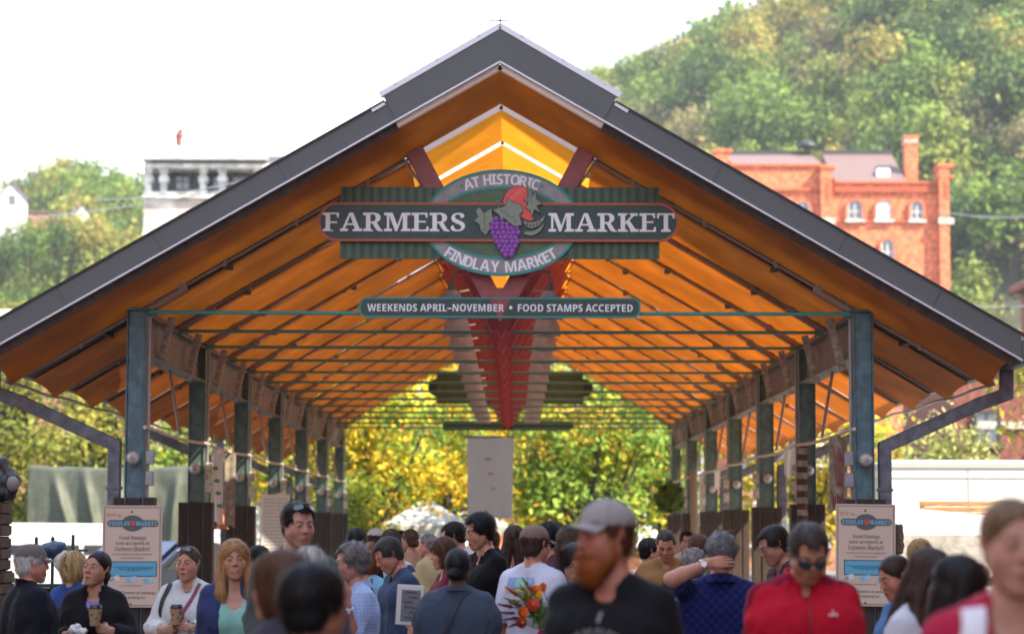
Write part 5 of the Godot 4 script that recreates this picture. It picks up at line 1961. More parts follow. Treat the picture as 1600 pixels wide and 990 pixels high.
	for s in [-1.0, 1.0]:
		g.cbox(Vector3(s * 0.17, 0.65, -0.02), Vector3(0.03, 1.3, 0.03), 0.004)
		g.cbox(Vector3(s * 0.17, 0.02, 0.0), Vector3(0.04, 0.04, 0.5), 0.006)
	part(t, "stand", g, steel)
	t = thing("yellow_flag", "small yellow flag above the white price board", "flag", at(436, 778, 36.4))
	g = Geo.new()
	g.grid(8, 6, func(a: float, b2: float) -> Vector3: return Vector3((a - 0.5) * 0.12, 0.14 * (b2 - 0.5), 0.02 * sin(a * 7)))
	part(t, "cloth", g, mat("yellow cloth", Color(0.75, 0.5, 0.03), 0.8, {"backlight": 0.4}))
	g = Geo.new()
	g.tube([Vector3(-0.06, 0.08, 0), Vector3(-0.06, -2.08, 0)], 0.006, 5)
	part(t, "stick", g, steel)
	# hanging basket, far right
	t = thing("hanging_basket", "round green hanging plant basket among the far right posts", "plant", at(1046, 776, 46))
	g = Geo.new()
	for k in 1800:
		var u := rng.randf_range(-1, 1)
		var a := rng.randf() * TAU
		var dir := Vector3(sqrt(1 - u * u) * cos(a), u, sqrt(1 - u * u) * sin(a))
		var p := dir * rng.randf_range(0.17, 0.28) * (1.0 + 0.22 * sin(dir.x * 5.0 + 1.0) * cos(dir.y * 6.0 + dir.z * 4.0))
		p.y -= 0.05 * rng.randf()
		var x := dir.cross(Vector3(rng.randfn(), rng.randfn(), rng.randfn())).normalized() * 0.028
		var y := dir.cross(x).normalized() * 0.05 + dir * 0.012
		var c := Color(0.05, 0.11, 0.02).lerp(Color(0.14, 0.2, 0.03), rng.randf())
		g.tint = c
		g.face([p - y, p + x, p + y, p - x], dir)
	g.tint = Color.WHITE
	part(t, "foliage", g, mat("leaf", Color(1, 1, 1), 0.6, {"vertex": true, "backlight": 0.7, "spec": 0.3}))
	g = Geo.new()
	for k in 3:
		g.tube([Vector3(cos(k * 2.1) * 0.2, 0.05, sin(k * 2.1) * 0.2), Vector3(0, 0.7, 0)], 0.005, 5)
	g.tube([Vector3(0, 0.7, 0), Vector3(0, 1.55, 0)], 0.005, 5)
	part(t, "wire", g, steel)
	g = Geo.new()
	g.lathe([Vector2(0.0, -0.2), Vector2(0.1, -0.18), Vector2(0.18, -0.08), Vector2(0.2, 0.02)], 16)
	part(t, "basket", g, mat("dark coir", Color(0.06, 0.035, 0.02), 0.95))
	# pale birch-like trunk beside it
	t = thing("pale_pole", "pale mottled wooden pole beside the hanging basket", "pole", Vector3(at(1082, 0, 47).x, 0.07, -47))
	g = Geo.new()
	g.tube([Vector3.ZERO, Vector3(0.02, 1.2, 0), Vector3(-0.02, 2.75, 0)], [0.09, 0.08, 0.075], 12)
	part(t, "shaft", g, mat("pale mottled wood", Color(0.42, 0.3, 0.2), 0.85, {"tone": "strong", "scale": 3.0, "stretch": Vector3(1, 3, 1)}))
	# stacked crates and a black bundle at the left edge
	var wood := [mat("dark crate wood", Color(0.10, 0.05, 0.03), 0.85, {"tone": "strong", "scale": 2.0}), mat("brown crate wood", Color(0.14, 0.075, 0.04), 0.85, {"tone": "strong", "scale": 2.0})]
	var names := ["bottom", "second", "third", "fourth", "fifth", "sixth", "topmost"]
	var cx := at(14, 800, 19.0).x - 0.27
	for k in 7:
		t = thing("wooden_crate", "dark wooden crate, %s of the stack at the left edge" % (names[k] + (" from below" if k in [1, 2, 3, 4, 5] else "")), "crate", Vector3(cx + 0.02 * sin(k * 2.0), 0.004 + 0.27 * k, -19.0), 0.04 * sin(k * 3.1), "crates stacked at the left edge")
		for q in 3:
			for s in [-1.0, 1.0]:
				g = Geo.new()
				g.cbox(Vector3(0, 0.045 + 0.085 * q, s * 0.19), Vector3(0.52, 0.072, 0.014), 0.003)
				part(t, "slat", g, wood[(q + k) % 2])
				g = Geo.new()
				g.cbox(Vector3(s * 0.255, 0.045 + 0.085 * q, 0), Vector3(0.014, 0.072, 0.364), 0.003)
				part(t, "slat", g, wood[(q + k + 1) % 2])
		g = Geo.new()
		for s in [-1.0, 1.0]:
			for s2 in [-1.0, 1.0]:
				g.cbox(Vector3(s * 0.232, 0.133, s2 * 0.167), Vector3(0.03, 0.262, 0.03), 0.003)
		g.cbox(Vector3(0, 0.01, 0), Vector3(0.5, 0.012, 0.36), 0.002)
		g.box(Vector3(0, 0.133, 0), Vector3(0.49, 0.268, 0.34))
		part(t, "frame", g, mat("black crate lining", Color(0.02, 0.015, 0.012), 0.9))
		g = Geo.new()
		for s in [-1.0, 1.0]:
			g.tube([Vector3(s * 0.2, 0.13, 0.198), Vector3(s * 0.2, 0.13, 0.203)], 0.012, 8)
		part(t, "nail", g, steel)
	t = thing("black_bundle", "black tarpaulin bundle on the topmost crate at left edge", "bundle", Vector3(cx, 1.9, -19.0))
	var f := Field.new()
	f.bone(Vector3(-0.2, 0.06, 0), Vector3(0.26, 0.07, 0.02), 0.08, 0.07, 0.03)
	f.bone(Vector3(-0.2, 0.17, 0.02), Vector3(0.3, 0.15, 0.05), 0.07, 0.05, 0.03)
	f.bone(Vector3(-0.2, 0.28, 0), Vector3(0.22, 0.30, 0.0), 0.06, 0.04, 0.02)
	f.bone(Vector3(0.2, 0.3, 0.0), Vector3(0.31, 0.16, 0.04), 0.03, 0.05, 0.03)
	part(t, "sheet", drape(f.net(0.016), 0.012, 4, 1.0), mat("black tarpaulin", Color(0.018, 0.017, 0.018), 0.45, {"bump": "soft", "bump_by": 0.6, "scale": 3.0}))
	g = Geo.new()
	g.ball(Vector3(0.31, 0.13, 0.09), Vector3(0.05, 0.06, 0.05), 12, 8)
	part(t, "pale_roll", g, mat("grey roll", Color(0.2, 0.18, 0.17), 0.8))
	# goods rack behind the fair haired woman
	d = 20.5
	t = thing("goods_rack", "dark market rack of goods behind the curly fair haired woman", "rack", Vector3(at(98, 0, d).x, 0, -d))
	g = Geo.new()
	for x in [-0.14, 0.0, 0.17]:
		g.cbox(Vector3(x, 0.8, 0), Vector3(0.025, 1.62 if x < 0.1 else 1.66, 0.025), 0.004)
	g.cbox(Vector3(0.05, 1.5, 0), Vector3(0.5, 0.02, 0.02), 0.004)
	g.cbox(Vector3(0.05, 1.2, -0.1), Vector3(0.5, 0.03, 0.25), 0.004)
	part(t, "stand", g, mat("dark green metal", Color(0.02, 0.05, 0.03), 0.5))
	g = Geo.new()
	g.cbox(Vector3(0.05, 0.75, -0.14), Vector3(0.48, 0.86, 0.02), 0.004)
	part(t, "back_panel", g, wood[0])
	var bags := [["blue_bag", "blue cloth bag on the rack behind the curly fair haired woman", Vector3(0.0, 1.5, 0.03), Vector3(0.12, 0.07, 0.08), Color(0.02, 0.04, 0.09)], ["clear_bag", "crumpled pale plastic bag hanging on the goods rack", Vector3(0.1, 1.4, 0.06), Vector3(0.075, 0.09, 0.06), Color(0.5, 0.5, 0.48)]]
	for q in bags:
		var o := thing(q[0], q[1], "bag", t.position + q[2])
		f = Field.new()
		f.egg(Vector3.ZERO, q[3], 0.02)
		f.egg(Vector3(q[3].x * 0.4, q[3].y * 0.5, 0), q[3] * 0.6, 0.02)
		part(o, "sack", drape(f.net(0.013), 0.004, 9, 0.6), mat(q[0], q[4], 0.35, {"bump": "soft", "bump_by": 0.8, "scale": 4.0, "world": false}))
		g = Geo.new()
		g.tube([Vector3(-0.03, 0.05, 0), Vector3(0, 0.12, -0.01), Vector3(0.03, 0.05, 0)], 0.005, 5)
		part(o, "handle", g, mat(q[0], q[4], 0.35))
	# brown bag hooked behind the right poster
	t = thing("brown_bag", "brown canvas bag hanging behind the right poster's edge", "bag", at(1404, 842, 25.6))
	f = Field.new()
	f.bone(Vector3(0, 0.1, 0), Vector3(-0.02, -0.1, 0), 0.06, 0.075, 0.03)
	part(t, "sack", drape(f.net(0.014), 0.01, 5, 0.6), mat("brown canvas", Color(0.16, 0.12, 0.07), 0.85, {"tone": "soft"}))
	g = Geo.new()
	g.tube([Vector3(-0.05, 0.12, 0), Vector3(-0.12, 0.2, 0), Vector3(-0.3, 0.24, 0.0)], 0.008, 6)
	part(t, "strap", g, mat("orange strap", Color(0.5, 0.2, 0.03), 0.7))
	# timber top of a stall before the truck
	t = thing("timber_counter", "stall counter of orange timber planks before the box truck", "counter", Vector3(at(1495, 0, 36).x, 0, -36))
	var plank := mat("orange timber", Color(0.5, 0.26, 0.1), 0.7, {"tone": "strong", "scale": 1.5, "stretch": Vector3(0.3, 3, 3)})
	for k in 3:
		g = Geo.new()
		g.cbox(Vector3(0, 2.07 - 0.085 * k, 0.01 * k), Vector3(1.3, 0.075, 0.04), 0.006)
		part(t, "plank", g, plank)
	for s in [-1.0, 1.0]:
		g = Geo.new()
		g.cbox(Vector3(s * 0.6, 1.02, -0.05), Vector3(0.07, 2.04, 0.06), 0.006)
		part(t, "leg", g, plank)


# ---------------------------------------------------------------- bodies
# A field of smoothly joined tapered capsules and ellipsoids, meshed as surface nets.
class Field:
	var kind := PackedInt32Array()      # 0 capsule, 1 ellipsoid; +2 carves away
	var A := PackedVector3Array()
	var D := PackedVector3Array()       # capsule: its axis; ellipsoid: its radii
	var inv := PackedFloat32Array()
	var ra := PackedFloat32Array()
	var rb := PackedFloat32Array()
	var ks := PackedFloat32Array()
	var cuts := []                      # [point, normal, reach]: flat ends
	var ids := PackedInt32Array()
	var near_cuts := []

	func bone(a: Vector3, b: Vector3, r1: float, r2: float, k := 0.03, carve := false) -> void:
		kind.append(2 if carve else 0)
		A.append(a)
		D.append(b - a)
		inv.append(1.0 / maxf((b - a).length_squared(), 1e-9))
		ra.append(r1)
		rb.append(r2)
		ks.append(k)

	func egg(c: Vector3, r: Vector3, k := 0.02, carve := false) -> void:
		kind.append(3 if carve else 1)
		A.append(c)
		D.append(r)
		inv.append(0.0)
		ra.append(0.0)
		rb.append(0.0)
		ks.append(k)

	func one(q: int, p: Vector3) -> float:
		if kind[q] & 1:
			var u := (p - A[q]) / D[q]
			var k0 := u.length()
			var k1 := (u / D[q]).length()
			return k0 * (k0 - 1.0) / maxf(k1, 1e-6)
		var pa := p - A[q]
		var h := clampf(pa.dot(D[q]) * inv[q], 0.0, 1.0)
		return (pa - D[q] * h).length() - ra[q] - (rb[q] - ra[q]) * h

	func all() -> void:
		ids = PackedInt32Array(range(kind.size()))
		near_cuts = cuts

	func prep(c: Vector3, r: float) -> float:
		all()
		var d := at(c)
		if absf(d) > r * 1.25:
			return d
		var keep := PackedInt32Array()
		for q in kind.size():
			if one(q, c) < 2.0 * r + ks[q] + 0.004:
				keep.append(q)
		ids = keep
		near_cuts = []
		for q in cuts:
			if q[0].distance_to(c) < q[2] + r:
				near_cuts.append(q)
		return d

	func at(p: Vector3) -> float:
		var d := 1.0
		for q in ids:
			var k := ks[q]
			var s: float
			if kind[q] & 1:
				var u := (p - A[q]) / D[q]
				var k0 := u.length()
				s = k0 * (k0 - 1.0) / maxf((u / D[q]).length(), 1e-6)
			else:
				var pa := p - A[q]
				var h := clampf(pa.dot(D[q]) * inv[q], 0.0, 1.0)
				s = (pa - D[q] * h).length() - ra[q] - (rb[q] - ra[q]) * h
			if kind[q] > 1:
				var e := maxf(k - absf(d + s), 0.0) / k
				d = maxf(d, -s) + e * e * k * 0.25
			else:
				var e := maxf(k - absf(d - s), 0.0) / k
				d = minf(d, s) - e * e * k * 0.25
		for q in near_cuts:
			if p.distance_squared_to(q[0]) < q[2] * q[2]:
				d = maxf(d, (p - q[0]).dot(q[1]))
		return d

	func slope(p: Vector3) -> Vector3:
		var e := 0.0015
		return Vector3(at(p + Vector3(e, 0, 0)) - at(p - Vector3(e, 0, 0)), at(p + Vector3(0, e, 0)) - at(p - Vector3(0, e, 0)), at(p + Vector3(0, 0, e)) - at(p - Vector3(0, 0, e))).normalized()

	# the surface of the field as a mesh with cells of a given size
	func net(cell: float) -> Geo:
		var lo := Vector3.ONE * 1e9
		var hi := -lo
		for q in kind.size():
			if kind[q] > 1:
				continue
			var r := D[q] if kind[q] & 1 else Vector3.ONE * maxf(ra[q], rb[q])
			lo = lo.min(A[q] - r)
			hi = hi.max(A[q] + r)
			if not kind[q] & 1:
				lo = lo.min(A[q] + D[q] - r)
				hi = hi.max(A[q] + D[q] + r)
		lo -= Vector3.ONE * (cell * 2.0 + 0.012)
		hi += Vector3.ONE * (cell * 2.0 + 0.012)
		var B := 4
		var bx := int(ceil((hi.x - lo.x) / cell / B))
		var by := int(ceil((hi.y - lo.y) / cell / B))
		var bz := int(ceil((hi.z - lo.z) / cell / B))
		var nx := bx * B
		var ny := by * B
		var nz := bz * B
		var sx := nx + 1
		var sxy := sx * (ny + 1)
		var val := PackedFloat32Array()
		val.resize(sxy * (nz + 1))
		val.fill(1e9)
		var cv := PackedInt32Array()
		cv.resize(sxy * (nz + 1))
		cv.fill(-1)
		var r := B * cell * 0.8661
		var act := PackedInt32Array()
		for z in bz:
			for y in by:
				for x in bx:
					var c := lo + Vector3(x + 0.5, y + 0.5, z + 0.5) * B * cell
					if absf(prep(c, r)) > r * 1.25:
						continue
					act.append_array([x, y, z])
					for kz in B + 1:
						for ky in B + 1:
							var row := (z * B + kz) * sxy + (y * B + ky) * sx + x * B
							for kx in B + 1:
								if val[row + kx] > 1e8:
									val[row + kx] = at(lo + Vector3(x * B + kx, y * B + ky, z * B + kz) * cell)
		var g := Geo.new()
		var off := PackedInt32Array([0, 1, sx, sx + 1, sxy, sxy + 1, sxy + sx, sxy + sx + 1])
		var corner := PackedVector3Array([Vector3(0, 0, 0), Vector3(1, 0, 0), Vector3(0, 1, 0), Vector3(1, 1, 0), Vector3(0, 0, 1), Vector3(1, 0, 1), Vector3(0, 1, 1), Vector3(1, 1, 1)])
		var ea := PackedInt32Array([0, 2, 4, 6, 0, 1, 4, 5, 0, 1, 2, 3])
		var eb := PackedInt32Array([1, 3, 5, 7, 2, 3, 6, 7, 4, 5, 6, 7])
		var cells := PackedInt32Array()
		for k in range(0, act.size(), 3):
			for z in range(act[k + 2] * B, act[k + 2] * B + B):
				for y in range(act[k + 1] * B, act[k + 1] * B + B):
					for x in range(act[k] * B, act[k] * B + B):
						var o := z * sxy + y * sx + x
						var m := 0
						for q in 8:
							if val[o + off[q]] < 0.0:
								m |= 1 << q
						if m == 0 or m == 255:
							continue
						var sum := Vector3.ZERO
						var cnt := 0
						for q in 12:
							var a := ea[q]
							var b := eb[q]
							if (m >> a & 1) != (m >> b & 1):
								var va := val[o + off[a]]
								sum += corner[a].lerp(corner[b], va / (va - val[o + off[b]]))
								cnt += 1
						cv[o] = g.v.size()
						g.v.append(lo + (Vector3(x, y, z) + sum / cnt) * cell)
						cells.append(o)
		for o in cells:
			var in0 := val[o] < 0.0
			# the edges from this corner along x, y, z
			if in0 != (val[o + 1] < 0.0) and val[o + 1] < 1e8:
				quad(g, cv, o, o - sx, o - sx - sxy, o - sxy, in0)
			if in0 != (val[o + sx] < 0.0) and val[o + sx] < 1e8:
				quad(g, cv, o, o - sxy, o - sxy - 1, o - 1, in0)
			if in0 != (val[o + sxy] < 0.0) and val[o + sxy] < 1e8:
				quad(g, cv, o, o - 1, o - 1 - sx, o - sx, in0)
		g.n.resize(g.v.size())
		g.uv.resize(g.v.size())
		g.c.resize(g.v.size())
		g.c.fill(Color.WHITE)
		g.smooth()
		return g

	func quad(g: Geo, cv: PackedInt32Array, a: int, b: int, c: int, d: int, flip: bool) -> void:
		if b < 0 or c < 0 or d < 0:
			return
		var i0 := cv[a]
		var i1 := cv[b]
		var i2 := cv[c]
		var i3 := cv[d]
		if i0 < 0 or i1 < 0 or i2 < 0 or i3 < 0:
			return
		if flip:
			g.i.append_array([i0, i2, i1, i0, i3, i2])
		else:
			g.i.append_array([i0, i1, i2, i0, i2, i3])


# a head about its middle, looking along +z
func head_field(female: bool, lids: bool) -> Field:
	var f := Field.new()
	var j := 0.9 if female else 1.0
	f.egg(Vector3(0, 0.036, -0.014), Vector3(0.076, 0.081, 0.097), 0.02)
	f.egg(Vector3(0, -0.028, 0.026), Vector3(0.064, 0.082, 0.062), 0.035)
	f.bone(Vector3(0, -0.03, -0.03), Vector3(0, -0.125, -0.028), 0.054 * j, 0.052 * j, 0.02)
	for s in [-1.0, 1.0]:
		f.bone(Vector3(s * 0.052 * j, -0.05, 0.0), Vector3(s * 0.022 * j, -0.097, 0.054), 0.0215, 0.02, 0.03)
		f.egg(Vector3(s * 0.038, -0.03, 0.052), Vector3(0.025, 0.026, 0.024), 0.035)
		f.bone(Vector3(s * 0.044, 0.021, 0.066), Vector3(s * 0.012, 0.018, 0.081), 0.0075 if female else 0.011, 0.007 if female else 0.010, 0.014)
	f.bone(Vector3(-0.008, -0.103, 0.064), Vector3(0.008, -0.103, 0.064), 0.017 * j, 0.017 * j, 0.022)
	for s in [-1.0, 1.0]:
		f.egg(Vector3(s * 0.032, 0.0, 0.1), Vector3(0.0175, 0.0122, 0.0185), 0.012, true)
	f.bone(Vector3(0, 0.016, 0.083), Vector3(0, -0.026, 0.104), 0.0075, 0.0102 if not female else 0.009, 0.011)
	for s in [-1.0, 1.0]:
		f.bone(Vector3(s * 0.010, -0.031, 0.097), Vector3(s * 0.011, -0.032, 0.09), 0.0078, 0.0075, 0.007)
	f.egg(Vector3(0, -0.068, 0.077), Vector3(0.03, 0.022, 0.0145), 0.016)
	f.bone(Vector3(-0.017, -0.068, 0.084), Vector3(-0.004, -0.065, 0.0915), 0.004, 0.0052, 0.005)
	f.bone(Vector3(0.017, -0.068, 0.084), Vector3(0.004, -0.065, 0.0915), 0.004, 0.0052, 0.005)
	f.bone(Vector3(-0.012, -0.0755, 0.086), Vector3(0.012, -0.0755, 0.086), 0.006, 0.006, 0.005)
	f.bone(Vector3(-0.022, -0.0705, 0.09), Vector3(0.022, -0.0705, 0.09), 0.0017, 0.0017, 0.003, true)
	f.bone(Vector3(0, -0.0705, 0.0955), Vector3(0, -0.0705, 0.0965), 0.0022, 0.0022, 0.003, true)
	for s in [-1.0, 1.0]:
		f.bone(Vector3(s * 0.074, 0.018, -0.012), Vector3(s * 0.071, -0.026, -0.002), 0.0085, 0.006, 0.006)
		f.bone(Vector3(s * 0.082, 0.022, -0.018), Vector3(s * 0.079, -0.005, -0.02), 0.007, 0.006, 0.006)
		f.egg(Vector3(s * 0.0865, 0.0, -0.008), Vector3(0.006, 0.013, 0.009), 0.005, true)
	if lids:
		for s in [-1.0, 1.0]:
			f.egg(Vector3(s * 0.032, 0.0005, 0.0765), Vector3(0.0158, 0.0145, 0.0142), 0.004)
		for s in [-1.0, 1.0]:
			f.egg(Vector3(s * 0.0322, -0.0005, 0.092), Vector3(0.0132, 0.0040, 0.0145), 0.002, true)
	return f


func paint_head(g: Geo, female: bool, beard: float, fine: bool) -> void:
	for k in g.v.size():
		var p := g.v[k]
		var c := Color(1, 1, 1)
		if p.z > 0.03:
			var cheek := exp(-pow((absf(p.x) - 0.042) / 0.02, 2) - pow((p.y + 0.03) / 0.022, 2))
			var nose := exp(-pow(p.x / 0.014, 2) - pow((p.y + 0.026) / 0.016, 2)) * clampf((p.z - 0.085) * 60, 0, 1)
			c = c.lerp(Color(1.08, 0.80, 0.74), 0.55 * maxf(cheek, nose))
			if beard > 0.0:
				var b := clampf((-p.y - 0.042) * 60, 0, 1) * clampf((absf(p.x) - 0.0) * 400, 0.5, 1)
				c = c.lerp(Color(0.68, 0.70, 0.74), beard * b)
			var lip := clampf(1.6 - pow(p.x / 0.0225, 2) - pow((p.y + 0.0705) / 0.0105, 2), 0, 1) * clampf((p.z - 0.076) * 150, 0, 1)
			c = c.lerp(Color(0.80, 0.42, 0.42) if female else Color(0.82, 0.55, 0.52), lip * (0.9 if female else 0.7))
			var line := exp(-pow((p.y + 0.0705) / 0.0022, 2)) * clampf(1.3 - pow(p.x / 0.021, 2), 0, 1) * clampf((p.z - 0.076) * 150, 0, 1)
			c = c.lerp(Color(0.35, 0.14, 0.13), line * 0.8)
			var ex := absf(p.x) - 0.032
			var eye := exp(-pow(ex / 0.0155, 4) - pow((p.y - 0.0005) / 0.0078, 4)) * clampf((p.z - 0.06) * 100, 0, 1)
			c = c.lerp(Color(0.30, 0.19, 0.17) if fine else Color(0.12, 0.07, 0.06), eye * (0.6 if fine else 0.85))
			var hole := exp(-pow((absf(p.x) - 0.008) / 0.004, 2) - pow((p.y + 0.0385) / 0.003, 2))
			c = c.lerp(Color(0.3, 0.14, 0.12), hole * 0.8)
		elif absf(p.x) > 0.075:
			c = Color(1.06, 0.84, 0.78)
		g.c[k] = c


var head_of := {}


func head_mesh(female: bool, stubble: float, fine: bool) -> Geo:
	var key := "%s %.1f %s" % [female, stubble, fine]
	if not head_of.has(key):
		var shape_key := "shape %s %s" % [female, fine]
		if not head_of.has(shape_key):
			head_of[shape_key] = head_field(female, fine).net(0.0036 if fine else 0.0062)
		var g := Geo.new()
		g.add(head_of[shape_key])
		paint_head(g, female, stubble, fine)
		head_of[key] = g
	return head_of[key]


func eye_mesh() -> Geo:
	if not head_of.has("eye"):
		var g := Geo.new()
		g.ball(Vector3.ZERO, Vector3.ONE * 0.0127, 16, 14)
		for k in g.v.size():
			var p := g.v[k]
			var r := Vector2(p.x, p.y).length()
			var c := Color(0.36, 0.32, 0.30)
			if p.z > 0:
				if r < 0.0026:
					c = Color(0.005, 0.005, 0.005)
				elif r < 0.0068:
					c = Color(0.035, 0.022, 0.016)
			g.c[k] = c
		head_of["eye"] = g
	return head_of["eye"]


func brow_mesh(s: float) -> Geo:
	var key := "brow %.0f" % s
	if not head_of.has(key):
		var f := head_field(false, false)
		f.all()
		var g := Geo.new()
		var path := []
		var r := []
		for k in 7:
			var u := k / 6.0
			var p := Vector3(s * lerpf(0.013, 0.05, u), 0.0205 + 0.008 * sin(u * 2.2) - 0.003 * u, 0.12)
			while f.at(p) > 0.0006 and p.z > 0.0:
				p.z -= 0.0006
			path.append(p)
			r.append(lerpf(0.0044, 0.0021, u))
		g.tube(path, r, 6)
		head_of[key] = g
	return head_of[key]


# a hand: the wrist at the origin, fingers along -y, the palm looking along +z, the thumb towards +x (a left hand)
func hand_mesh(how: String) -> Geo:
	if head_of.has("hand " + how):
		return head_of["hand " + how]
	var f := Field.new()
	var curl: Array = {"relaxed": [0.28, 0.42, 0.25], "grip": [0.75, 0.95, 0.55], "flat": [0.1, 0.22, 0.12]}[how]
	var kn := [Vector3(0.029, -0.088, 0), Vector3(0.0095, -0.093, -0.003), Vector3(-0.0105, -0.09, -0.002), Vector3(-0.028, -0.082, 0.002)]
	var ln := [0.073, 0.081, 0.075, 0.058]
	var rr := [0.0088, 0.009, 0.0085, 0.0075]
	f.bone(Vector3(0.012, 0.02, 0), Vector3(0.012, -0.01, 0), 0.021, 0.02, 0.012)
	f.bone(Vector3(-0.012, 0.02, 0), Vector3(-0.012, -0.01, 0), 0.021, 0.02, 0.012)
	for k in 4:
		f.bone(Vector3(kn[k].x * 0.6, -0.012, 0), kn[k], 0.0135, 0.0115, 0.012)
	f.egg(Vector3(0.018, -0.042, 0.009), Vector3(0.018, 0.026, 0.013), 0.012)
	for k in 4:
		var p: Vector3 = kn[k]
		var a := 0.0
		var fan: float = kn[k].x * (1.6 if how == "relaxed" else 0.6)
		for q in 3:
			a += curl[q] * (1.0 + 0.12 * k)
			var l: float = ln[k] * [0.45, 0.31, 0.24][q]
			var e := p + Vector3(fan, -cos(a), sin(a)).normalized() * l
			f.bone(p, e, rr[k] * (1.0 - 0.1 * q), rr[k] * (0.93 - 0.12 * q), 0.003)
			p = e
	var th := [Vector3(0.022, -0.026, 0.008), Vector3(0.043, -0.056, 0.018), Vector3(0.052, -0.084, 0.024), Vector3(0.053, -0.105, 0.03)]
	if how == "grip":
		th = [Vector3(0.022, -0.026, 0.01), Vector3(0.044, -0.048, 0.034), Vector3(0.044, -0.067, 0.058), Vector3(0.034, -0.078, 0.074)]
	for q in 3:
		f.bone(th[q], th[q + 1], 0.0125 - 0.0015 * q, 0.011 - 0.0012 * q, 0.006)
	var g := f.net(0.0042)
	head_of["hand " + how] = g
	return g


# ---------------------------------------------------------------- hair
var hair_of := {}


func hair_field(style: String) -> Field:
	var f := Field.new()
	var C := Vector3(0, 0.036, -0.014)
	var R := Vector3(0.076, 0.081, 0.097)
	var t: float = {"buzz": 0.0045, "short": 0.010, "full": 0.018, "curly": 0.019, "bob": 0.016, "long": 0.013, "back": 0.006, "bun": 0.006, "fringe": 0.008, "grey_short": 0.018, "wavy": 0.024}.get(style, 0.01)
	f.egg(C + Vector3(0, t * 0.3, 0), R + Vector3.ONE * t, 0.02)
	f.egg(Vector3(0, -0.03, -0.045), Vector3(0.060 + t * 0.8, 0.055, 0.055 + t * 0.6), 0.02)
	var hairline := Vector3(0.071, 0.100, 0.085)
	match style:
		"bob":
			f.egg(Vector3(0, -0.02, -0.022), Vector3(0.093, 0.118, 0.098), 0.03)
			f.egg(Vector3(0, -0.05, 0.09), Vector3(0.0625, 0.104, 0.085), 0.01, true)
			f.cuts.append([Vector3(0, -0.118, 0), Vector3(0, -1, 0.1).normalized(), 1.0])
		"wavy":
			f.egg(Vector3(0, -0.01, -0.03), Vector3(0.102, 0.11, 0.1), 0.03)
			f.egg(Vector3(0, -0.05, 0.09), Vector3(0.066, 0.104, 0.085), 0.01, true)
			f.cuts.append([Vector3(0, -0.098, 0), Vector3(0, -1, 0.1).normalized(), 1.0])
		"long":
			for s in [-1.0, 1.0]:
				f.bone(Vector3(s * 0.058, 0.05, 0.0), Vector3(s * 0.086, -0.09, -0.002), 0.03, 0.03, 0.03)
				f.bone(Vector3(s * 0.086, -0.09, -0.002), Vector3(s * 0.098, -0.21, 0.045), 0.03, 0.032, 0.03)
				f.bone(Vector3(s * 0.098, -0.21, 0.045), Vector3(s * 0.085, -0.315, 0.075), 0.032, 0.016, 0.03)
				f.bone(Vector3(s * 0.04, -0.03, -0.07), Vector3(s * 0.055, -0.3, -0.085), 0.042, 0.03, 0.03)
			f.egg(Vector3(0, -0.06, 0.092), Vector3(0.058, 0.118, 0.085), 0.01, true)
		"back", "bun":
			if style == "bun":
				f.egg(Vector3(0, -0.035, -0.118), Vector3(0.036, 0.036, 0.034), 0.012)
			else:
				f.bone(Vector3(0, 0.0, -0.112), Vector3(0, -0.03, -0.135), 0.02, 0.026, 0.012)
				f.bone(Vector3(0, -0.03, -0.135), Vector3(0, -0.15, -0.125), 0.026, 0.012, 0.012)
			f.egg(Vector3(0, -0.045, 0.078), Vector3(0.072, 0.112, 0.088), 0.008, true)
			f.cuts.append([Vector3(0, -0.075, 0), Vector3(0, -1, 0.35).normalized(), 0.11])
		"fringe":
			f.egg(Vector3(0, -0.045, 0.075), Vector3(0.071, 0.1, 0.083), 0.006, true)
			f.cuts.append([Vector3(0, 0.045, 0), Vector3(0, 1, 0), 1.0])
			f.cuts.append([Vector3(0, -0.078, 0), Vector3(0, -1, 0.3).normalized(), 1.0])
		"beard":
			f = Field.new()
			f.egg(Vector3(0, -0.094, 0.042), Vector3(0.062, 0.046, 0.06), 0.02)
			f.egg(Vector3(0, -0.120, 0.062), Vector3(0.044, 0.048, 0.042), 0.03)
			f.bone(Vector3(-0.03, -0.062, 0.09), Vector3(0.03, -0.062, 0.09), 0.011, 0.011, 0.012)
			for s in [-1.0, 1.0]:
				f.bone(Vector3(s * 0.073, 0.0, 0.012), Vector3(s * 0.06, -0.075, 0.02), 0.006, 0.012, 0.02)
			f.egg(Vector3(0, -0.012, 0.09), Vector3(0.058, 0.043, 0.05), 0.008, true)
			f.egg(Vector3(0, -0.073, 0.108), Vector3(0.02, 0.0055, 0.02), 0.004, true)
		_:
			f.egg(Vector3(0, -0.045, 0.077), Vector3(0.071, 0.116, 0.085), 0.014, true)
			for s in [-1.0, 1.0]:
				f.egg(Vector3(s * 0.046, 0.056, 0.075), Vector3(0.026, 0.03, 0.03), 0.012, true)
			f.cuts.append([Vector3(0, -0.08, 0), Vector3(0, -1, 0.3).normalized(), 1.0])
	return f


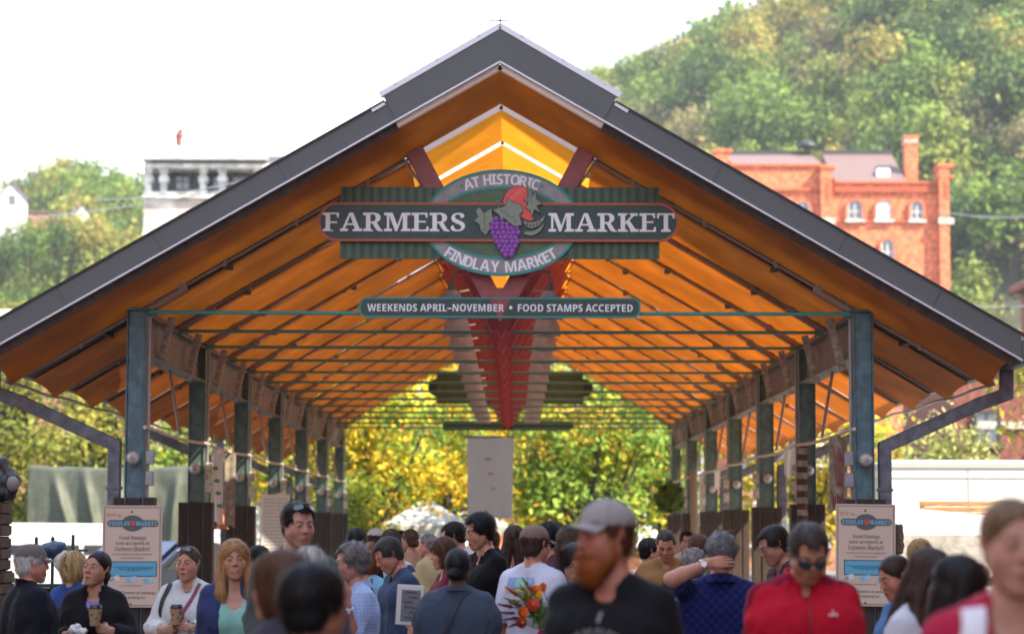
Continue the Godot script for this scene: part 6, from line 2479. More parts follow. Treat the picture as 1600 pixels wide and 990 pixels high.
func hair_flow(style: String, p: Vector3) -> Vector3:
	match style:
		"bob", "wavy":
			return Vector3(signf(p.x) * clampf(0.05 - absf(p.x), 0, 0.05) * 20.0 + 0.25 * sin(p.y * 60 + p.x * 30), -1.0, -0.5 if p.y > 0.05 else 0.1)
		"long":
			if p.y > 0.02:
				return Vector3(signf(p.x + 0.008) * 0.9, -0.9, -0.1)
			return Vector3(0.10 * sin(p.y * 30 + p.z * 20), -1.0, 0.1)
		"back", "bun":
			return Vector3(0, -0.01, -0.14) - p
		"beard":
			return Vector3(p.x * 2.0, -1.0, 0.25)
		"curly", "grey_short":
			return Vector3(sin(p.y * 130 + p.z * 90), cos(p.x * 120) - 0.4, sin(p.x * 110 + p.y * 70) - 0.4)
	var o := p - Vector3(0.01, 0.115, -0.055)
	return o + Vector3(0.0, -0.04, 0.02 if p.z > 0.04 else 0.0)


# lighter and darker bands that run along the hair
func streak(style: String, nf: FastNoiseLite, p: Vector3) -> float:
	if style in ["long", "bob", "wavy", "back", "bun"]:
		return 0.55 * nf.get_noise_2d(atan2(p.x, p.z + 0.02) * 0.12 + p.x * 0.8, p.y * 0.12)
	return 0.4 * nf.get_noise_3dv(p * 0.45)


func hair_mesh(style: String) -> Array:
	if hair_of.has(style):
		return hair_of[style]
	var f := hair_field(style)
	var g := f.net(0.0065)
	var nf := FastNoiseLite.new()
	nf.seed = hash(style) % 100
	nf.frequency = 42.0
	var lump: float = {"curly": 0.006, "wavy": 0.005, "beard": 0.005, "grey_short": 0.006, "short": 0.0045, "full": 0.007, "buzz": 0.002, "back": 0.0018, "bun": 0.0018}.get(style, 0.0055)
	for k in g.v.size():
		var w := nf.get_noise_3dv(g.v[k] * Vector3(1, 0.5, 0.5))
		g.v[k] += g.n[k] * lump * w
		var sh := 0.5 + 0.4 * w + streak(style, nf, g.v[k])
		g.c[k] = Color(sh, sh, sh)
	g.smooth()
	f.all()
	var r := RandomNumberGenerator.new()
	r.seed = hash(style)
	var s := Geo.new()
	var many: int = {"long": 1500, "bob": 1100, "wavy": 1100, "beard": 1100, "buzz": 900}.get(style, 1000)
	var segs: int = {"long": 12, "bob": 8, "wavy": 8, "back": 8, "bun": 7, "beard": 4, "buzz": 2}.get(style, 5)
	var step: float = {"long": 0.016, "bob": 0.011, "beard": 0.009, "buzz": 0.006, "curly": 0.006, "grey_short": 0.007}.get(style, 0.009)
	var puff: float = {"back": 0.0012, "bun": 0.0012, "buzz": 0.002, "short": 0.009, "full": 0.014, "curly": 0.014, "grey_short": 0.011, "long": 0.007}.get(style, 0.009)
	for k in many:
		var p := g.v[r.randi() % g.v.size()]
		var lift := r.randf_range(0.0003, 1.0) * puff
		if r.randf() < 0.07:
			lift *= 2.6
		var w := r.randf_range(0.0008, 0.0026)
		var sh := exp(r.randfn() * 0.6) * 1.1
		sh *= 1.0 + 1.1 * streak(style, nf, p)
		var col := Color(sh, sh, sh)
		var base := s.v.size()
		var nn := f.slope(p)
		for q in segs + 1:
			var dir := hair_flow(style, p)
			dir = (dir - nn * dir.dot(nn)).normalized()
			var side := dir.cross(nn) * w * (1.0 - 0.7 * q / segs)
			s.v.append_array([p - side, p + side])
			s.n.append_array([nn, nn])
			s.c.append_array([col, col])
			s.uv.append_array([Vector2.ZERO, Vector2.ZERO])
			if q:
				var b := base + q * 2
				s.i.append_array([b - 2, b, b - 1, b - 1, b, b + 1])
			p += dir * step
			var d := f.at(p)
			nn = f.slope(p)
			if d < 0.02:
				p -= nn * (d - lift - (0.002 * q if style in ["curly", "grey_short", "wavy", "beard"] else 0.0))
	hair_of[style] = [g.mesh(), s.mesh()]
	return hair_of[style]


# ---------------------------------------------------------------- things worn
var worn := {}


func cap_meshes() -> Array:
	if worn.has("cap"):
		return worn["cap"]
	var crown := Geo.new()
	var C := Vector3(0, 0.034, -0.012)
	for lay in 2:
		crown.grid(36, 10, func(a: float, b: float) -> Vector3:
			var th := TAU * a
			var ph := PI / 2 * b
			var q := 1.0 - 0.012 * lay + 0.006 * absf(sin(th * 3.0)) * cos(ph)
			var front := maxf(0.0, sin(th)) * 0.008 * sin(ph * 2.0)
			return C + Vector3(cos(th) * cos(ph) * 0.0865 * q, sin(ph) * 0.087 * q + front, sin(th) * cos(ph) * 0.1065 * q) + Vector3(0, -0.012 * (1 - b) * sin(th) * 0.5, 0), lay == 0)
	crown.ball(C + Vector3(0, 0.088, 0), Vector3(0.008, 0.005, 0.008), 8, 5)
	var seams := Geo.new()
	for k in 6:
		var path := []
		for q in 9:
			var ph := PI / 2 * q / 9.0
			var th := TAU * (k + 0.5) / 6
			path.append(C + Vector3(cos(th) * cos(ph) * 0.0872, sin(ph) * 0.0876 + maxf(0.0, sin(th)) * 0.008 * sin(ph * 2.0), sin(th) * cos(ph) * 0.1072) + Vector3(0, -0.006 * (1 - q / 9.0) * sin(th), 0))
		seams.tube(path, 0.0012, 5)
	var brim := Geo.new()
	for lay in 2:
		brim.grid(16, 6, func(a: float, b: float) -> Vector3:
			var u := a * 2 - 1
			var th := PI / 2 + u * 1.05
			var base := C + Vector3(cos(th) * 0.086, -0.007, sin(th) * 0.106)
			var out := b * 0.068 * (1.0 - 0.35 * u * u)
			return base + Vector3(0, -0.013 * b - 0.016 * u * u * b + 0.003 * (1 - lay), out), lay == 1)
	worn["cap"] = [crown.mesh(), brim.mesh(), seams.mesh()]
	return worn["cap"]


func shades_meshes() -> Array:
	if worn.has("shades"):
		return worn["shades"]
	var lens := Geo.new()
	for s in [-1.0, 1.0]:
		for lay in 2:
			lens.grid(12, 6, func(a: float, b: float) -> Vector3:
				var th: float = s * lerpf(0.13, 0.82, a)
				var top := 0.012 - 0.003 * a
				var bot := -0.024 + 0.012 * pow(absf(a - 0.42) * 2.0, 2.0)
				return Vector3(sin(th) * 0.088, lerpf(bot, top, b), cos(th) * 0.094 + 0.016 + 0.002 * lay), (s > 0) == (lay == 0))
	var frame := Geo.new()
	frame.bar(Vector3(-0.014, 0.008, 0.111), Vector3(0.014, 0.008, 0.111), 0.006, 0.006)
	for s in [-1.0, 1.0]:
		var path := []
		for k in 9:
			var th: float = s * lerpf(0.1, 0.86, k / 8.0)
			path.append(Vector3(sin(th) * 0.089, 0.012, cos(th) * 0.095 + 0.017))
		path.append(Vector3(s * 0.082, 0.011, 0.03))
		path.append(Vector3(s * 0.086, 0.008, -0.03))
		path.append(Vector3(s * 0.084, -0.008, -0.05))
		frame.tube(path, 0.0028, 6)
	worn["shades"] = [lens.mesh(), frame.mesh()]
	return worn["shades"]


func spectacles_mesh() -> Geo:
	var frame := Geo.new()
	for s in [-1.0, 1.0]:
		var path := []
		for k in 17:
			var a := TAU * k / 16
			path.append(Vector3(s * 0.033 + cos(a) * 0.023, -0.002 + sin(a) * 0.017, 0.1 - absf(s * 0.033 + cos(a) * 0.023) * 0.12))
		frame.tube(path, 0.0014, 5, false)
		frame.tube([Vector3(s * 0.056, 0.003, 0.093), Vector3(s * 0.079, 0.003, 0.03), Vector3(s * 0.083, 0.0, -0.03)], 0.0014, 5)
	frame.tube([Vector3(-0.011, 0.003, 0.1), Vector3(0, 0.006, 0.102), Vector3(0.011, 0.003, 0.1)], 0.0014, 5)
	return frame


# ---------------------------------------------------------------- a person
# d: depth; px, top: where the photograph shows the middle and the top of the head; yaw: 0 faces the camera,
# positive turns towards the picture's right; hy, hp, hr: turn, nod and tilt of the head on the neck
func person(o: Dictionary) -> Node3D:
	var d: float = o.d
	var hp: float = o.get("hp", 0.0)
	var hr: float = o.get("hr", 0.0)
	var lean: float = o.get("lean", 0.0)
	var female: bool = o.get("f", false)
	var fine: bool = o.get("fine", d < 17.5)
	var crown := at(o.px, o.top, d)
	var raised: float = o.get("raised", 0.012)          # hair or cap above the skull
	var drop := 0.135 * (1.0 - cos(hp)) + 0.02 * sin(hp) + 0.6 * (1.0 - cos(lean))
	var h: float = crown.y - (0.075 if d > 23.1 else 0.008) - raised + drop
	var s := h / 1.752
	var girth: float = o.get("girth", 1.0)
	var yaw: float = o.get("yaw", 0.0)
	var turn := Basis(Vector3.UP, yaw)
	var hs: float = lerpf(1.0, s, 0.5) * o.get("head", 1.0)
	var root := thing("person", o.label, "person", Vector3.ZERO, yaw, o.get("group", ""))
	# joints
	var hip_y := 0.95 * s
	var T := func(p: Vector3) -> Vector3:
		p *= s
		if p.y > hip_y:
			var q := p - Vector3(0, hip_y, 0)
			p = Vector3(0, hip_y, 0) + Basis(Vector3.RIGHT, lean) * q
		return p
	var neck: Vector3 = T.call(Vector3(0, 1.50, -0.012))
	var hb := Basis(Vector3.UP, o.get("hy", 0.0)) * Basis(Vector3.RIGHT, hp + lean * 0.3) * Basis(Vector3.BACK, hr)
	var hxf := Transform3D(hb.scaled_local(Vector3(0.96 if female else 1.0, 1.0, 0.97 if female else 1.0) * hs), neck + hb * Vector3(0, 0.135, 0.022) * s)
	root.position = Vector3(crown.x, 0.075 if d > 23.1 else 0.008, -d) - turn * Vector3(hxf.origin.x, 0, hxf.origin.z)
	var sw: float = (0.150 if female else 0.168) * (0.75 + 0.25 * girth) * o.get("wide", 1.0)
	var sh := []
	var arms := [{}, {}]
	for k in 2:
		var sd := 1.0 if k == 0 else -1.0                 # left first
		var S: Vector3 = T.call(Vector3(sd * sw, 1.405, -0.012))
		var W: Vector3 = T.call(Vector3(sd * (sw + 0.015 + 0.03 * girth), 0.90, 0.06))
		var pole := Vector3(sd * 0.15, 0, -1)
		var spec = o.get("left" if k == 0 else "right")
		if spec:
			W = turn.inverse() * (at(spec.at.x, spec.at.y, spec.at.z) - root.position)
			pole = spec.get("pole", Vector3(sd * 0.5, -1, -0.3))
		var L1 := 0.285 * s
		var L2 := 0.25 * s
		var v := W - S
		var len := clampf(v.length(), 0.12, (L1 + L2) * 0.995)
		var dir := v.normalized()
		W = S + dir * len
		var c := clampf((L1 * L1 + len * len - L2 * L2) / (2 * L1 * len), -1, 1)
		var pp := (pole - dir * pole.dot(dir)).normalized()
		var E := S + dir * L1 * c + pp * L1 * sqrt(1 - c * c)
		var fd: Vector3 = (W - E).normalized()
		var pn := Vector3(-sd, 0, 0.2)
		var how := "relaxed"
		if spec:
			fd = turn.inverse() * Vector3(spec.f)
			pn = turn.inverse() * Vector3(spec.n)
			how = spec.get("how", "grip")
		fd = fd.normalized()
		pn = (pn - fd * pn.dot(fd)).normalized()
		arms[k] = {"S": S, "E": E, "W": W, "f": fd, "n": pn, "how": how, "sd": sd}
	# skin: torso and legs, then neck and arms, hands and head, all in one mesh
	var skin_c: Color = o.get("skin", Color(0.50, 0.27, 0.19))
	var f := Field.new()
	torso(f, T, s, girth, sw, 0.0, female)
	legs(f, T, s, girth, 0.0)
	var body := f.net(0.034)
	f = Field.new()
	f.bone(T.call(Vector3(0, 1.40, -0.03)), T.call(Vector3(0, 1.49, -0.02)), 0.062 * s, 0.053 * s * (0.9 if female else 1.0 + 0.1 * (girth - 1.0)), 0.02)
	f.bone(T.call(Vector3(0, 1.49, -0.02)), hxf * Vector3(0, -0.05, -0.02), 0.053 * s * (0.88 if female else 1.0 + 0.15 * (girth - 1.0)), 0.05 * hs, 0.03)
	f.bone(T.call(Vector3(-0.08, 1.36, -0.012)), T.call(Vector3(0.08, 1.36, -0.012)), 0.074 * s, 0.074 * s, 0.04)
	for q in [-1.0, 1.0]:
		f.bone(T.call(Vector3(q * 0.03, 1.47, -0.02)), T.call(Vector3(q * 0.14, 1.415, -0.015)), 0.045 * s, 0.04 * s, 0.04)
	for a in arms:
		f.bone(a.S, a.E, 0.05 * s, 0.042 * s * (0.8 + 0.2 * girth), 0.02)
		f.bone(a.E, a.E.lerp(a.W, 0.3), 0.041 * s * (0.8 + 0.2 * girth), 0.042 * s * (0.8 + 0.2 * girth), 0.02)
		f.bone(a.E.lerp(a.W, 0.3), a.W, 0.042 * s * (0.8 + 0.2 * girth), 0.027 * s, 0.02)
	body.add(f.net(0.013 if fine else 0.018))
	for a in arms:
		var b := Basis((-a.f).cross(a.n), -a.f, a.n)
		if a.sd < 0:
			b = Basis(-b.x, b.y, b.z)
		body.add(hand_mesh(a.how), Transform3D(b.scaled_local(Vector3.ONE * s * (0.92 if female else 1.0)), a.W))
	body.add(head_mesh(female, o.get("stubble", 0.0), fine), hxf)
	var tone_key := "skin %.2f %.2f" % [skin_c.r, skin_c.g]
	var skin := mat(tone_key, skin_c, 0.5, {"vertex": true, "spec": 0.4, "bump": "fine", "bump_by": 0.22, "scale": 5.0, "world": false, "tone": "skin"})
	part(root, "body", body, skin)
	var head := Node3D.new()
	if o.get("eyes", true):
		for q in ([-1.0, 1.0] if fine else []):
			var e := part(root, "eye", eye_mesh(), mat("eye", Color(1, 1, 1), 0.25, {"vertex": true, "spec": 0.3}))
			e.transform = hxf * Transform3D(Basis(Vector3.UP, o.get("gaze", 0.0)) * Basis(Vector3.RIGHT, maxf(hp, 0.0) * 0.6), Vector3(q * 0.032, 0.0, 0.0772 if fine else 0.0735))
		for q in [-1.0, 1.0]:
			var bw := part(root, "eyebrow", brow_mesh(q), hair_mat(o.get("brow", o.get("hair_c", Color(0.05, 0.03, 0.02)))))
			bw.transform = hxf * Transform3D(Basis.IDENTITY, Vector3(0, 0, -0.0014 if female else 0.0))
	if o.get("smile", false):
		var tg := Geo.new()
		tg.ball(Vector3(0, -0.0705, 0.0885), Vector3(0.0155, 0.0036, 0.0075), 12, 6)
		part(root, "teeth", tg, mat("teeth", Color(0.62, 0.58, 0.52), 0.3)).transform = hxf
	# hair
	if o.has("hair"):
		var hm := hair_mesh(o.hair)
		var m := hair_mat(o.get("hair_c", Color(0.05, 0.03, 0.02)))
		var hn := part(root, "hair", hm[0], m)
		hn.transform = hxf
		part(hn, "strands", hm[1], m)
	if o.has("beard"):
		var hm := hair_mesh("beard")
		var m := hair_mat(o.beard)
		var bn := part(root, "beard", hm[0], m)
		bn.transform = hxf
		part(bn, "strands", hm[1], m)
	if o.has("cap"):
		var cm := cap_meshes()
		var m := mat("cap %.2f %.2f %.2f" % [o.cap.r, o.cap.g, o.cap.b], o.cap, 0.9, {"tone": "grain", "scale": 12.0, "world": false, "bump": "cloth", "bump_by": 0.3})
		var cn := part(root, "cap", cm[0], m)
		cn.transform = hxf * Transform3D(Basis(Vector3.RIGHT, o.get("cap_tilt", 0.0)), Vector3(0, 0.004, 0))
		part(cn, "brim", cm[1], m)
		part(cn, "seam", cm[2], mat("cap thread", Color(0.12, 0.11, 0.10), 0.9))
	if o.has("shades"):
		var sm := shades_meshes()
		var sn := part(root, "sunglasses", sm[1], mat("black plastic", Color(0.012, 0.012, 0.014), 0.25))
		sn.transform = hxf * (Transform3D(Basis.IDENTITY, Vector3(0, 0.012, -0.045)) * Transform3D(Basis(Vector3.RIGHT, -0.70), Vector3.ZERO) * Transform3D(Basis.IDENTITY, Vector3(0, 0, 0.045)) if o.shades == "up" else Transform3D(Basis.IDENTITY, Vector3(0, 0.0, 0.0)))
		part(sn, "lens", sm[0], mat("dark lens", Color(0.01, 0.012, 0.018), 0.06, {"spec": 0.9}))
	if o.get("spectacles", false):
		part(root, "spectacles", spectacles_mesh(), mat("wire spectacles", Color(0.12, 0.10, 0.09), 0.3, {"metal": 0.6})).transform = hxf
	# clothes
	var top: Dictionary = o.top_wear
	var cell := 0.016 if fine else 0.022
	if top.has("under"):
		f = Field.new()
		torso(f, T, s, girth, sw, 0.006, female)
		if top.get("under_open", 0.0) > 0.0:
			f.egg(T.call(Vector3(0, 1.47, 0.11)), Vector3(0.075, top.under_open, 0.1) * s, 0.01, true)
		part(root, "undershirt", drape(f.net(0.02), 0.004, 3, s), cloth(top.under, {}))
	f = Field.new()
	var off: float = top.get("off", 0.012)
	torso(f, T, s, girth, sw, off, female)
	var long: bool = top.get("long", true)
	if top.get("sleeves", true):
		for a in arms:
			var end: Vector3 = a.E.lerp(a.W, 0.93) if long else a.S.lerp(a.E, top.get("short_to", 0.82))
			var g2 := 0.8 + 0.2 * girth
			f.bone(a.S, a.E if long else end, 0.053 * s + off, (0.046 if long else 0.056) * s * g2 + off, 0.02)
			if long:
				f.bone(a.E, end + (end - a.E) * 0.12, 0.05 * s * g2 + off, 0.034 * s + off, 0.02)
				f.cuts.append([end, (a.W - a.E).normalized(), 0.085])
			else:
				f.bone(end, a.S.lerp(a.E, 1.0), 0.056 * s * g2 + off, 0.058 * s * g2 + off, 0.01)
				f.cuts.append([end, (a.E - a.S).normalized(), 0.115])
	if top.has("open"):                                     # a front opening: half width at the throat, depth
		var q: Array = top.open
		f.egg(T.call(Vector3(0, 1.475, 0.10)), Vector3(q[0], q[1], 0.11) * s, 0.008, true)
	if top.has("front"):                                    # an open cardigan or jacket
		f.bone(T.call(Vector3(0, 1.46, 0.12)), T.call(Vector3(0, 0.85, 0.17)), top.front * s, top.front * s * 1.15, 0.01, true)
	f.cuts.append([T.call(Vector3(0, 0.86, 0)), Vector3.DOWN, 0.4])
	var wear := drape(f.net(cell), top.get("fold", 0.008), o.get("seed", int(o.px)), s)
	if top.has("yoke"):                                     # shoulders and sleeve tops of another colour
		for k in wear.v.size():
			var p := wear.v[k]
			for a in arms:
				var from: Vector3 = T.call(Vector3(a.sd * 0.06, 1.47, -0.01))
				var mid: Vector3 = a.S + Vector3(a.sd * 0.05, 0.035, 0)
				var low: Vector3 = a.E + Vector3(a.sd * 0.07, 0, 0)
				var c1 := Geometry3D.get_closest_point_to_segment(p, from, mid)
				var c2 := Geometry3D.get_closest_point_to_segment(p, mid, low)
				if minf(c1.distance_to(p), c2.distance_to(p)) < 0.052:
					wear.c[k] = Color(0.42, 0.5, 0.9)
	var tw := part(root, top.get("name", "shirt"), wear, cloth(top.c, top))
	if top.has("vest"):
		f = Field.new()
		torso(f, T, s, girth, sw, 0.03, female)
		f.cuts.append([T.call(Vector3(0, 0.9, 0)), Vector3.DOWN, 0.4])
		for a in arms:
			f.bone(a.S + Vector3(a.sd * 0.02, 0.0, 0), a.S + Vector3(a.sd * 0.09, -0.05, 0), 0.06, 0.09, 0.01, true)
		f.egg(T.call(Vector3(0, 1.47, 0.10)), Vector3(0.05, 0.08, 0.1) * s, 0.008, true)
		part(root, "vest", drape(f.net(cell), 0.006, 8, s), cloth(top.vest, {}))
	if top.has("collar"):
		part(tw, "collar", collar_geo(T, s, top.collar, girth), cloth(top.get("collar_c", top.c), top))
	f.all()
	o["field"] = f
	o["T"] = T
	o["s"] = s
	o["arms"] = arms
	o["hxf"] = hxf
	o["root"] = root
	o["turn"] = turn
	o["wear"] = tw
	# trousers and shoes
	f = Field.new()
	legs(f, T, s, girth, 0.014)
	part(root, "trousers", f.net(0.034), cloth(o.get("trousers", Color(0.04, 0.05, 0.08)), {}))
	for q in [-1.0, 1.0]:
		var g := Geo.new()
		g.ball(Vector3(q * 0.105 * s, 0.045, 0.055), Vector3(0.05, 0.048, 0.14), 10, 6)
		g.cbox(Vector3(q * 0.105 * s, 0.012, 0.05), Vector3(0.095, 0.024, 0.27), 0.01)
		part(root, "shoe", g, mat("dark shoe leather", Color(0.03, 0.025, 0.02), 0.5))
	return root


func torso(f: Field, T: Callable, s: float, girth: float, sw: float, off: float, female: bool) -> void:
	var g := girth
	f.bone(T.call(Vector3(-0.105 * g, 1.29, 0.0)), T.call(Vector3(0.105 * g, 1.29, 0.0)), 0.108 * s * lerpf(1.0, g, 0.6) + off, 0.108 * s * lerpf(1.0, g, 0.6) + off, 0.05)
	f.bone(T.call(Vector3(-0.075 * g, 1.10, 0.012)), T.call(Vector3(0.075 * g, 1.10, 0.012)), (0.098 if female else 0.108) * s * g + off, (0.098 if female else 0.108) * s * g + off, 0.09)
	f.bone(T.call(Vector3(-0.085 * g, 0.94, 0.0)), T.call(Vector3(0.085 * g, 0.94, 0.0)), 0.112 * s * g + off, 0.112 * s * g + off, 0.09)
	for q in [-1.0, 1.0]:
		f.bone(T.call(Vector3(q * 0.04, 1.464, -0.024)), T.call(Vector3(q * (sw - 0.015), 1.405, -0.014)), 0.046 * s + off, 0.052 * s + off, 0.045)
		f.bone(T.call(Vector3(q * 0.09, 1.36, -0.045)), T.call(Vector3(q * 0.1, 1.22, -0.05)), 0.07 * s + off, 0.07 * s + off, 0.05)
		if female:
			f.egg(T.call(Vector3(q * 0.078, 1.235, 0.085)), Vector3(0.066, 0.066, 0.062) * s * lerpf(1.0, g, 0.7) + Vector3.ONE * off, 0.045)
		else:
			f.egg(T.call(Vector3(q * 0.075, 1.28, 0.06)), Vector3(0.085, 0.07, 0.055) * s + Vector3.ONE * off, 0.05)


func legs(f: Field, T: Callable, s: float, girth: float, off: float) -> void:
	for q in [-1.0, 1.0]:
		var hip := Vector3(q * 0.095 * girth, 0.9, 0) * s
		var knee := Vector3(q * 0.1, 0.49, 0.015) * s
		var ank := Vector3(q * 0.105, 0.075, -0.02) * s
		f.bone(hip, knee, 0.086 * s * girth + off, 0.056 * s + off, 0.03)
		f.bone(knee, ank, 0.055 * s + off, 0.038 * s + off, 0.02)
		if off == 0.0:
			f.bone(ank, Vector3(q * 0.11, 0.035, 0.13) * s, 0.036 * s, 0.026 * s, 0.02)
		else:
			f.cuts.append([Vector3(q * 0.105, 0.07, -0.02) * s, Vector3.DOWN, 0.12])
	f.bone(Vector3(-0.08 * girth, 0.94, 0) * s, Vector3(0.08 * girth, 0.94, 0) * s, 0.108 * s * girth + off * 0.5, 0.108 * s * girth + off * 0.5, 0.05)


# folds of cloth: the surface moves in and out along slanting ripples
func drape(g: Geo, by: float, sd: int, s: float) -> Geo:
	var n := FastNoiseLite.new()
	n.seed = sd
	n.frequency = 1.0
	n.fractal_octaves = 2
	for k in g.v.size():
		var p := g.v[k] / s
		var low := clampf((1.5 - p.y) * 2.6, 0.25, 1.0)
		var w := n.get_noise_3d(p.x * 11.0 + p.y * 3.0, p.y * 3.2 + p.x * signf(p.x) * 2.0, p.z * 10.0)
		var w2 := n.get_noise_3d(p.x * 24.0 - p.y * 9.0 + 40.0, p.y * 11.0, p.z * 22.0)
		g.v[k] += g.n[k] * (by * 1.5 * (absf(w) * 2.0 - 0.5) * low + by * 0.25 * w2)
	g.smooth()
	return g


func collar_geo(T: Callable, s: float, how: String, girth: float) -> Geo:
	var g := Geo.new()
	var gap: float = {"polo": 0.30, "stand": 0.28, "round": 0.0, "fleece": 0.5}[how]
	var high: float = {"polo": 0.042, "stand": 0.055, "round": 0.012, "fleece": 0.06}[how]
	var fold: float = {"polo": 0.05, "stand": 0.0, "round": 0.004, "fleece": 0.075}[how]
	var wide := 0.068 + 0.01 * (girth - 1.0)
	g.grid(28, 8, func(a: float, b: float) -> Vector3:
		var th := PI / 2 + gap + a * (TAU - 2 * gap)
		var fr := sin(th)
		var base := 1.462 - 0.030 * fr + 0.006 * cos(th * 2.0)
		var up := minf(b * 2.0, 1.0)
		var dn := maxf(b * 2.0 - 1.0, 0.0)
		var lean := 1.0 + 0.08 * (1.0 - up)
		var r := wide * lean + dn * (0.012 + fold * 0.42) + (0.004 if b > 0.49 else 0.0)
		var y := base + high * up * (1.0 - 0.25 * maxf(fr, 0)) - fold * dn * (1.0 + 0.35 * maxf(fr, 0))
		return T.call(Vector3(cos(th) * r, y, sin(th) * r * 1.02 - 0.018 - 0.012 * up)), false)
	return g


func hair_mat(c: Color) -> StandardMaterial3D:
	return mat("hair %.3f %.3f %.3f" % [c.r, c.g, c.b], c, 0.55, {"vertex": true, "spec": 0.35})


func cloth(c: Color, o: Dictionary) -> StandardMaterial3D:
	var key := "cloth %.3f %.3f %.3f %s" % [c.r, c.g, c.b, o.get("pattern", "")]
	if mats.has(key):
		return mats[key]
	var m := mat(key, c, 0.88, {"tone": "grain", "bump": "cloth", "bump_by": 0.35, "scale": 7.0, "world": false, "rim": 0.12, "spec": 0.3, "vertex": true})
	if o.has("pattern"):
		m.albedo_texture = pattern(o.pattern)
		m.uv1_scale = Vector3.ONE * o.get("pattern_scale", 8.0)
		m.uv1_triplanar_sharpness = 6.0
	return m


func pattern(which: String) -> Texture2D:
	if not tex.has(which):
		match which:
			"plaid":
				image_tex(which, 128, 128, func(x: int, y: int) -> Color:
					var c := Color(0.86, 0.90, 0.96)
					for q in [x, y]:
						if q % 32 < 4: c = c * Color(0.42, 0.52, 0.72)
						elif q % 32 in [14, 15, 16, 20, 21]: c = c * Color(0.66, 0.76, 0.9)
					return c)
			"windowpane":
				image_tex(which, 128, 128, func(x: int, y: int) -> Color:
					var u := (x + y) % 64
					var w := (x - y + 256) % 64
					return Color(1.0, 1.0, 1.0) if u < 3 or w < 3 else Color(0.36, 0.38, 0.62))
			"dark plaid":
				image_tex(which, 128, 128, func(x: int, y: int) -> Color:
					var c := Color(0.5, 0.4, 0.45)
					if x % 32 < 5: c = Color(0.9, 0.8, 0.8)
					if y % 32 < 5: c = c * 1.3
					if x % 32 > 20: c = Color(0.25, 0.25, 0.38)
					return c)
			"leafy":
				var n := FastNoiseLite.new()
				n.seed = 5
				n.frequency = 0.045
				image_tex(which, 128, 128, func(x: int, y: int) -> Color:
					var w := n.get_noise_2d(minf(x, 128 - x), minf(y, 128 - y) * 1.5)
					return Color(0.85, 0.9, 1.0) if absf(w) < 0.09 or w > 0.33 else Color(0.07, 0.12, 0.38))
	return tex[which]


# a strap laid on the clothes through some points of the body's own axes
func strap(o: Dictionary, called: String, pts: Array, wide: float, m: Material) -> void:
	var f: Field = o.field
	var g := Geo.new()
	var top: Array = []
	for k in pts.size() - 1:
		for q in 8:
			var p: Vector3 = o.T.call(pts[k].lerp(pts[k + 1], q / 8.0))
			var n := f.slope(p)
			top.append([p - n * (f.at(p) - 0.011), n])
	for k in top.size() - 1:
		var t: Vector3 = (top[k + 1][0] - top[k][0]).normalized()
		var sd := t.cross(top[k][1]).normalized() * wide / 2
		var sd2 := t.cross(top[k + 1][1]).normalized() * wide / 2
		var a: Vector3 = top[k][0]
		var b: Vector3 = top[k + 1][0]
		g.face([a - sd, a + sd, b + sd2, b - sd2], top[k][1])
		var u: Vector3 = top[k][1] * 0.005
		g.face([a - sd, a - sd - u, b - sd2 - u, b - sd2], -sd)
		g.face([a + sd, a + sd - u, b + sd2 - u, b + sd2], sd)
	part(o.root, called, g, m)


# flat print pressed onto the clothes: a shape in the x-y plane, moved onto the front (or back) of the body
func stick(o: Dictionary, called: String, shape: Geo, centre: Vector3, m: Material, back := false) -> void:
	var f: Field = o.field
	var g := Geo.new()
	g.add(shape)
	var side := -1.0 if back else 1.0
	var c: Vector3 = o.T.call(centre)
	for k in g.v.size():
		var p := Vector3(c.x + g.v[k].x * side, c.y + g.v[k].y, c.z + 0.25 * side)
		for q in 24:
			var dd := f.at(p) - 0.010
			if dd < 0.0005:
				break
			p.z -= side * dd * 0.8
		g.v[k] = p
	g.smooth()
	part(o.wear, called, g, m)


func coffee_cup(label: String, c: Vector3) -> void:
	var t := thing("coffee_cup", label, "cup", c, 0, "takeaway coffee cups")
	var g := Geo.new()
	g.lathe([Vector2(0, -0.058), Vector2(0.028, -0.058), Vector2(0.03, -0.055), Vector2(0.0415, 0.052), Vector2(0.043, 0.055)], 24)
	part(t, "cup", g, mat("printed paper cup", Color(0.5, 0.33, 0.18), 0.7, {"tone": "strong", "scale": 9.0, "world": false}))
	g = Geo.new()
	for k in 11:
		var a := k * 2.4
		var y := -0.03 + 0.0065 * k
		var r := 0.0365 + y * 0.107
		var path := []
		for q in 7:
			var b := a + 0.09 * q
			path.append(Vector3(cos(b) * r, y + 0.007 * sin(q * 1.6 + k), sin(b) * r))
		g.tube(path, 0.0022, 5)
	part(t, "print", g, mat("brown print", Color(0.07, 0.03, 0.02), 0.7))
	g = Geo.new()
	g.lathe([Vector2(0.043, 0.05), Vector2(0.046, 0.052), Vector2(0.046, 0.058), Vector2(0.041, 0.061), Vector2(0.039, 0.072), Vector2(0.036, 0.074), Vector2(0.033, 0.068), Vector2(0.0, 0.068)], 24)
	part(t, "lid", g, mat("black plastic", Color(0.012, 0.012, 0.014), 0.25))


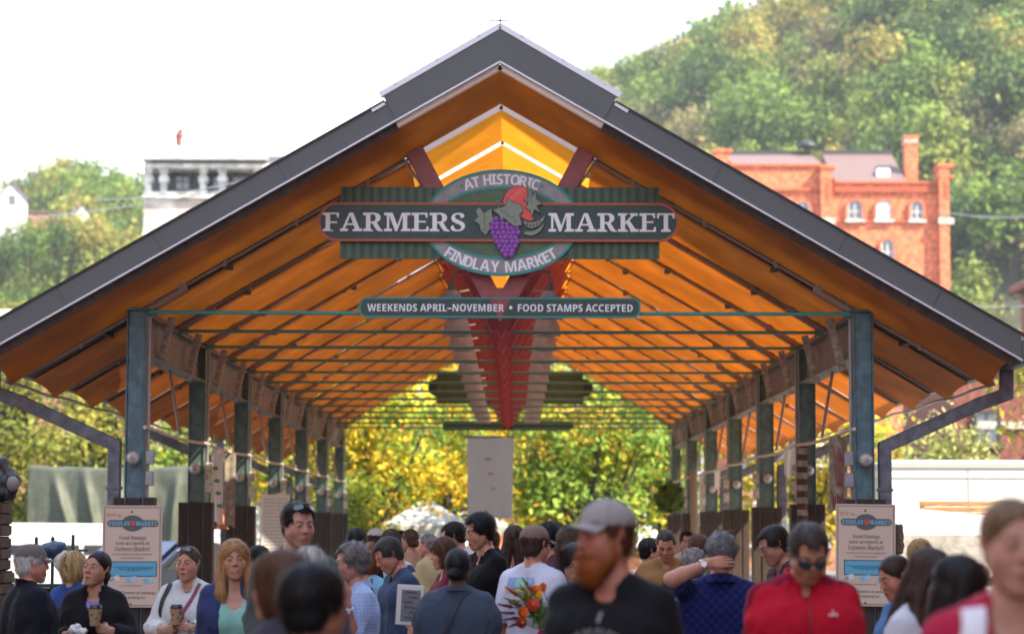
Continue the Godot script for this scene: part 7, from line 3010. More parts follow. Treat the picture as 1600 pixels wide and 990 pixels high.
func wristwatch(o: Dictionary, k: int) -> void:
	var a: Dictionary = o.arms[k]
	var ax: Vector3 = (a.W - a.E).normalized()
	var c: Vector3 = a.W - ax * 0.035
	var u := ax.cross(Vector3.UP).normalized()
	var w := u.cross(ax)
	var g := Geo.new()
	var path := []
	for q in 21:
		path.append(c + (u * cos(TAU * q / 20) + w * sin(TAU * q / 20)) * 0.035 * o.s)
	g.tube(path, 0.006, 6, false)
	part(o.root, "watch_strap", g, mat("steel watch", Color(0.55, 0.55, 0.55), 0.3, {"metal": 0.7}))
	g = Geo.new()
	var view: Vector3 = (o.turn.inverse() * Vector3(0, 0.2, 1)).normalized()
	view = (view - ax * view.dot(ax)).normalized()
	g.tube([c + view * 0.032 * o.s, c + view * 0.045 * o.s], 0.017, 16)
	part(o.root, "watch_face", g, mat("watch dial", Color(0.7, 0.7, 0.68), 0.2))


func people() -> void:
	var black := Color(0.008, 0.008, 0.0095)
	var dark_hair := Color(0.010, 0.007, 0.006)
	var brown_hair := Color(0.07, 0.035, 0.018)
	var fair := Color(0.496, 0.254, 0.165)
	var tan := Color(0.425, 0.206, 0.124)
	var rosy := Color(0.519, 0.236, 0.159)
	var o: Dictionary

	# ---- left side, nearest the front posts
	person({"d": 14.6, "px": 50, "top": 847, "yaw": 2.15, "hy": -0.1, "raised": 0.024, "hair": "fringe", "hair_c": Color(0.6, 0.58, 0.56), "cap": Color(0.13, 0.105, 0.10), "girth": 1.25, "skin": rosy, "eyes": false, "spectacles": true, "top_wear": {"c": Color(0.006, 0.008, 0.015), "name": "jacket", "off": 0.02, "collar": "stand"}, "label": "white haired man in grey cap and navy jacket seen from behind"})
	person({"d": 18, "px": 116, "top": 861, "yaw": 2.75, "f": true, "raised": 0.03, "hair": "wavy", "hair_c": Color(0.5, 0.34, 0.15), "skin": fair, "eyes": false, "top_wear": {"c": Color(0.03, 0.075, 0.27)}, "label": "woman with curly fair hair and blue top turned away"})
	o = {"d": 15.3, "px": 151, "top": 861, "yaw": 0.0, "hy": -0.42, "hp": -0.16, "hr": -0.10, "gaze": -0.15, "f": true, "raised": 0.009, "hair": "back", "hair_c": Color(0.022, 0.012, 0.012), "skin": Color(0.448, 0.230, 0.147), "girth": 1.12, "top_wear": {"c": Color(0.009, 0.007, 0.009), "name": "fleece_jacket", "off": 0.02, "open": [0.062, 0.135], "under": Color(0.24, 0.19, 0.52), "under_open": 0.075, "collar": "fleece"},
		"left": {"at": Vector3(171, 985, 15.08), "f": Vector3(-1, 0.22, -0.05), "n": Vector3(-0.15, 0, -1), "pole": Vector3(0.6, -1, -0.1)}, "right": {"at": Vector3(104, 992, 15.1), "f": Vector3(1, 0.1, 0.1), "n": Vector3(0, 0.2, -1), "how": "relaxed"}, "label": "dark haired woman in black fleece jacket holding a coffee cup"}
	person(o)
	coffee_cup("coffee cup with black lid held by the woman in black fleece", at(148, 963, 15.05))
	var t := thing("paper_napkin", "crumpled white napkin in the black fleece woman's other hand", "napkin", at(117, 984, 15.0))
	var f := Field.new()
	f.bone(Vector3(-0.02, 0, 0), Vector3(0.04, -0.01, 0), 0.02, 0.025, 0.01)
	f.bone(Vector3(-0.01, 0.02, 0.0), Vector3(0.02, 0.025, 0.01), 0.014, 0.012, 0.01)
	part(t, "paper", drape(f.net(0.006), 0.008, 2, 0.3), mat("white tissue", Color(0.75, 0.75, 0.75), 0.9))
	o = {"d": 16.2, "px": 294, "top": 853, "yaw": -0.12, "hy": -0.2, "f": true, "raised": 0.012, "hair": "back", "hair_c": Color(0.11, 0.065, 0.035), "shades": "up", "skin": fair, "girth": 1.12, "top_wear": {"c": Color(0.60, 0.62, 0.60), "off": 0.02, "name": "sweatshirt", "open": [0.045, 0.07], "under": Color(0.7, 0.7, 0.78), "collar": "round"},
		"left": {"at": Vector3(297, 981, 15.95), "f": Vector3(-1, 0.15, 0.12), "n": Vector3(-0.2, 0, -1), "pole": Vector3(0.6, -1, -0.1)}, "right": {"at": Vector3(252, 985, 15.95), "f": Vector3(1, 0.12, 0.12), "n": Vector3(0.2, 0, -1), "pole": Vector3(-0.6, -1, -0.1)}, "label": "woman in white sweatshirt with sunglasses on her hair and cup"}
	person(o)
	coffee_cup("coffee cup with black lid between the hands of the white sweatshirt woman", at(275, 962, 15.92))
	strap(o, "bag_strap", [Vector3(-0.13, 1.47, 0.02), Vector3(-0.16, 1.38, 0.09), Vector3(-0.17, 1.22, 0.12)], 0.03, mat("black webbing", Color(0.012, 0.012, 0.014), 0.7))
	strap(o, "cross_strap", [Vector3(0.09, 1.47, 0.02), Vector3(0.05, 1.36, 0.12), Vector3(-0.02, 1.2, 0.14), Vector3(-0.1, 1.04, 0.13)], 0.022, mat("pink and black webbing", Color(0.2, 0.02, 0.07), 0.7))
	stick(o, "lettering", letters("Ma", 0.05, font("Droid Serif", 400), 0.002), Vector3(0.07, 1.19, 0), mat("navy print", Color(0.02, 0.03, 0.09), 0.8))
	o = {"d": 14.2, "px": 366, "top": 841, "yaw": 0.12, "hy": 0.05, "hr": 0.04, "f": true, "raised": 0.017, "hair": "long", "hair_c": Color(0.44, 0.225, 0.085), "brow": Color(0.12, 0.06, 0.03), "skin": fair, "head": 0.98, "smile": true, "girth": 1.05, "top_wear": {"c": Color(0.03, 0.045, 0.13), "name": "cardigan", "off": 0.018, "front": 0.09, "under": Color(0.27, 0.53, 0.45), "under_open": 0.15}, "label": "smiling woman with long blond hair in mint top and navy cardigan"}
	person(o)
	person({"d": 13.4, "px": 466, "top": 782, "yaw": 0.3, "hy": 0.22, "hp": 0.08, "hair": "short", "hair_c": dark_hair, "shades": "up", "stubble": 0.6, "skin": Color(0.472, 0.254, 0.177), "girth": 1.08, "top_wear": {"c": Color(0.075, 0.10, 0.095), "collar": "polo", "open": [0.03, 0.07], "under": black}, "label": "tall dark haired man in grey green shirt with sunglasses on his head"})
	person({"d": 20, "px": 402, "top": 853, "yaw": -2.2, "hair": "short", "hair_c": dark_hair, "skin": tan, "eyes": false, "top_wear": {"c": Color(0.45, 0.13, 0.04)}, "label": "dark haired person in orange top behind the blond woman"})
	person({"d": 8.3, "px": 436, "top": 854, "yaw": -2.1, "f": true, "raised": 0.03, "hair": "bob", "hair_c": Color(0.11, 0.048, 0.022), "skin": Color(0.55, 0.26, 0.16), "eyes": false, "top_wear": {"c": Color(0.05, 0.045, 0.06), "sleeves": false, "off": 0.022, "open": [0.09, 0.1]}, "label": "blurred brown haired woman close in front facing away to the left"})
	person({"d": 7.0, "px": 492, "top": 879, "yaw": 2.5, "raised": 0.024, "hair": "full", "hair_c": Color(0.008, 0.007, 0.008), "skin": tan, "eyes": false, "girth": 1.05, "top_wear": {"c": Color(0.010, 0.010, 0.013), "collar": "polo", "long": false}, "label": "blurred black haired man in black shirt close in front"})
	person({"d": 11.5, "px": 485, "top": 854, "yaw": 3.0, "f": true, "raised": 0.022, "hair": "bob", "hair_c": Color(0.42, 0.40, 0.37), "skin": fair, "eyes": false, "top_wear": {"c": Color(0.07, 0.07, 0.09)}, "label": "silver haired woman before the tall man, seen from behind"})
	o = {"d": 14.8, "px": 549, "top": 847, "yaw": -1.15, "hy": -0.2, "hp": 0.05, "raised": 0.022, "hair": "grey_short", "hair_c": Color(0.2, 0.19, 0.18), "skin": rosy, "girth": 1.2, "top_wear": {"c": Color(0.62, 0.68, 0.78), "long": false, "short_to": 0.95, "pattern": "plaid", "pattern_scale": 11.0, "collar": "polo", "collar_c": Color(0.45, 0.52, 0.62)},
		"left": {"at": Vector3(541, 943, 14.5), "f": Vector3(-0.25, 1, -0.1), "n": Vector3(-0.3, 0, -1), "how": "relaxed", "pole": Vector3(0.3, -1, 0.5)}, "label": "grey curly haired man in blue plaid shirt, hand at his chin"}
	person(o)
	wristwatch(o, 0)
	o = {"d": 17.8, "px": 579, "top": 847, "yaw": 2.7, "f": true, "raised": 0.022, "hair": "bob", "hair_c": Color(0.26, 0.065, 0.018), "skin": fair, "eyes": false, "top_wear": {"c": Color(0.22, 0.47, 0.66)}, "label": "auburn haired woman in light blue top with a black backpack"}
	person(o)
	backpack(at(600, 958, 17.45))
	o = {"d": 17.0, "px": 607, "top": 840, "yaw": -1.2, "hp": 0.5, "lean": 0.08, "hair": "short", "hair_c": Color(0.05, 0.047, 0.045), "skin": rosy, "girth": 1.15, "top_wear": {"c": Color(0.035, 0.06, 0.12), "collar": "polo", "long": false}, "label": "man in navy shirt bowing his dark grey head, left of centre"}
	person(o)
	person({"d": 20, "px": 557, "top": 825, "yaw": 3.1, "raised": 0.012, "hair": "short", "hair_c": dark_hair, "eyes": false, "skin": tan, "top_wear": {"c": black}, "label": "black haired man seen from behind above the auburn woman"})
	person({"d": 26, "px": 588, "top": 823, "yaw": 2.6, "raised": 0.024, "hair": "fringe", "hair_c": brown_hair, "cap": Color(0.62, 0.58, 0.55), "eyes": false, "skin": fair, "top_wear": {"c": Color(0.3, 0.1, 0.1)}, "label": "person in pale cap far back left of centre"})
	person({"d": 21.5, "px": 612, "top": 826, "yaw": 2.9, "f": true, "raised": 0.022, "hair": "bob", "hair_c": Color(0.045, 0.026, 0.016), "eyes": false, "skin": fair, "top_wear": {"c": Color(0.6, 0.58, 0.55)}, "label": "brown haired woman in white top behind the navy shirted man"})
	person({"d": 25, "px": 640, "top": 826, "yaw": -2.3, "f": true, "hair": "bun", "hair_c": brown_hair, "eyes": false, "skin": tan, "top_wear": {"c": Color(0.45, 0.28, 0.2)}, "label": "woman with brown bun in tan top in the deep crowd"})
	person({"d": 23.6, "px": 668, "top": 833, "yaw": -2.0, "hair": "buzz", "hair_c": Color(0.25, 0.23, 0.21), "eyes": false, "skin": rosy, "girth": 1.1, "top_wear": {"c": Color(0.5, 0.40, 0.2)}, "label": "short grey haired man in yellow cream shirt in the deep crowd"})
	person({"d": 21, "px": 708, "top": 815, "yaw": -1.6, "hp": 0.3, "hair": "short", "hair_c": dark_hair, "skin": rosy, "top_wear": {"c": Color(0.05, 0.1, 0.07), "collar": "polo", "collar_c": Color(0.6, 0.6, 0.6)}, "label": "black haired man looking down, left of the black polo man"})
	person({"d": 18.8, "px": 692, "top": 839, "yaw": -1.35, "hp": 0.12, "f": true, "raised": 0.02, "hair": "bob", "hair_c": Color(0.10, 0.04, 0.02), "skin": fair, "top_wear": {"c": Color(0.16, 0.015, 0.03)}, "label": "brown haired woman in dark red top in profile, centre left"})
	person({"d": 17.4, "px": 749, "top": 800, "yaw": -1.0, "hp": 0.2, "hy": -0.15, "raised": 0.02, "hair": "full", "hair_c": dark_hair, "stubble": 0.3, "skin": fair, "top_wear": {"c": Color(0.004, 0.0045, 0.005), "collar": "polo", "long": false, "short_to": 0.9}, "label": "tall black haired man in black polo shirt, tallest at centre"})
	o = {"d": 14.2, "px": 716, "top": 857, "yaw": 3.05, "hy": -0.1, "raised": 0.008, "hair": "bun", "hair_c": Color(0.012, 0.012, 0.016), "skin": Color(0.10, 0.05, 0.03), "f": true, "eyes": false, "girth": 1.35, "top_wear": {"c": Color(0.05, 0.07, 0.105), "name": "sweatshirt", "off": 0.022, "collar": "round", "fold": 0.011}, "label": "large person in slate blue sweatshirt with tied dark hair from behind"}
	person(o)
	strap(o, "bag_strap", [Vector3(-0.08, 1.47, -0.06), Vector3(0.0, 1.35, -0.14), Vector3(0.12, 1.1, -0.15), Vector3(0.2, 0.95, -0.1)], 0.014, mat("black webbing", Color(0.012, 0.012, 0.014), 0.7))
	framed_print(at(640, 945, 14.6))

	# ---- centre
	o = {"d": 15.0, "px": 837, "top": 816, "yaw": 2.55, "hy": -0.1, "raised": 0.024, "hair": "fringe", "hair_c": Color(0.07, 0.035, 0.025), "cap": Color(0.20, 0.125, 0.095), "skin": rosy, "eyes": false, "spectacles": true, "girth": 1.12, "top_wear": {"c": Color(0.62, 0.64, 0.75), "long": false, "short_to": 0.95, "off": 0.02, "fold": 0.009}, "label": "man in brown cap and white printed T-shirt seen from behind"}
	person(o)
	var g := Geo.new()
	g.box(Vector3(-0.06, 0, 0), Vector3(0.06, 0.07, 0.002))
	g.box(Vector3(0.065, 0.005, 0), Vector3(0.065, 0.065, 0.002))
	stick(o, "print", subdiv(g), Vector3(0.02, 1.395, 0), mat("grey blue print", Color(0.2, 0.26, 0.42), 0.8), true)
	g = Geo.new()
	g.box(Vector3(0.0, 0.005, 0), Vector3(0.06, 0.06, 0.002))
	stick(o, "print", subdiv(g), Vector3(0.02, 1.395, 0), mat("teal print", Color(0.2, 0.42, 0.38), 0.8), true)
	g = Geo.new()
	g.box(Vector3(0.0, -0.047, 0), Vector3(0.2, 0.012, 0.002))
	stick(o, "print", subdiv(g), Vector3(0.02, 1.395, 0), mat("orange print", Color(0.6, 0.3, 0.12), 0.8), true)
	person({"d": 20.5, "px": 804, "top": 820, "yaw": 2.95, "f": true, "raised": 0.017, "hair": "long", "hair_c": Color(0.045, 0.02, 0.012), "eyes": false, "skin": tan, "top_wear": {"c": black}, "label": "woman with long dark brown hair left of the brown cap"})
	person({"d": 19.3, "px": 861, "top": 814, "yaw": 2.5, "raised": 0.022, "hair": "full", "hair_c": Color(0.006, 0.006, 0.006), "eyes": false, "skin": fair, "top_wear": {"c": Color(0.12, 0.03, 0.06)}, "label": "black haired person in maroon right of the brown cap"})
	person({"d": 28, "px": 871, "top": 815, "yaw": 2.9, "f": true, "raised": 0.022, "hair": "bob", "hair_c": Color(0.3, 0.09, 0.02), "eyes": false, "skin": fair, "top_wear": {"c": Color(0.4, 0.3, 0.25)}, "label": "orange haired woman far back behind the brown cap"})
	person({"d": 18.2, "px": 891, "top": 821, "yaw": 2.3, "f": true, "raised": 0.017, "hair": "long", "hair_c": Color(0.085, 0.05, 0.028), "eyes": false, "skin": fair, "top_wear": {"c": Color(0.012, 0.02, 0.06)}, "label": "woman with straight brown hair in navy beside the bearded man"})
	person({"d": 31, "px": 771, "top": 829, "yaw": 2.8, "f": true, "raised": 0.02, "hair": "bob", "hair_c": brown_hair, "eyes": false, "skin": fair, "top_wear": {"c": Color(0.15, 0.17, 0.2)}, "label": "brown haired woman far back right of the black polo man"})
	person({"d": 33, "px": 628, "top": 829, "yaw": 2.6, "hair": "short", "hair_c": dark_hair, "eyes": false, "skin": tan, "top_wear": {"c": Color(0.08, 0.1, 0.2)}, "label": "dark haired man farthest back left of centre"})
	o = {"d": 14.9, "px": 897, "top": 849, "yaw": 0.0, "hp": 0.22, "hy": 0.1, "f": true, "raised": 0.022, "hair": "bob", "hair_c": Color(0.018, 0.010, 0.010), "skin": fair, "spectacles": true, "top_wear": {"c": Color(0.42, 0.008, 0.06), "vest": Color(0.14, 0.33, 0.5), "collar": "stand", "collar_c": Color(0.14, 0.33, 0.5), "off": 0.016}, "right": {"at": Vector3(876, 981, 14.72), "f": Vector3(-1, 0.15, 0.1), "n": Vector3(0, 0.1, -1)}, "label": "dark haired woman with glasses in blue vest carrying flowers"}
	person(o)
	bouquet()
	o = {"d": 8.4, "px": 945, "top": 773, "yaw": -0.5, "hy": -0.5, "hp": 0.05, "raised": 0.022, "hair": "fringe", "hair_c": Color(0.10, 0.04, 0.018), "cap": Color(0.34, 0.315, 0.30), "cap_tilt": -0.13, "beard": Color(0.36, 0.10, 0.02), "skin": Color(0.46, 0.185, 0.125), "girth": 1.15, "top_wear": {"c": Color(0.007, 0.0075, 0.0095), "long": false, "short_to": 0.9, "fold": 0.01}, "label": "big man with ginger beard, grey cap and black T-shirt close up"}
	person(o)
	g = Geo.new()
	for k in 9:
		var a := lerpf(2.5, 0.65, k / 8.0)
		var c := Vector3(cos(a) * 0.10, sin(a) * 0.055 - 0.05, 0)
		g.box(c, Vector3(0.007, 0.03, 0.002), Basis(Vector3.BACK, a - PI / 2))
		if k % 2 == 0:
			g.box(c + Vector3(0.008, 0.008, 0), Vector3(0.012, 0.006, 0.002), Basis(Vector3.BACK, a - PI / 2))
	g.box(Vector3(0.0, 0.055, 0), Vector3(0.014, 0.035, 0.002))
	stick(o, "print", g, Vector3(0.02, 1.31, 0), mat("faded white print", Color(0.34, 0.33, 0.32), 0.85))
	person({"d": 22, "px": 1016, "top": 838, "yaw": 1.9, "raised": 0.024, "hair": "fringe", "hair_c": dark_hair, "cap": Color(0.008, 0.008, 0.009), "eyes": false, "skin": rosy, "top_wear": {"c": Color(0.3, 0.1, 0.06)}, "label": "person in black cap right of the bearded man"})
	o = {"d": 19.4, "px": 1041, "top": 828, "yaw": -0.1, "hp": 0.5, "raised": 0.006, "hair": "buzz", "hair_c": Color(0.05, 0.025, 0.018), "skin": Color(0.5, 0.22, 0.13), "girth": 1.15, "top_wear": {"c": Color(0.30, 0.16, 0.055), "long": false}, "label": "man in mustard T-shirt with round print looking down"}
	person(o)
	g = Geo.new()
	g.extrude(ellipse(0.085, 0.085, 24), 0.002)
	stick(o, "print", subdiv(g), Vector3(0.03, 1.22, 0), mat("dark green print", Color(0.02, 0.035, 0.025), 0.85))
	person({"d": 27, "px": 1074, "top": 830, "yaw": 0.1, "hair": "short", "hair_c": dark_hair, "skin": rosy, "top_wear": {"c": Color(0.6, 0.58, 0.55)}, "label": "dark haired man in white facing us behind the mustard T-shirt"})
	person({"d": 19.8, "px": 1092, "top": 835, "yaw": 3.0, "f": true, "raised": 0.02, "hair": "full", "hair_c": Color(0.12, 0.045, 0.02), "eyes": false, "skin": fair, "top_wear": {"c": Color(0.15, 0.12, 0.1)}, "label": "short brown haired woman left of the grey haired navy man"})
	o = {"d": 16.2, "px": 1086, "top": 857, "yaw": 2.8, "f": true, "raised": 0.024, "hair": "curly", "hair_c": Color(0.27, 0.235, 0.22), "eyes": false, "skin": fair, "top_wear": {"c": Color(0.75, 0.78, 0.9), "pattern": "leafy", "pattern_scale": 5.0}, "label": "woman with short grey hair in blue and white leafy top"}
	person(o)
	strap(o, "bag_strap", [Vector3(-0.1, 1.46, -0.05), Vector3(-0.11, 1.3, -0.13), Vector3(-0.12, 1.05, -0.14)], 0.035, mat("cream webbing", Color(0.6, 0.56, 0.46), 0.8))
	o = {"d": 14.0, "px": 1127, "top": 831, "yaw": 3.1, "hr": 0.05, "raised": 0.022, "hair": "grey_short", "hair_c": Color(0.17, 0.17, 0.175), "eyes": false, "skin": rosy, "girth": 1.28, "top_wear": {"c": Color(0.035, 0.045, 0.16), "pattern": "windowpane", "pattern_scale": 9.0, "long": false, "short_to": 0.85, "collar": "polo", "off": 0.018},
		"left": {"at": Vector3(1106, 880, 13.82), "f": Vector3(1, 0.12, -0.12), "n": Vector3(0.1, -0.2, -1), "how": "flat", "pole": Vector3(1.0, -0.5, -0.2)}, "label": "grey haired man in navy checked polo, hand behind his neck"}
	person(o)
	wristwatch(o, 0)

	# ---- right side
	person({"d": 15.8, "px": 1209, "top": 821, "yaw": -1.3, "hp": 0.38, "lean": 0.12, "hair": "short", "hair_c": Color(0.022, 0.016, 0.013), "skin": tan, "spectacles": true, "top_wear": {"c": Color(0.2, 0.14, 0.16), "pattern": "dark plaid", "pattern_scale": 8.0, "collar": "polo"}, "label": "man with glasses and dark plaid shirt bending down in profile"})
	o = {"d": 10.6, "px": 1263, "top": 818, "yaw": 0.05, "hp": 0.5, "hy": 0.08, "raised": 0.012, "hair": "short", "hair_c": Color(0.06, 0.042, 0.034), "shades": "on", "stubble": 0.4, "skin": tan, "girth": 1.22, "top_wear": {"c": Color(0.52, 0.006, 0.024), "name": "jacket", "off": 0.022, "collar": "stand", "open": [0.028, 0.075], "under": black, "yoke": Color(0.17, 0.003, 0.022), "fold": 0.015}, "label": "man in red zip jacket and dark sunglasses looking down"}
	person(o)
	g = Geo.new()
	g.box(Vector3.ZERO, Vector3(0.006, 0.16, 0.002))
	stick(o, "zip", subdiv(g), Vector3(0, 1.33, 0), mat("dark red zip", Color(0.12, 0.004, 0.012), 0.5))
	g = Geo.new()
	for k in 3:
		var x := -0.014 + 0.014 * k
		g.extrude(PackedVector2Array([Vector2(x - 0.005, -0.016), Vector2(x + 0.008, -0.016), Vector2(x + 0.004, -0.010 + 0.008 * [0.6, 2.6, 1.0][k]), Vector2(x - 0.005 + 0.002, -0.010 + 0.008 * [0.9, 3.0, 1.3][k])]), 0.002)
	stick(o, "emblem", g, Vector3(0.10, 1.35, 0), mat("white stitching", Color(0.7, 0.62, 0.66), 0.8))
	person({"d": 13.0, "px": 1399, "top": 869, "yaw": -1.25, "hp": 0.32, "f": true, "raised": 0.01, "hair": "back", "hair_c": Color(0.035, 0.016, 0.010), "skin": Color(0.472, 0.195, 0.118), "top_wear": {"c": Color(0.08, 0.18, 0.36)}, "label": "girl with pulled back dark hair looking down before the right poster"})
	person({"d": 16.5, "px": 1438, "top": 843, "yaw": 2.9, "f": true, "raised": 0.02, "hair": "full", "hair_c": Color(0.42, 0.25, 0.085), "eyes": false, "skin": fair, "top_wear": {"c": Color(0.35, 0.03, 0.15)}, "label": "person with short blond hair before the white tent"})
	person({"d": 10.2, "px": 1455, "top": 857, "yaw": 0.95, "hp": 0.3, "hr": -0.12, "f": true, "raised": 0.017, "hair": "long", "hair_c": Color(0.06, 0.032, 0.024), "skin": Color(0.472, 0.224, 0.142), "top_wear": {"c": Color(0.62, 0.63, 0.68), "collar": "stand", "collar_c": Color(0.12, 0.11, 0.12)}, "label": "woman with long brown hair in white top bowing to the right"})
	person({"d": 8.6, "px": 1503, "top": 868, "yaw": 1.4, "hp": 0.2, "f": true, "raised": 0.017, "hair": "long", "hair_c": Color(0.015, 0.010, 0.010), "skin": tan, "top_wear": {"c": Color(0.42, 0.03, 0.06)}, "label": "dark long haired woman in red beside the nearest blond woman"})
	o = {"d": 6.1, "px": 1583, "top": 775, "yaw": 0.0, "hy": 0.12, "f": true, "raised": 0.009, "hair": "back", "hair_c": Color(0.20, 0.115, 0.052), "brow": Color(0.14, 0.08, 0.05), "skin": Color(0.496, 0.248, 0.153), "wide": 1.05, "top_wear": {"c": Color(0.45, 0.02, 0.06), "open": [0.075, 0.13], "under": Color(0.65, 0.62, 0.66), "under_open": 0.09, "off": 0.018}, "label": "blurred blond woman in red top, nearest at the right edge"}
	person(o)
	strap(o, "white_strap", [Vector3(-0.10, 1.47, 0.02), Vector3(-0.12, 1.38, 0.09), Vector3(-0.12, 1.15, 0.13)], 0.06, mat("white webbing", Color(0.66, 0.64, 0.68), 0.8))


# a flat mesh cut finely enough to follow a curved surface
func subdiv(g: Geo, times := 3) -> Geo:
	for r in times:
		var o := Geo.new()
		for k in range(0, g.i.size(), 3):
			var a := g.v[g.i[k]]
			var b := g.v[g.i[k + 1]]
			var c := g.v[g.i[k + 2]]
			var n := g.n[g.i[k]]
			if absf(n.z) < 0.5 or n.z < 0:
				continue
			for q in [[a, (a + b) / 2, (a + c) / 2], [(a + b) / 2, b, (b + c) / 2], [(a + c) / 2, (b + c) / 2, c], [(a + b) / 2, (b + c) / 2, (a + c) / 2]]:
				o.face(q, n)
		g = o
	return g


func backpack(c: Vector3) -> void:
	var t := thing("backpack", "black leather backpack worn by the auburn haired woman", "backpack", c)
	var leather := mat("black leather", Color(0.014, 0.014, 0.016), 0.4, {"bump": "fine", "bump_by": 0.3, "scale": 4.0, "world": false})
	var g := Geo.new()
	g.cbox(Vector3(0, -0.06, 0), Vector3(0.26, 0.30, 0.11), 0.03)
	part(t, "bag", g, leather)
	g = Geo.new()
	g.cbox(Vector3(0, 0.035, 0.02), Vector3(0.265, 0.13, 0.10), 0.02)
	part(t, "flap", g, leather)
	g = Geo.new()
	g.cbox(Vector3(0, -0.12, 0.06), Vector3(0.2, 0.14, 0.04), 0.015)
	part(t, "pocket", g, leather)
	for s in [-1.0, 1.0]:
		g = Geo.new()
		g.tube([Vector3(s * 0.06, 0.08, -0.03), Vector3(s * 0.09, 0.17, -0.06), Vector3(s * 0.1, 0.24, -0.14), Vector3(s * 0.11, 0.1, -0.24)], 0.01, 6)
		part(t, "strap", g, leather)
	g = Geo.new()
	g.tube([Vector3(-0.04, 0.09, 0), Vector3(-0.03, 0.15, 0.0), Vector3(0.03, 0.15, 0.0), Vector3(0.04, 0.09, 0)], 0.007, 6)
	part(t, "handle", g, leather)


func framed_print(c: Vector3) -> void:
	var t := thing("framed_print", "grey framed print carried left of the slate blue sweatshirt", "print", c)
	t.rotation = Vector3(-0.08, 0.1, -0.06)
	var g := Geo.new()
	g.cbox(Vector3.ZERO, Vector3(0.16, 0.24, 0.012), 0.004)
	part(t, "mount", g, mat("pale grey card", Color(0.5, 0.48, 0.46), 0.7))
	g = Geo.new()
	g.box(Vector3(0.005, -0.005, 0.007), Vector3(0.115, 0.19, 0.002))
	part(t, "picture", g, mat("grey picture", Color(0.2, 0.2, 0.21), 0.7, {"tone": "strong", "scale": 9.0}))
	g = Geo.new()
	for k in 6:
		g.box(Vector3(0.005 + 0.02 * sin(k * 2.0), 0.075 - 0.03 * k, 0.0085), Vector3(0.07 - 0.01 * (k % 3), 0.008, 0.001))
	part(t, "print", g, mat("dark poster ink", Color(0.03, 0.03, 0.035), 0.7))


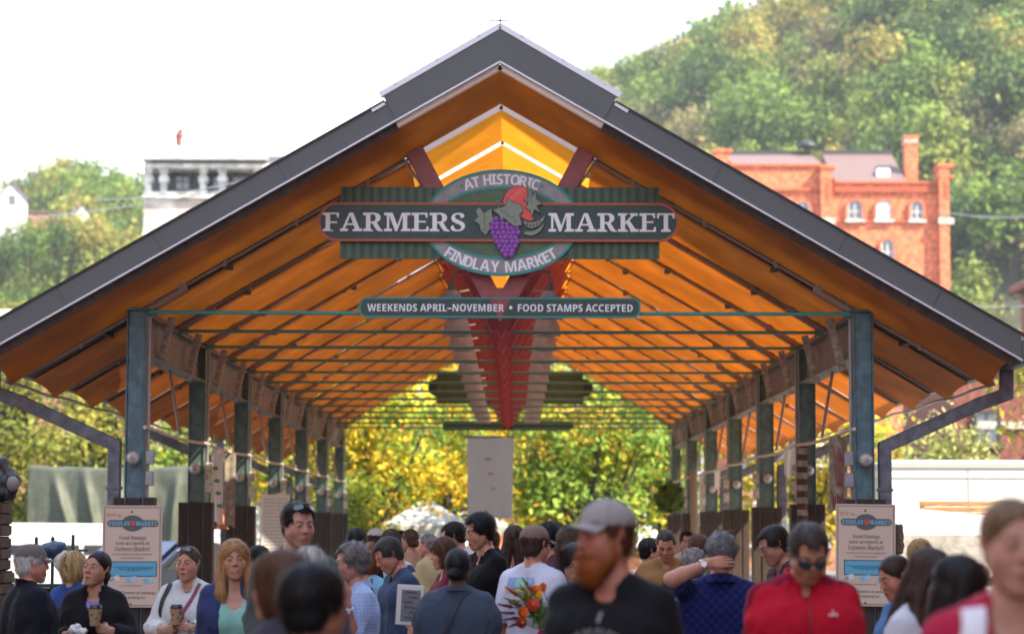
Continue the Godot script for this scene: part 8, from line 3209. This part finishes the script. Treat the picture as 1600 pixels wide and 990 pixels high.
func bouquet() -> void:
	var d := 14.62
	var hold := at(874, 988, d)
	var t := thing("bouquet", "bouquet of orange, red and purple flowers before the white T-shirt", "flowers", hold)
	var green := mat("flower stem", Color(0.07, 0.16, 0.03), 0.6, {"backlight": 0.3})
	var loc := func(px: float, py: float, z := 0.0) -> Vector3: return at(px, py, d) - hold + Vector3(0, 0, z)
	var heads := [[838, 921, 0.03, Color(0.8, 0.16, 0.01), 0.024], [848, 917, 0.0, Color(0.75, 0.13, 0.01), 0.022], [841, 929, 0.05, Color(0.85, 0.42, 0.02), 0.023], [833, 944, 0.07, Color(0.6, 0.05, 0.02), 0.031], [817, 956, 0.08, Color(0.85, 0.14, 0.01), 0.028], [815, 972, 0.06, Color(0.5, 0.06, 0.02), 0.026], [826, 935, 0.03, Color(0.8, 0.3, 0.02), 0.02]]
	for q in heads:
		var c: Vector3 = loc.call(q[0], q[1], q[2])
		var b := Basis(Vector3.RIGHT, rng.randf_range(-0.5, 0.3)) * Basis(Vector3.UP, rng.randf_range(-0.7, 0.3))
		var petal := Geo.new()
		for lay in 4:
			var n := 13 - 2 * lay
			for k in n:
				var a := TAU * (k + 0.5 * lay) / n
				var dir := Vector3(cos(a), sin(a), 0)
				var sd := Vector3(-sin(a), cos(a), 0)
				var r: float = q[4] * 1.3 * (1.0 - 0.2 * lay)
				var z := 0.004 * lay
				var w := r * 0.3
				petal.tint = Color.WHITE * rng.randf_range(0.75, 1.15)
				var m := dir * r * 0.6 + Vector3(0, 0, z + 0.004)
				var e := dir * r + Vector3(0, 0, z - 0.002 * (2 - lay))
				petal.face([Vector3(0, 0, z), m - sd * w, e - sd * w * 0.5, e + sd * w * 0.5, m + sd * w], Vector3.BACK)
		var head := part(t, "flower", petal, mat("petal %.2f %.2f" % [q[3].r, q[3].g], q[3], 0.6, {"vertex": true, "backlight": 0.4}))
		head.transform = Transform3D(b, c)
		var core := Geo.new()
		core.ball(Vector3(0, 0, 0.016), Vector3(0.006, 0.006, 0.004), 8, 5)
		part(head, "flower_centre", core, mat("flower centre", Color(0.5, 0.25, 0.02), 0.8))
		var st := Geo.new()
		st.tube([c + Vector3(0, 0, -0.004), c.lerp(Vector3.ZERO, 0.4) + Vector3(0, -0.01, 0), Vector3(0, 0, 0) + Vector3(rng.randf_range(-0.02, 0.02), 0, 0)], 0.003, 5)
		part(t, "stem", st, green)
	# plumes of celosia and amaranth
	var plumes := [[800, 924, Color(0.45, 0.08, 0.04), -0.5], [812, 930, Color(0.45, 0.4, 0.06), -0.9], [799, 938, Color(0.35, 0.33, 0.05), -0.6], [806, 944, Color(0.25, 0.08, 0.12), -0.8], [828, 918, Color(0.22, 0.02, 0.12), -1.4], [792, 957, Color(0.25, 0.01, 0.1), -0.2], [799, 966, Color(0.22, 0.01, 0.09), 0.1], [805, 975, Color(0.2, 0.02, 0.07), 0.3], [820, 922, Color(0.5, 0.42, 0.05), -1.2], [790, 946, Color(0.3, 0.02, 0.05), -0.3], [822, 912, Color(0.4, 0.36, 0.06), -1.3]]
	for q in plumes:
		var c: Vector3 = loc.call(q[0], q[1], rng.randf_range(-0.01, 0.05))
		var dir: Vector3 = (c - loc.call(850, 958)).normalized()
		var g := Geo.new()
		for k in 90:
			var u := k / 90.0
			var p := c + dir * lerpf(-0.05, 0.05, u)
			var a := rng.randf() * TAU
			var x := dir.cross(Vector3.BACK).normalized()
			var out := (x * cos(a) + dir.cross(x) * sin(a) + dir * 0.9).normalized()
			var l := 0.034 * (1.15 - u)
			var sd := out.cross(dir).normalized() * 0.005
			g.tint = Color.WHITE * rng.randf_range(0.6, 1.4)
			g.face([p - sd, p + out * l, p + sd], out.cross(sd))
		g.tint = Color.WHITE
		var head := part(t, "flower_plume", g, mat("plume %.2f %.2f" % [q[2].r, q[2].g], q[2], 0.7, {"vertex": true, "backlight": 0.4}))
		var st := Geo.new()
		st.tube([c - dir * 0.05, c.lerp(Vector3.ZERO, 0.4), Vector3(rng.randf_range(-0.02, 0.02), 0, 0)], 0.0025, 5)
		part(t, "stem", st, green)
	var lf := Geo.new()
	for k in 260:
		var u := rng.randf()
		var p: Vector3 = loc.call(lerpf(820, 872, u) + rng.randf_range(-6, 4), lerpf(938, 978, u) + rng.randf_range(-16, 14), rng.randf_range(-0.03, 0.06))
		var dir := Vector3(rng.randf_range(-1.2, 0.5), rng.randf_range(-0.6, 1.0), rng.randf_range(-0.2, 0.6)).normalized()
		var sd := dir.cross(Vector3(rng.randfn(), rng.randfn(), 1.5)).normalized()
		var l := rng.randf_range(0.03, 0.07)
		lf.tint = Color(0.05, 0.13, 0.02).lerp(Color(0.13, 0.22, 0.04), rng.randf())
		var n := sd.cross(dir)
		lf.face([p, p + dir * l * 0.5 + sd * l * 0.13, p + dir * l - n * 0.006], n)
		lf.face([p, p + dir * l * 0.5 - sd * l * 0.13, p + dir * l - n * 0.006], n)
	lf.tint = Color.WHITE
	part(t, "leaves", lf, mat("leaf", Color(1, 1, 1), 0.6, {"vertex": true, "backlight": 0.7, "spec": 0.3}))
	var w := Geo.new()
	w.lathe([Vector2(0.02, -0.12), Vector2(0.035, -0.03), Vector2(0.05, 0.02), Vector2(0.058, 0.05)], 18, Transform3D(Basis(Vector3.BACK, 0.8), Vector3(0.0, 0, 0)))
	part(t, "wrapper", w, mat("white paper", Color(0.6, 0.6, 0.6), 0.7))
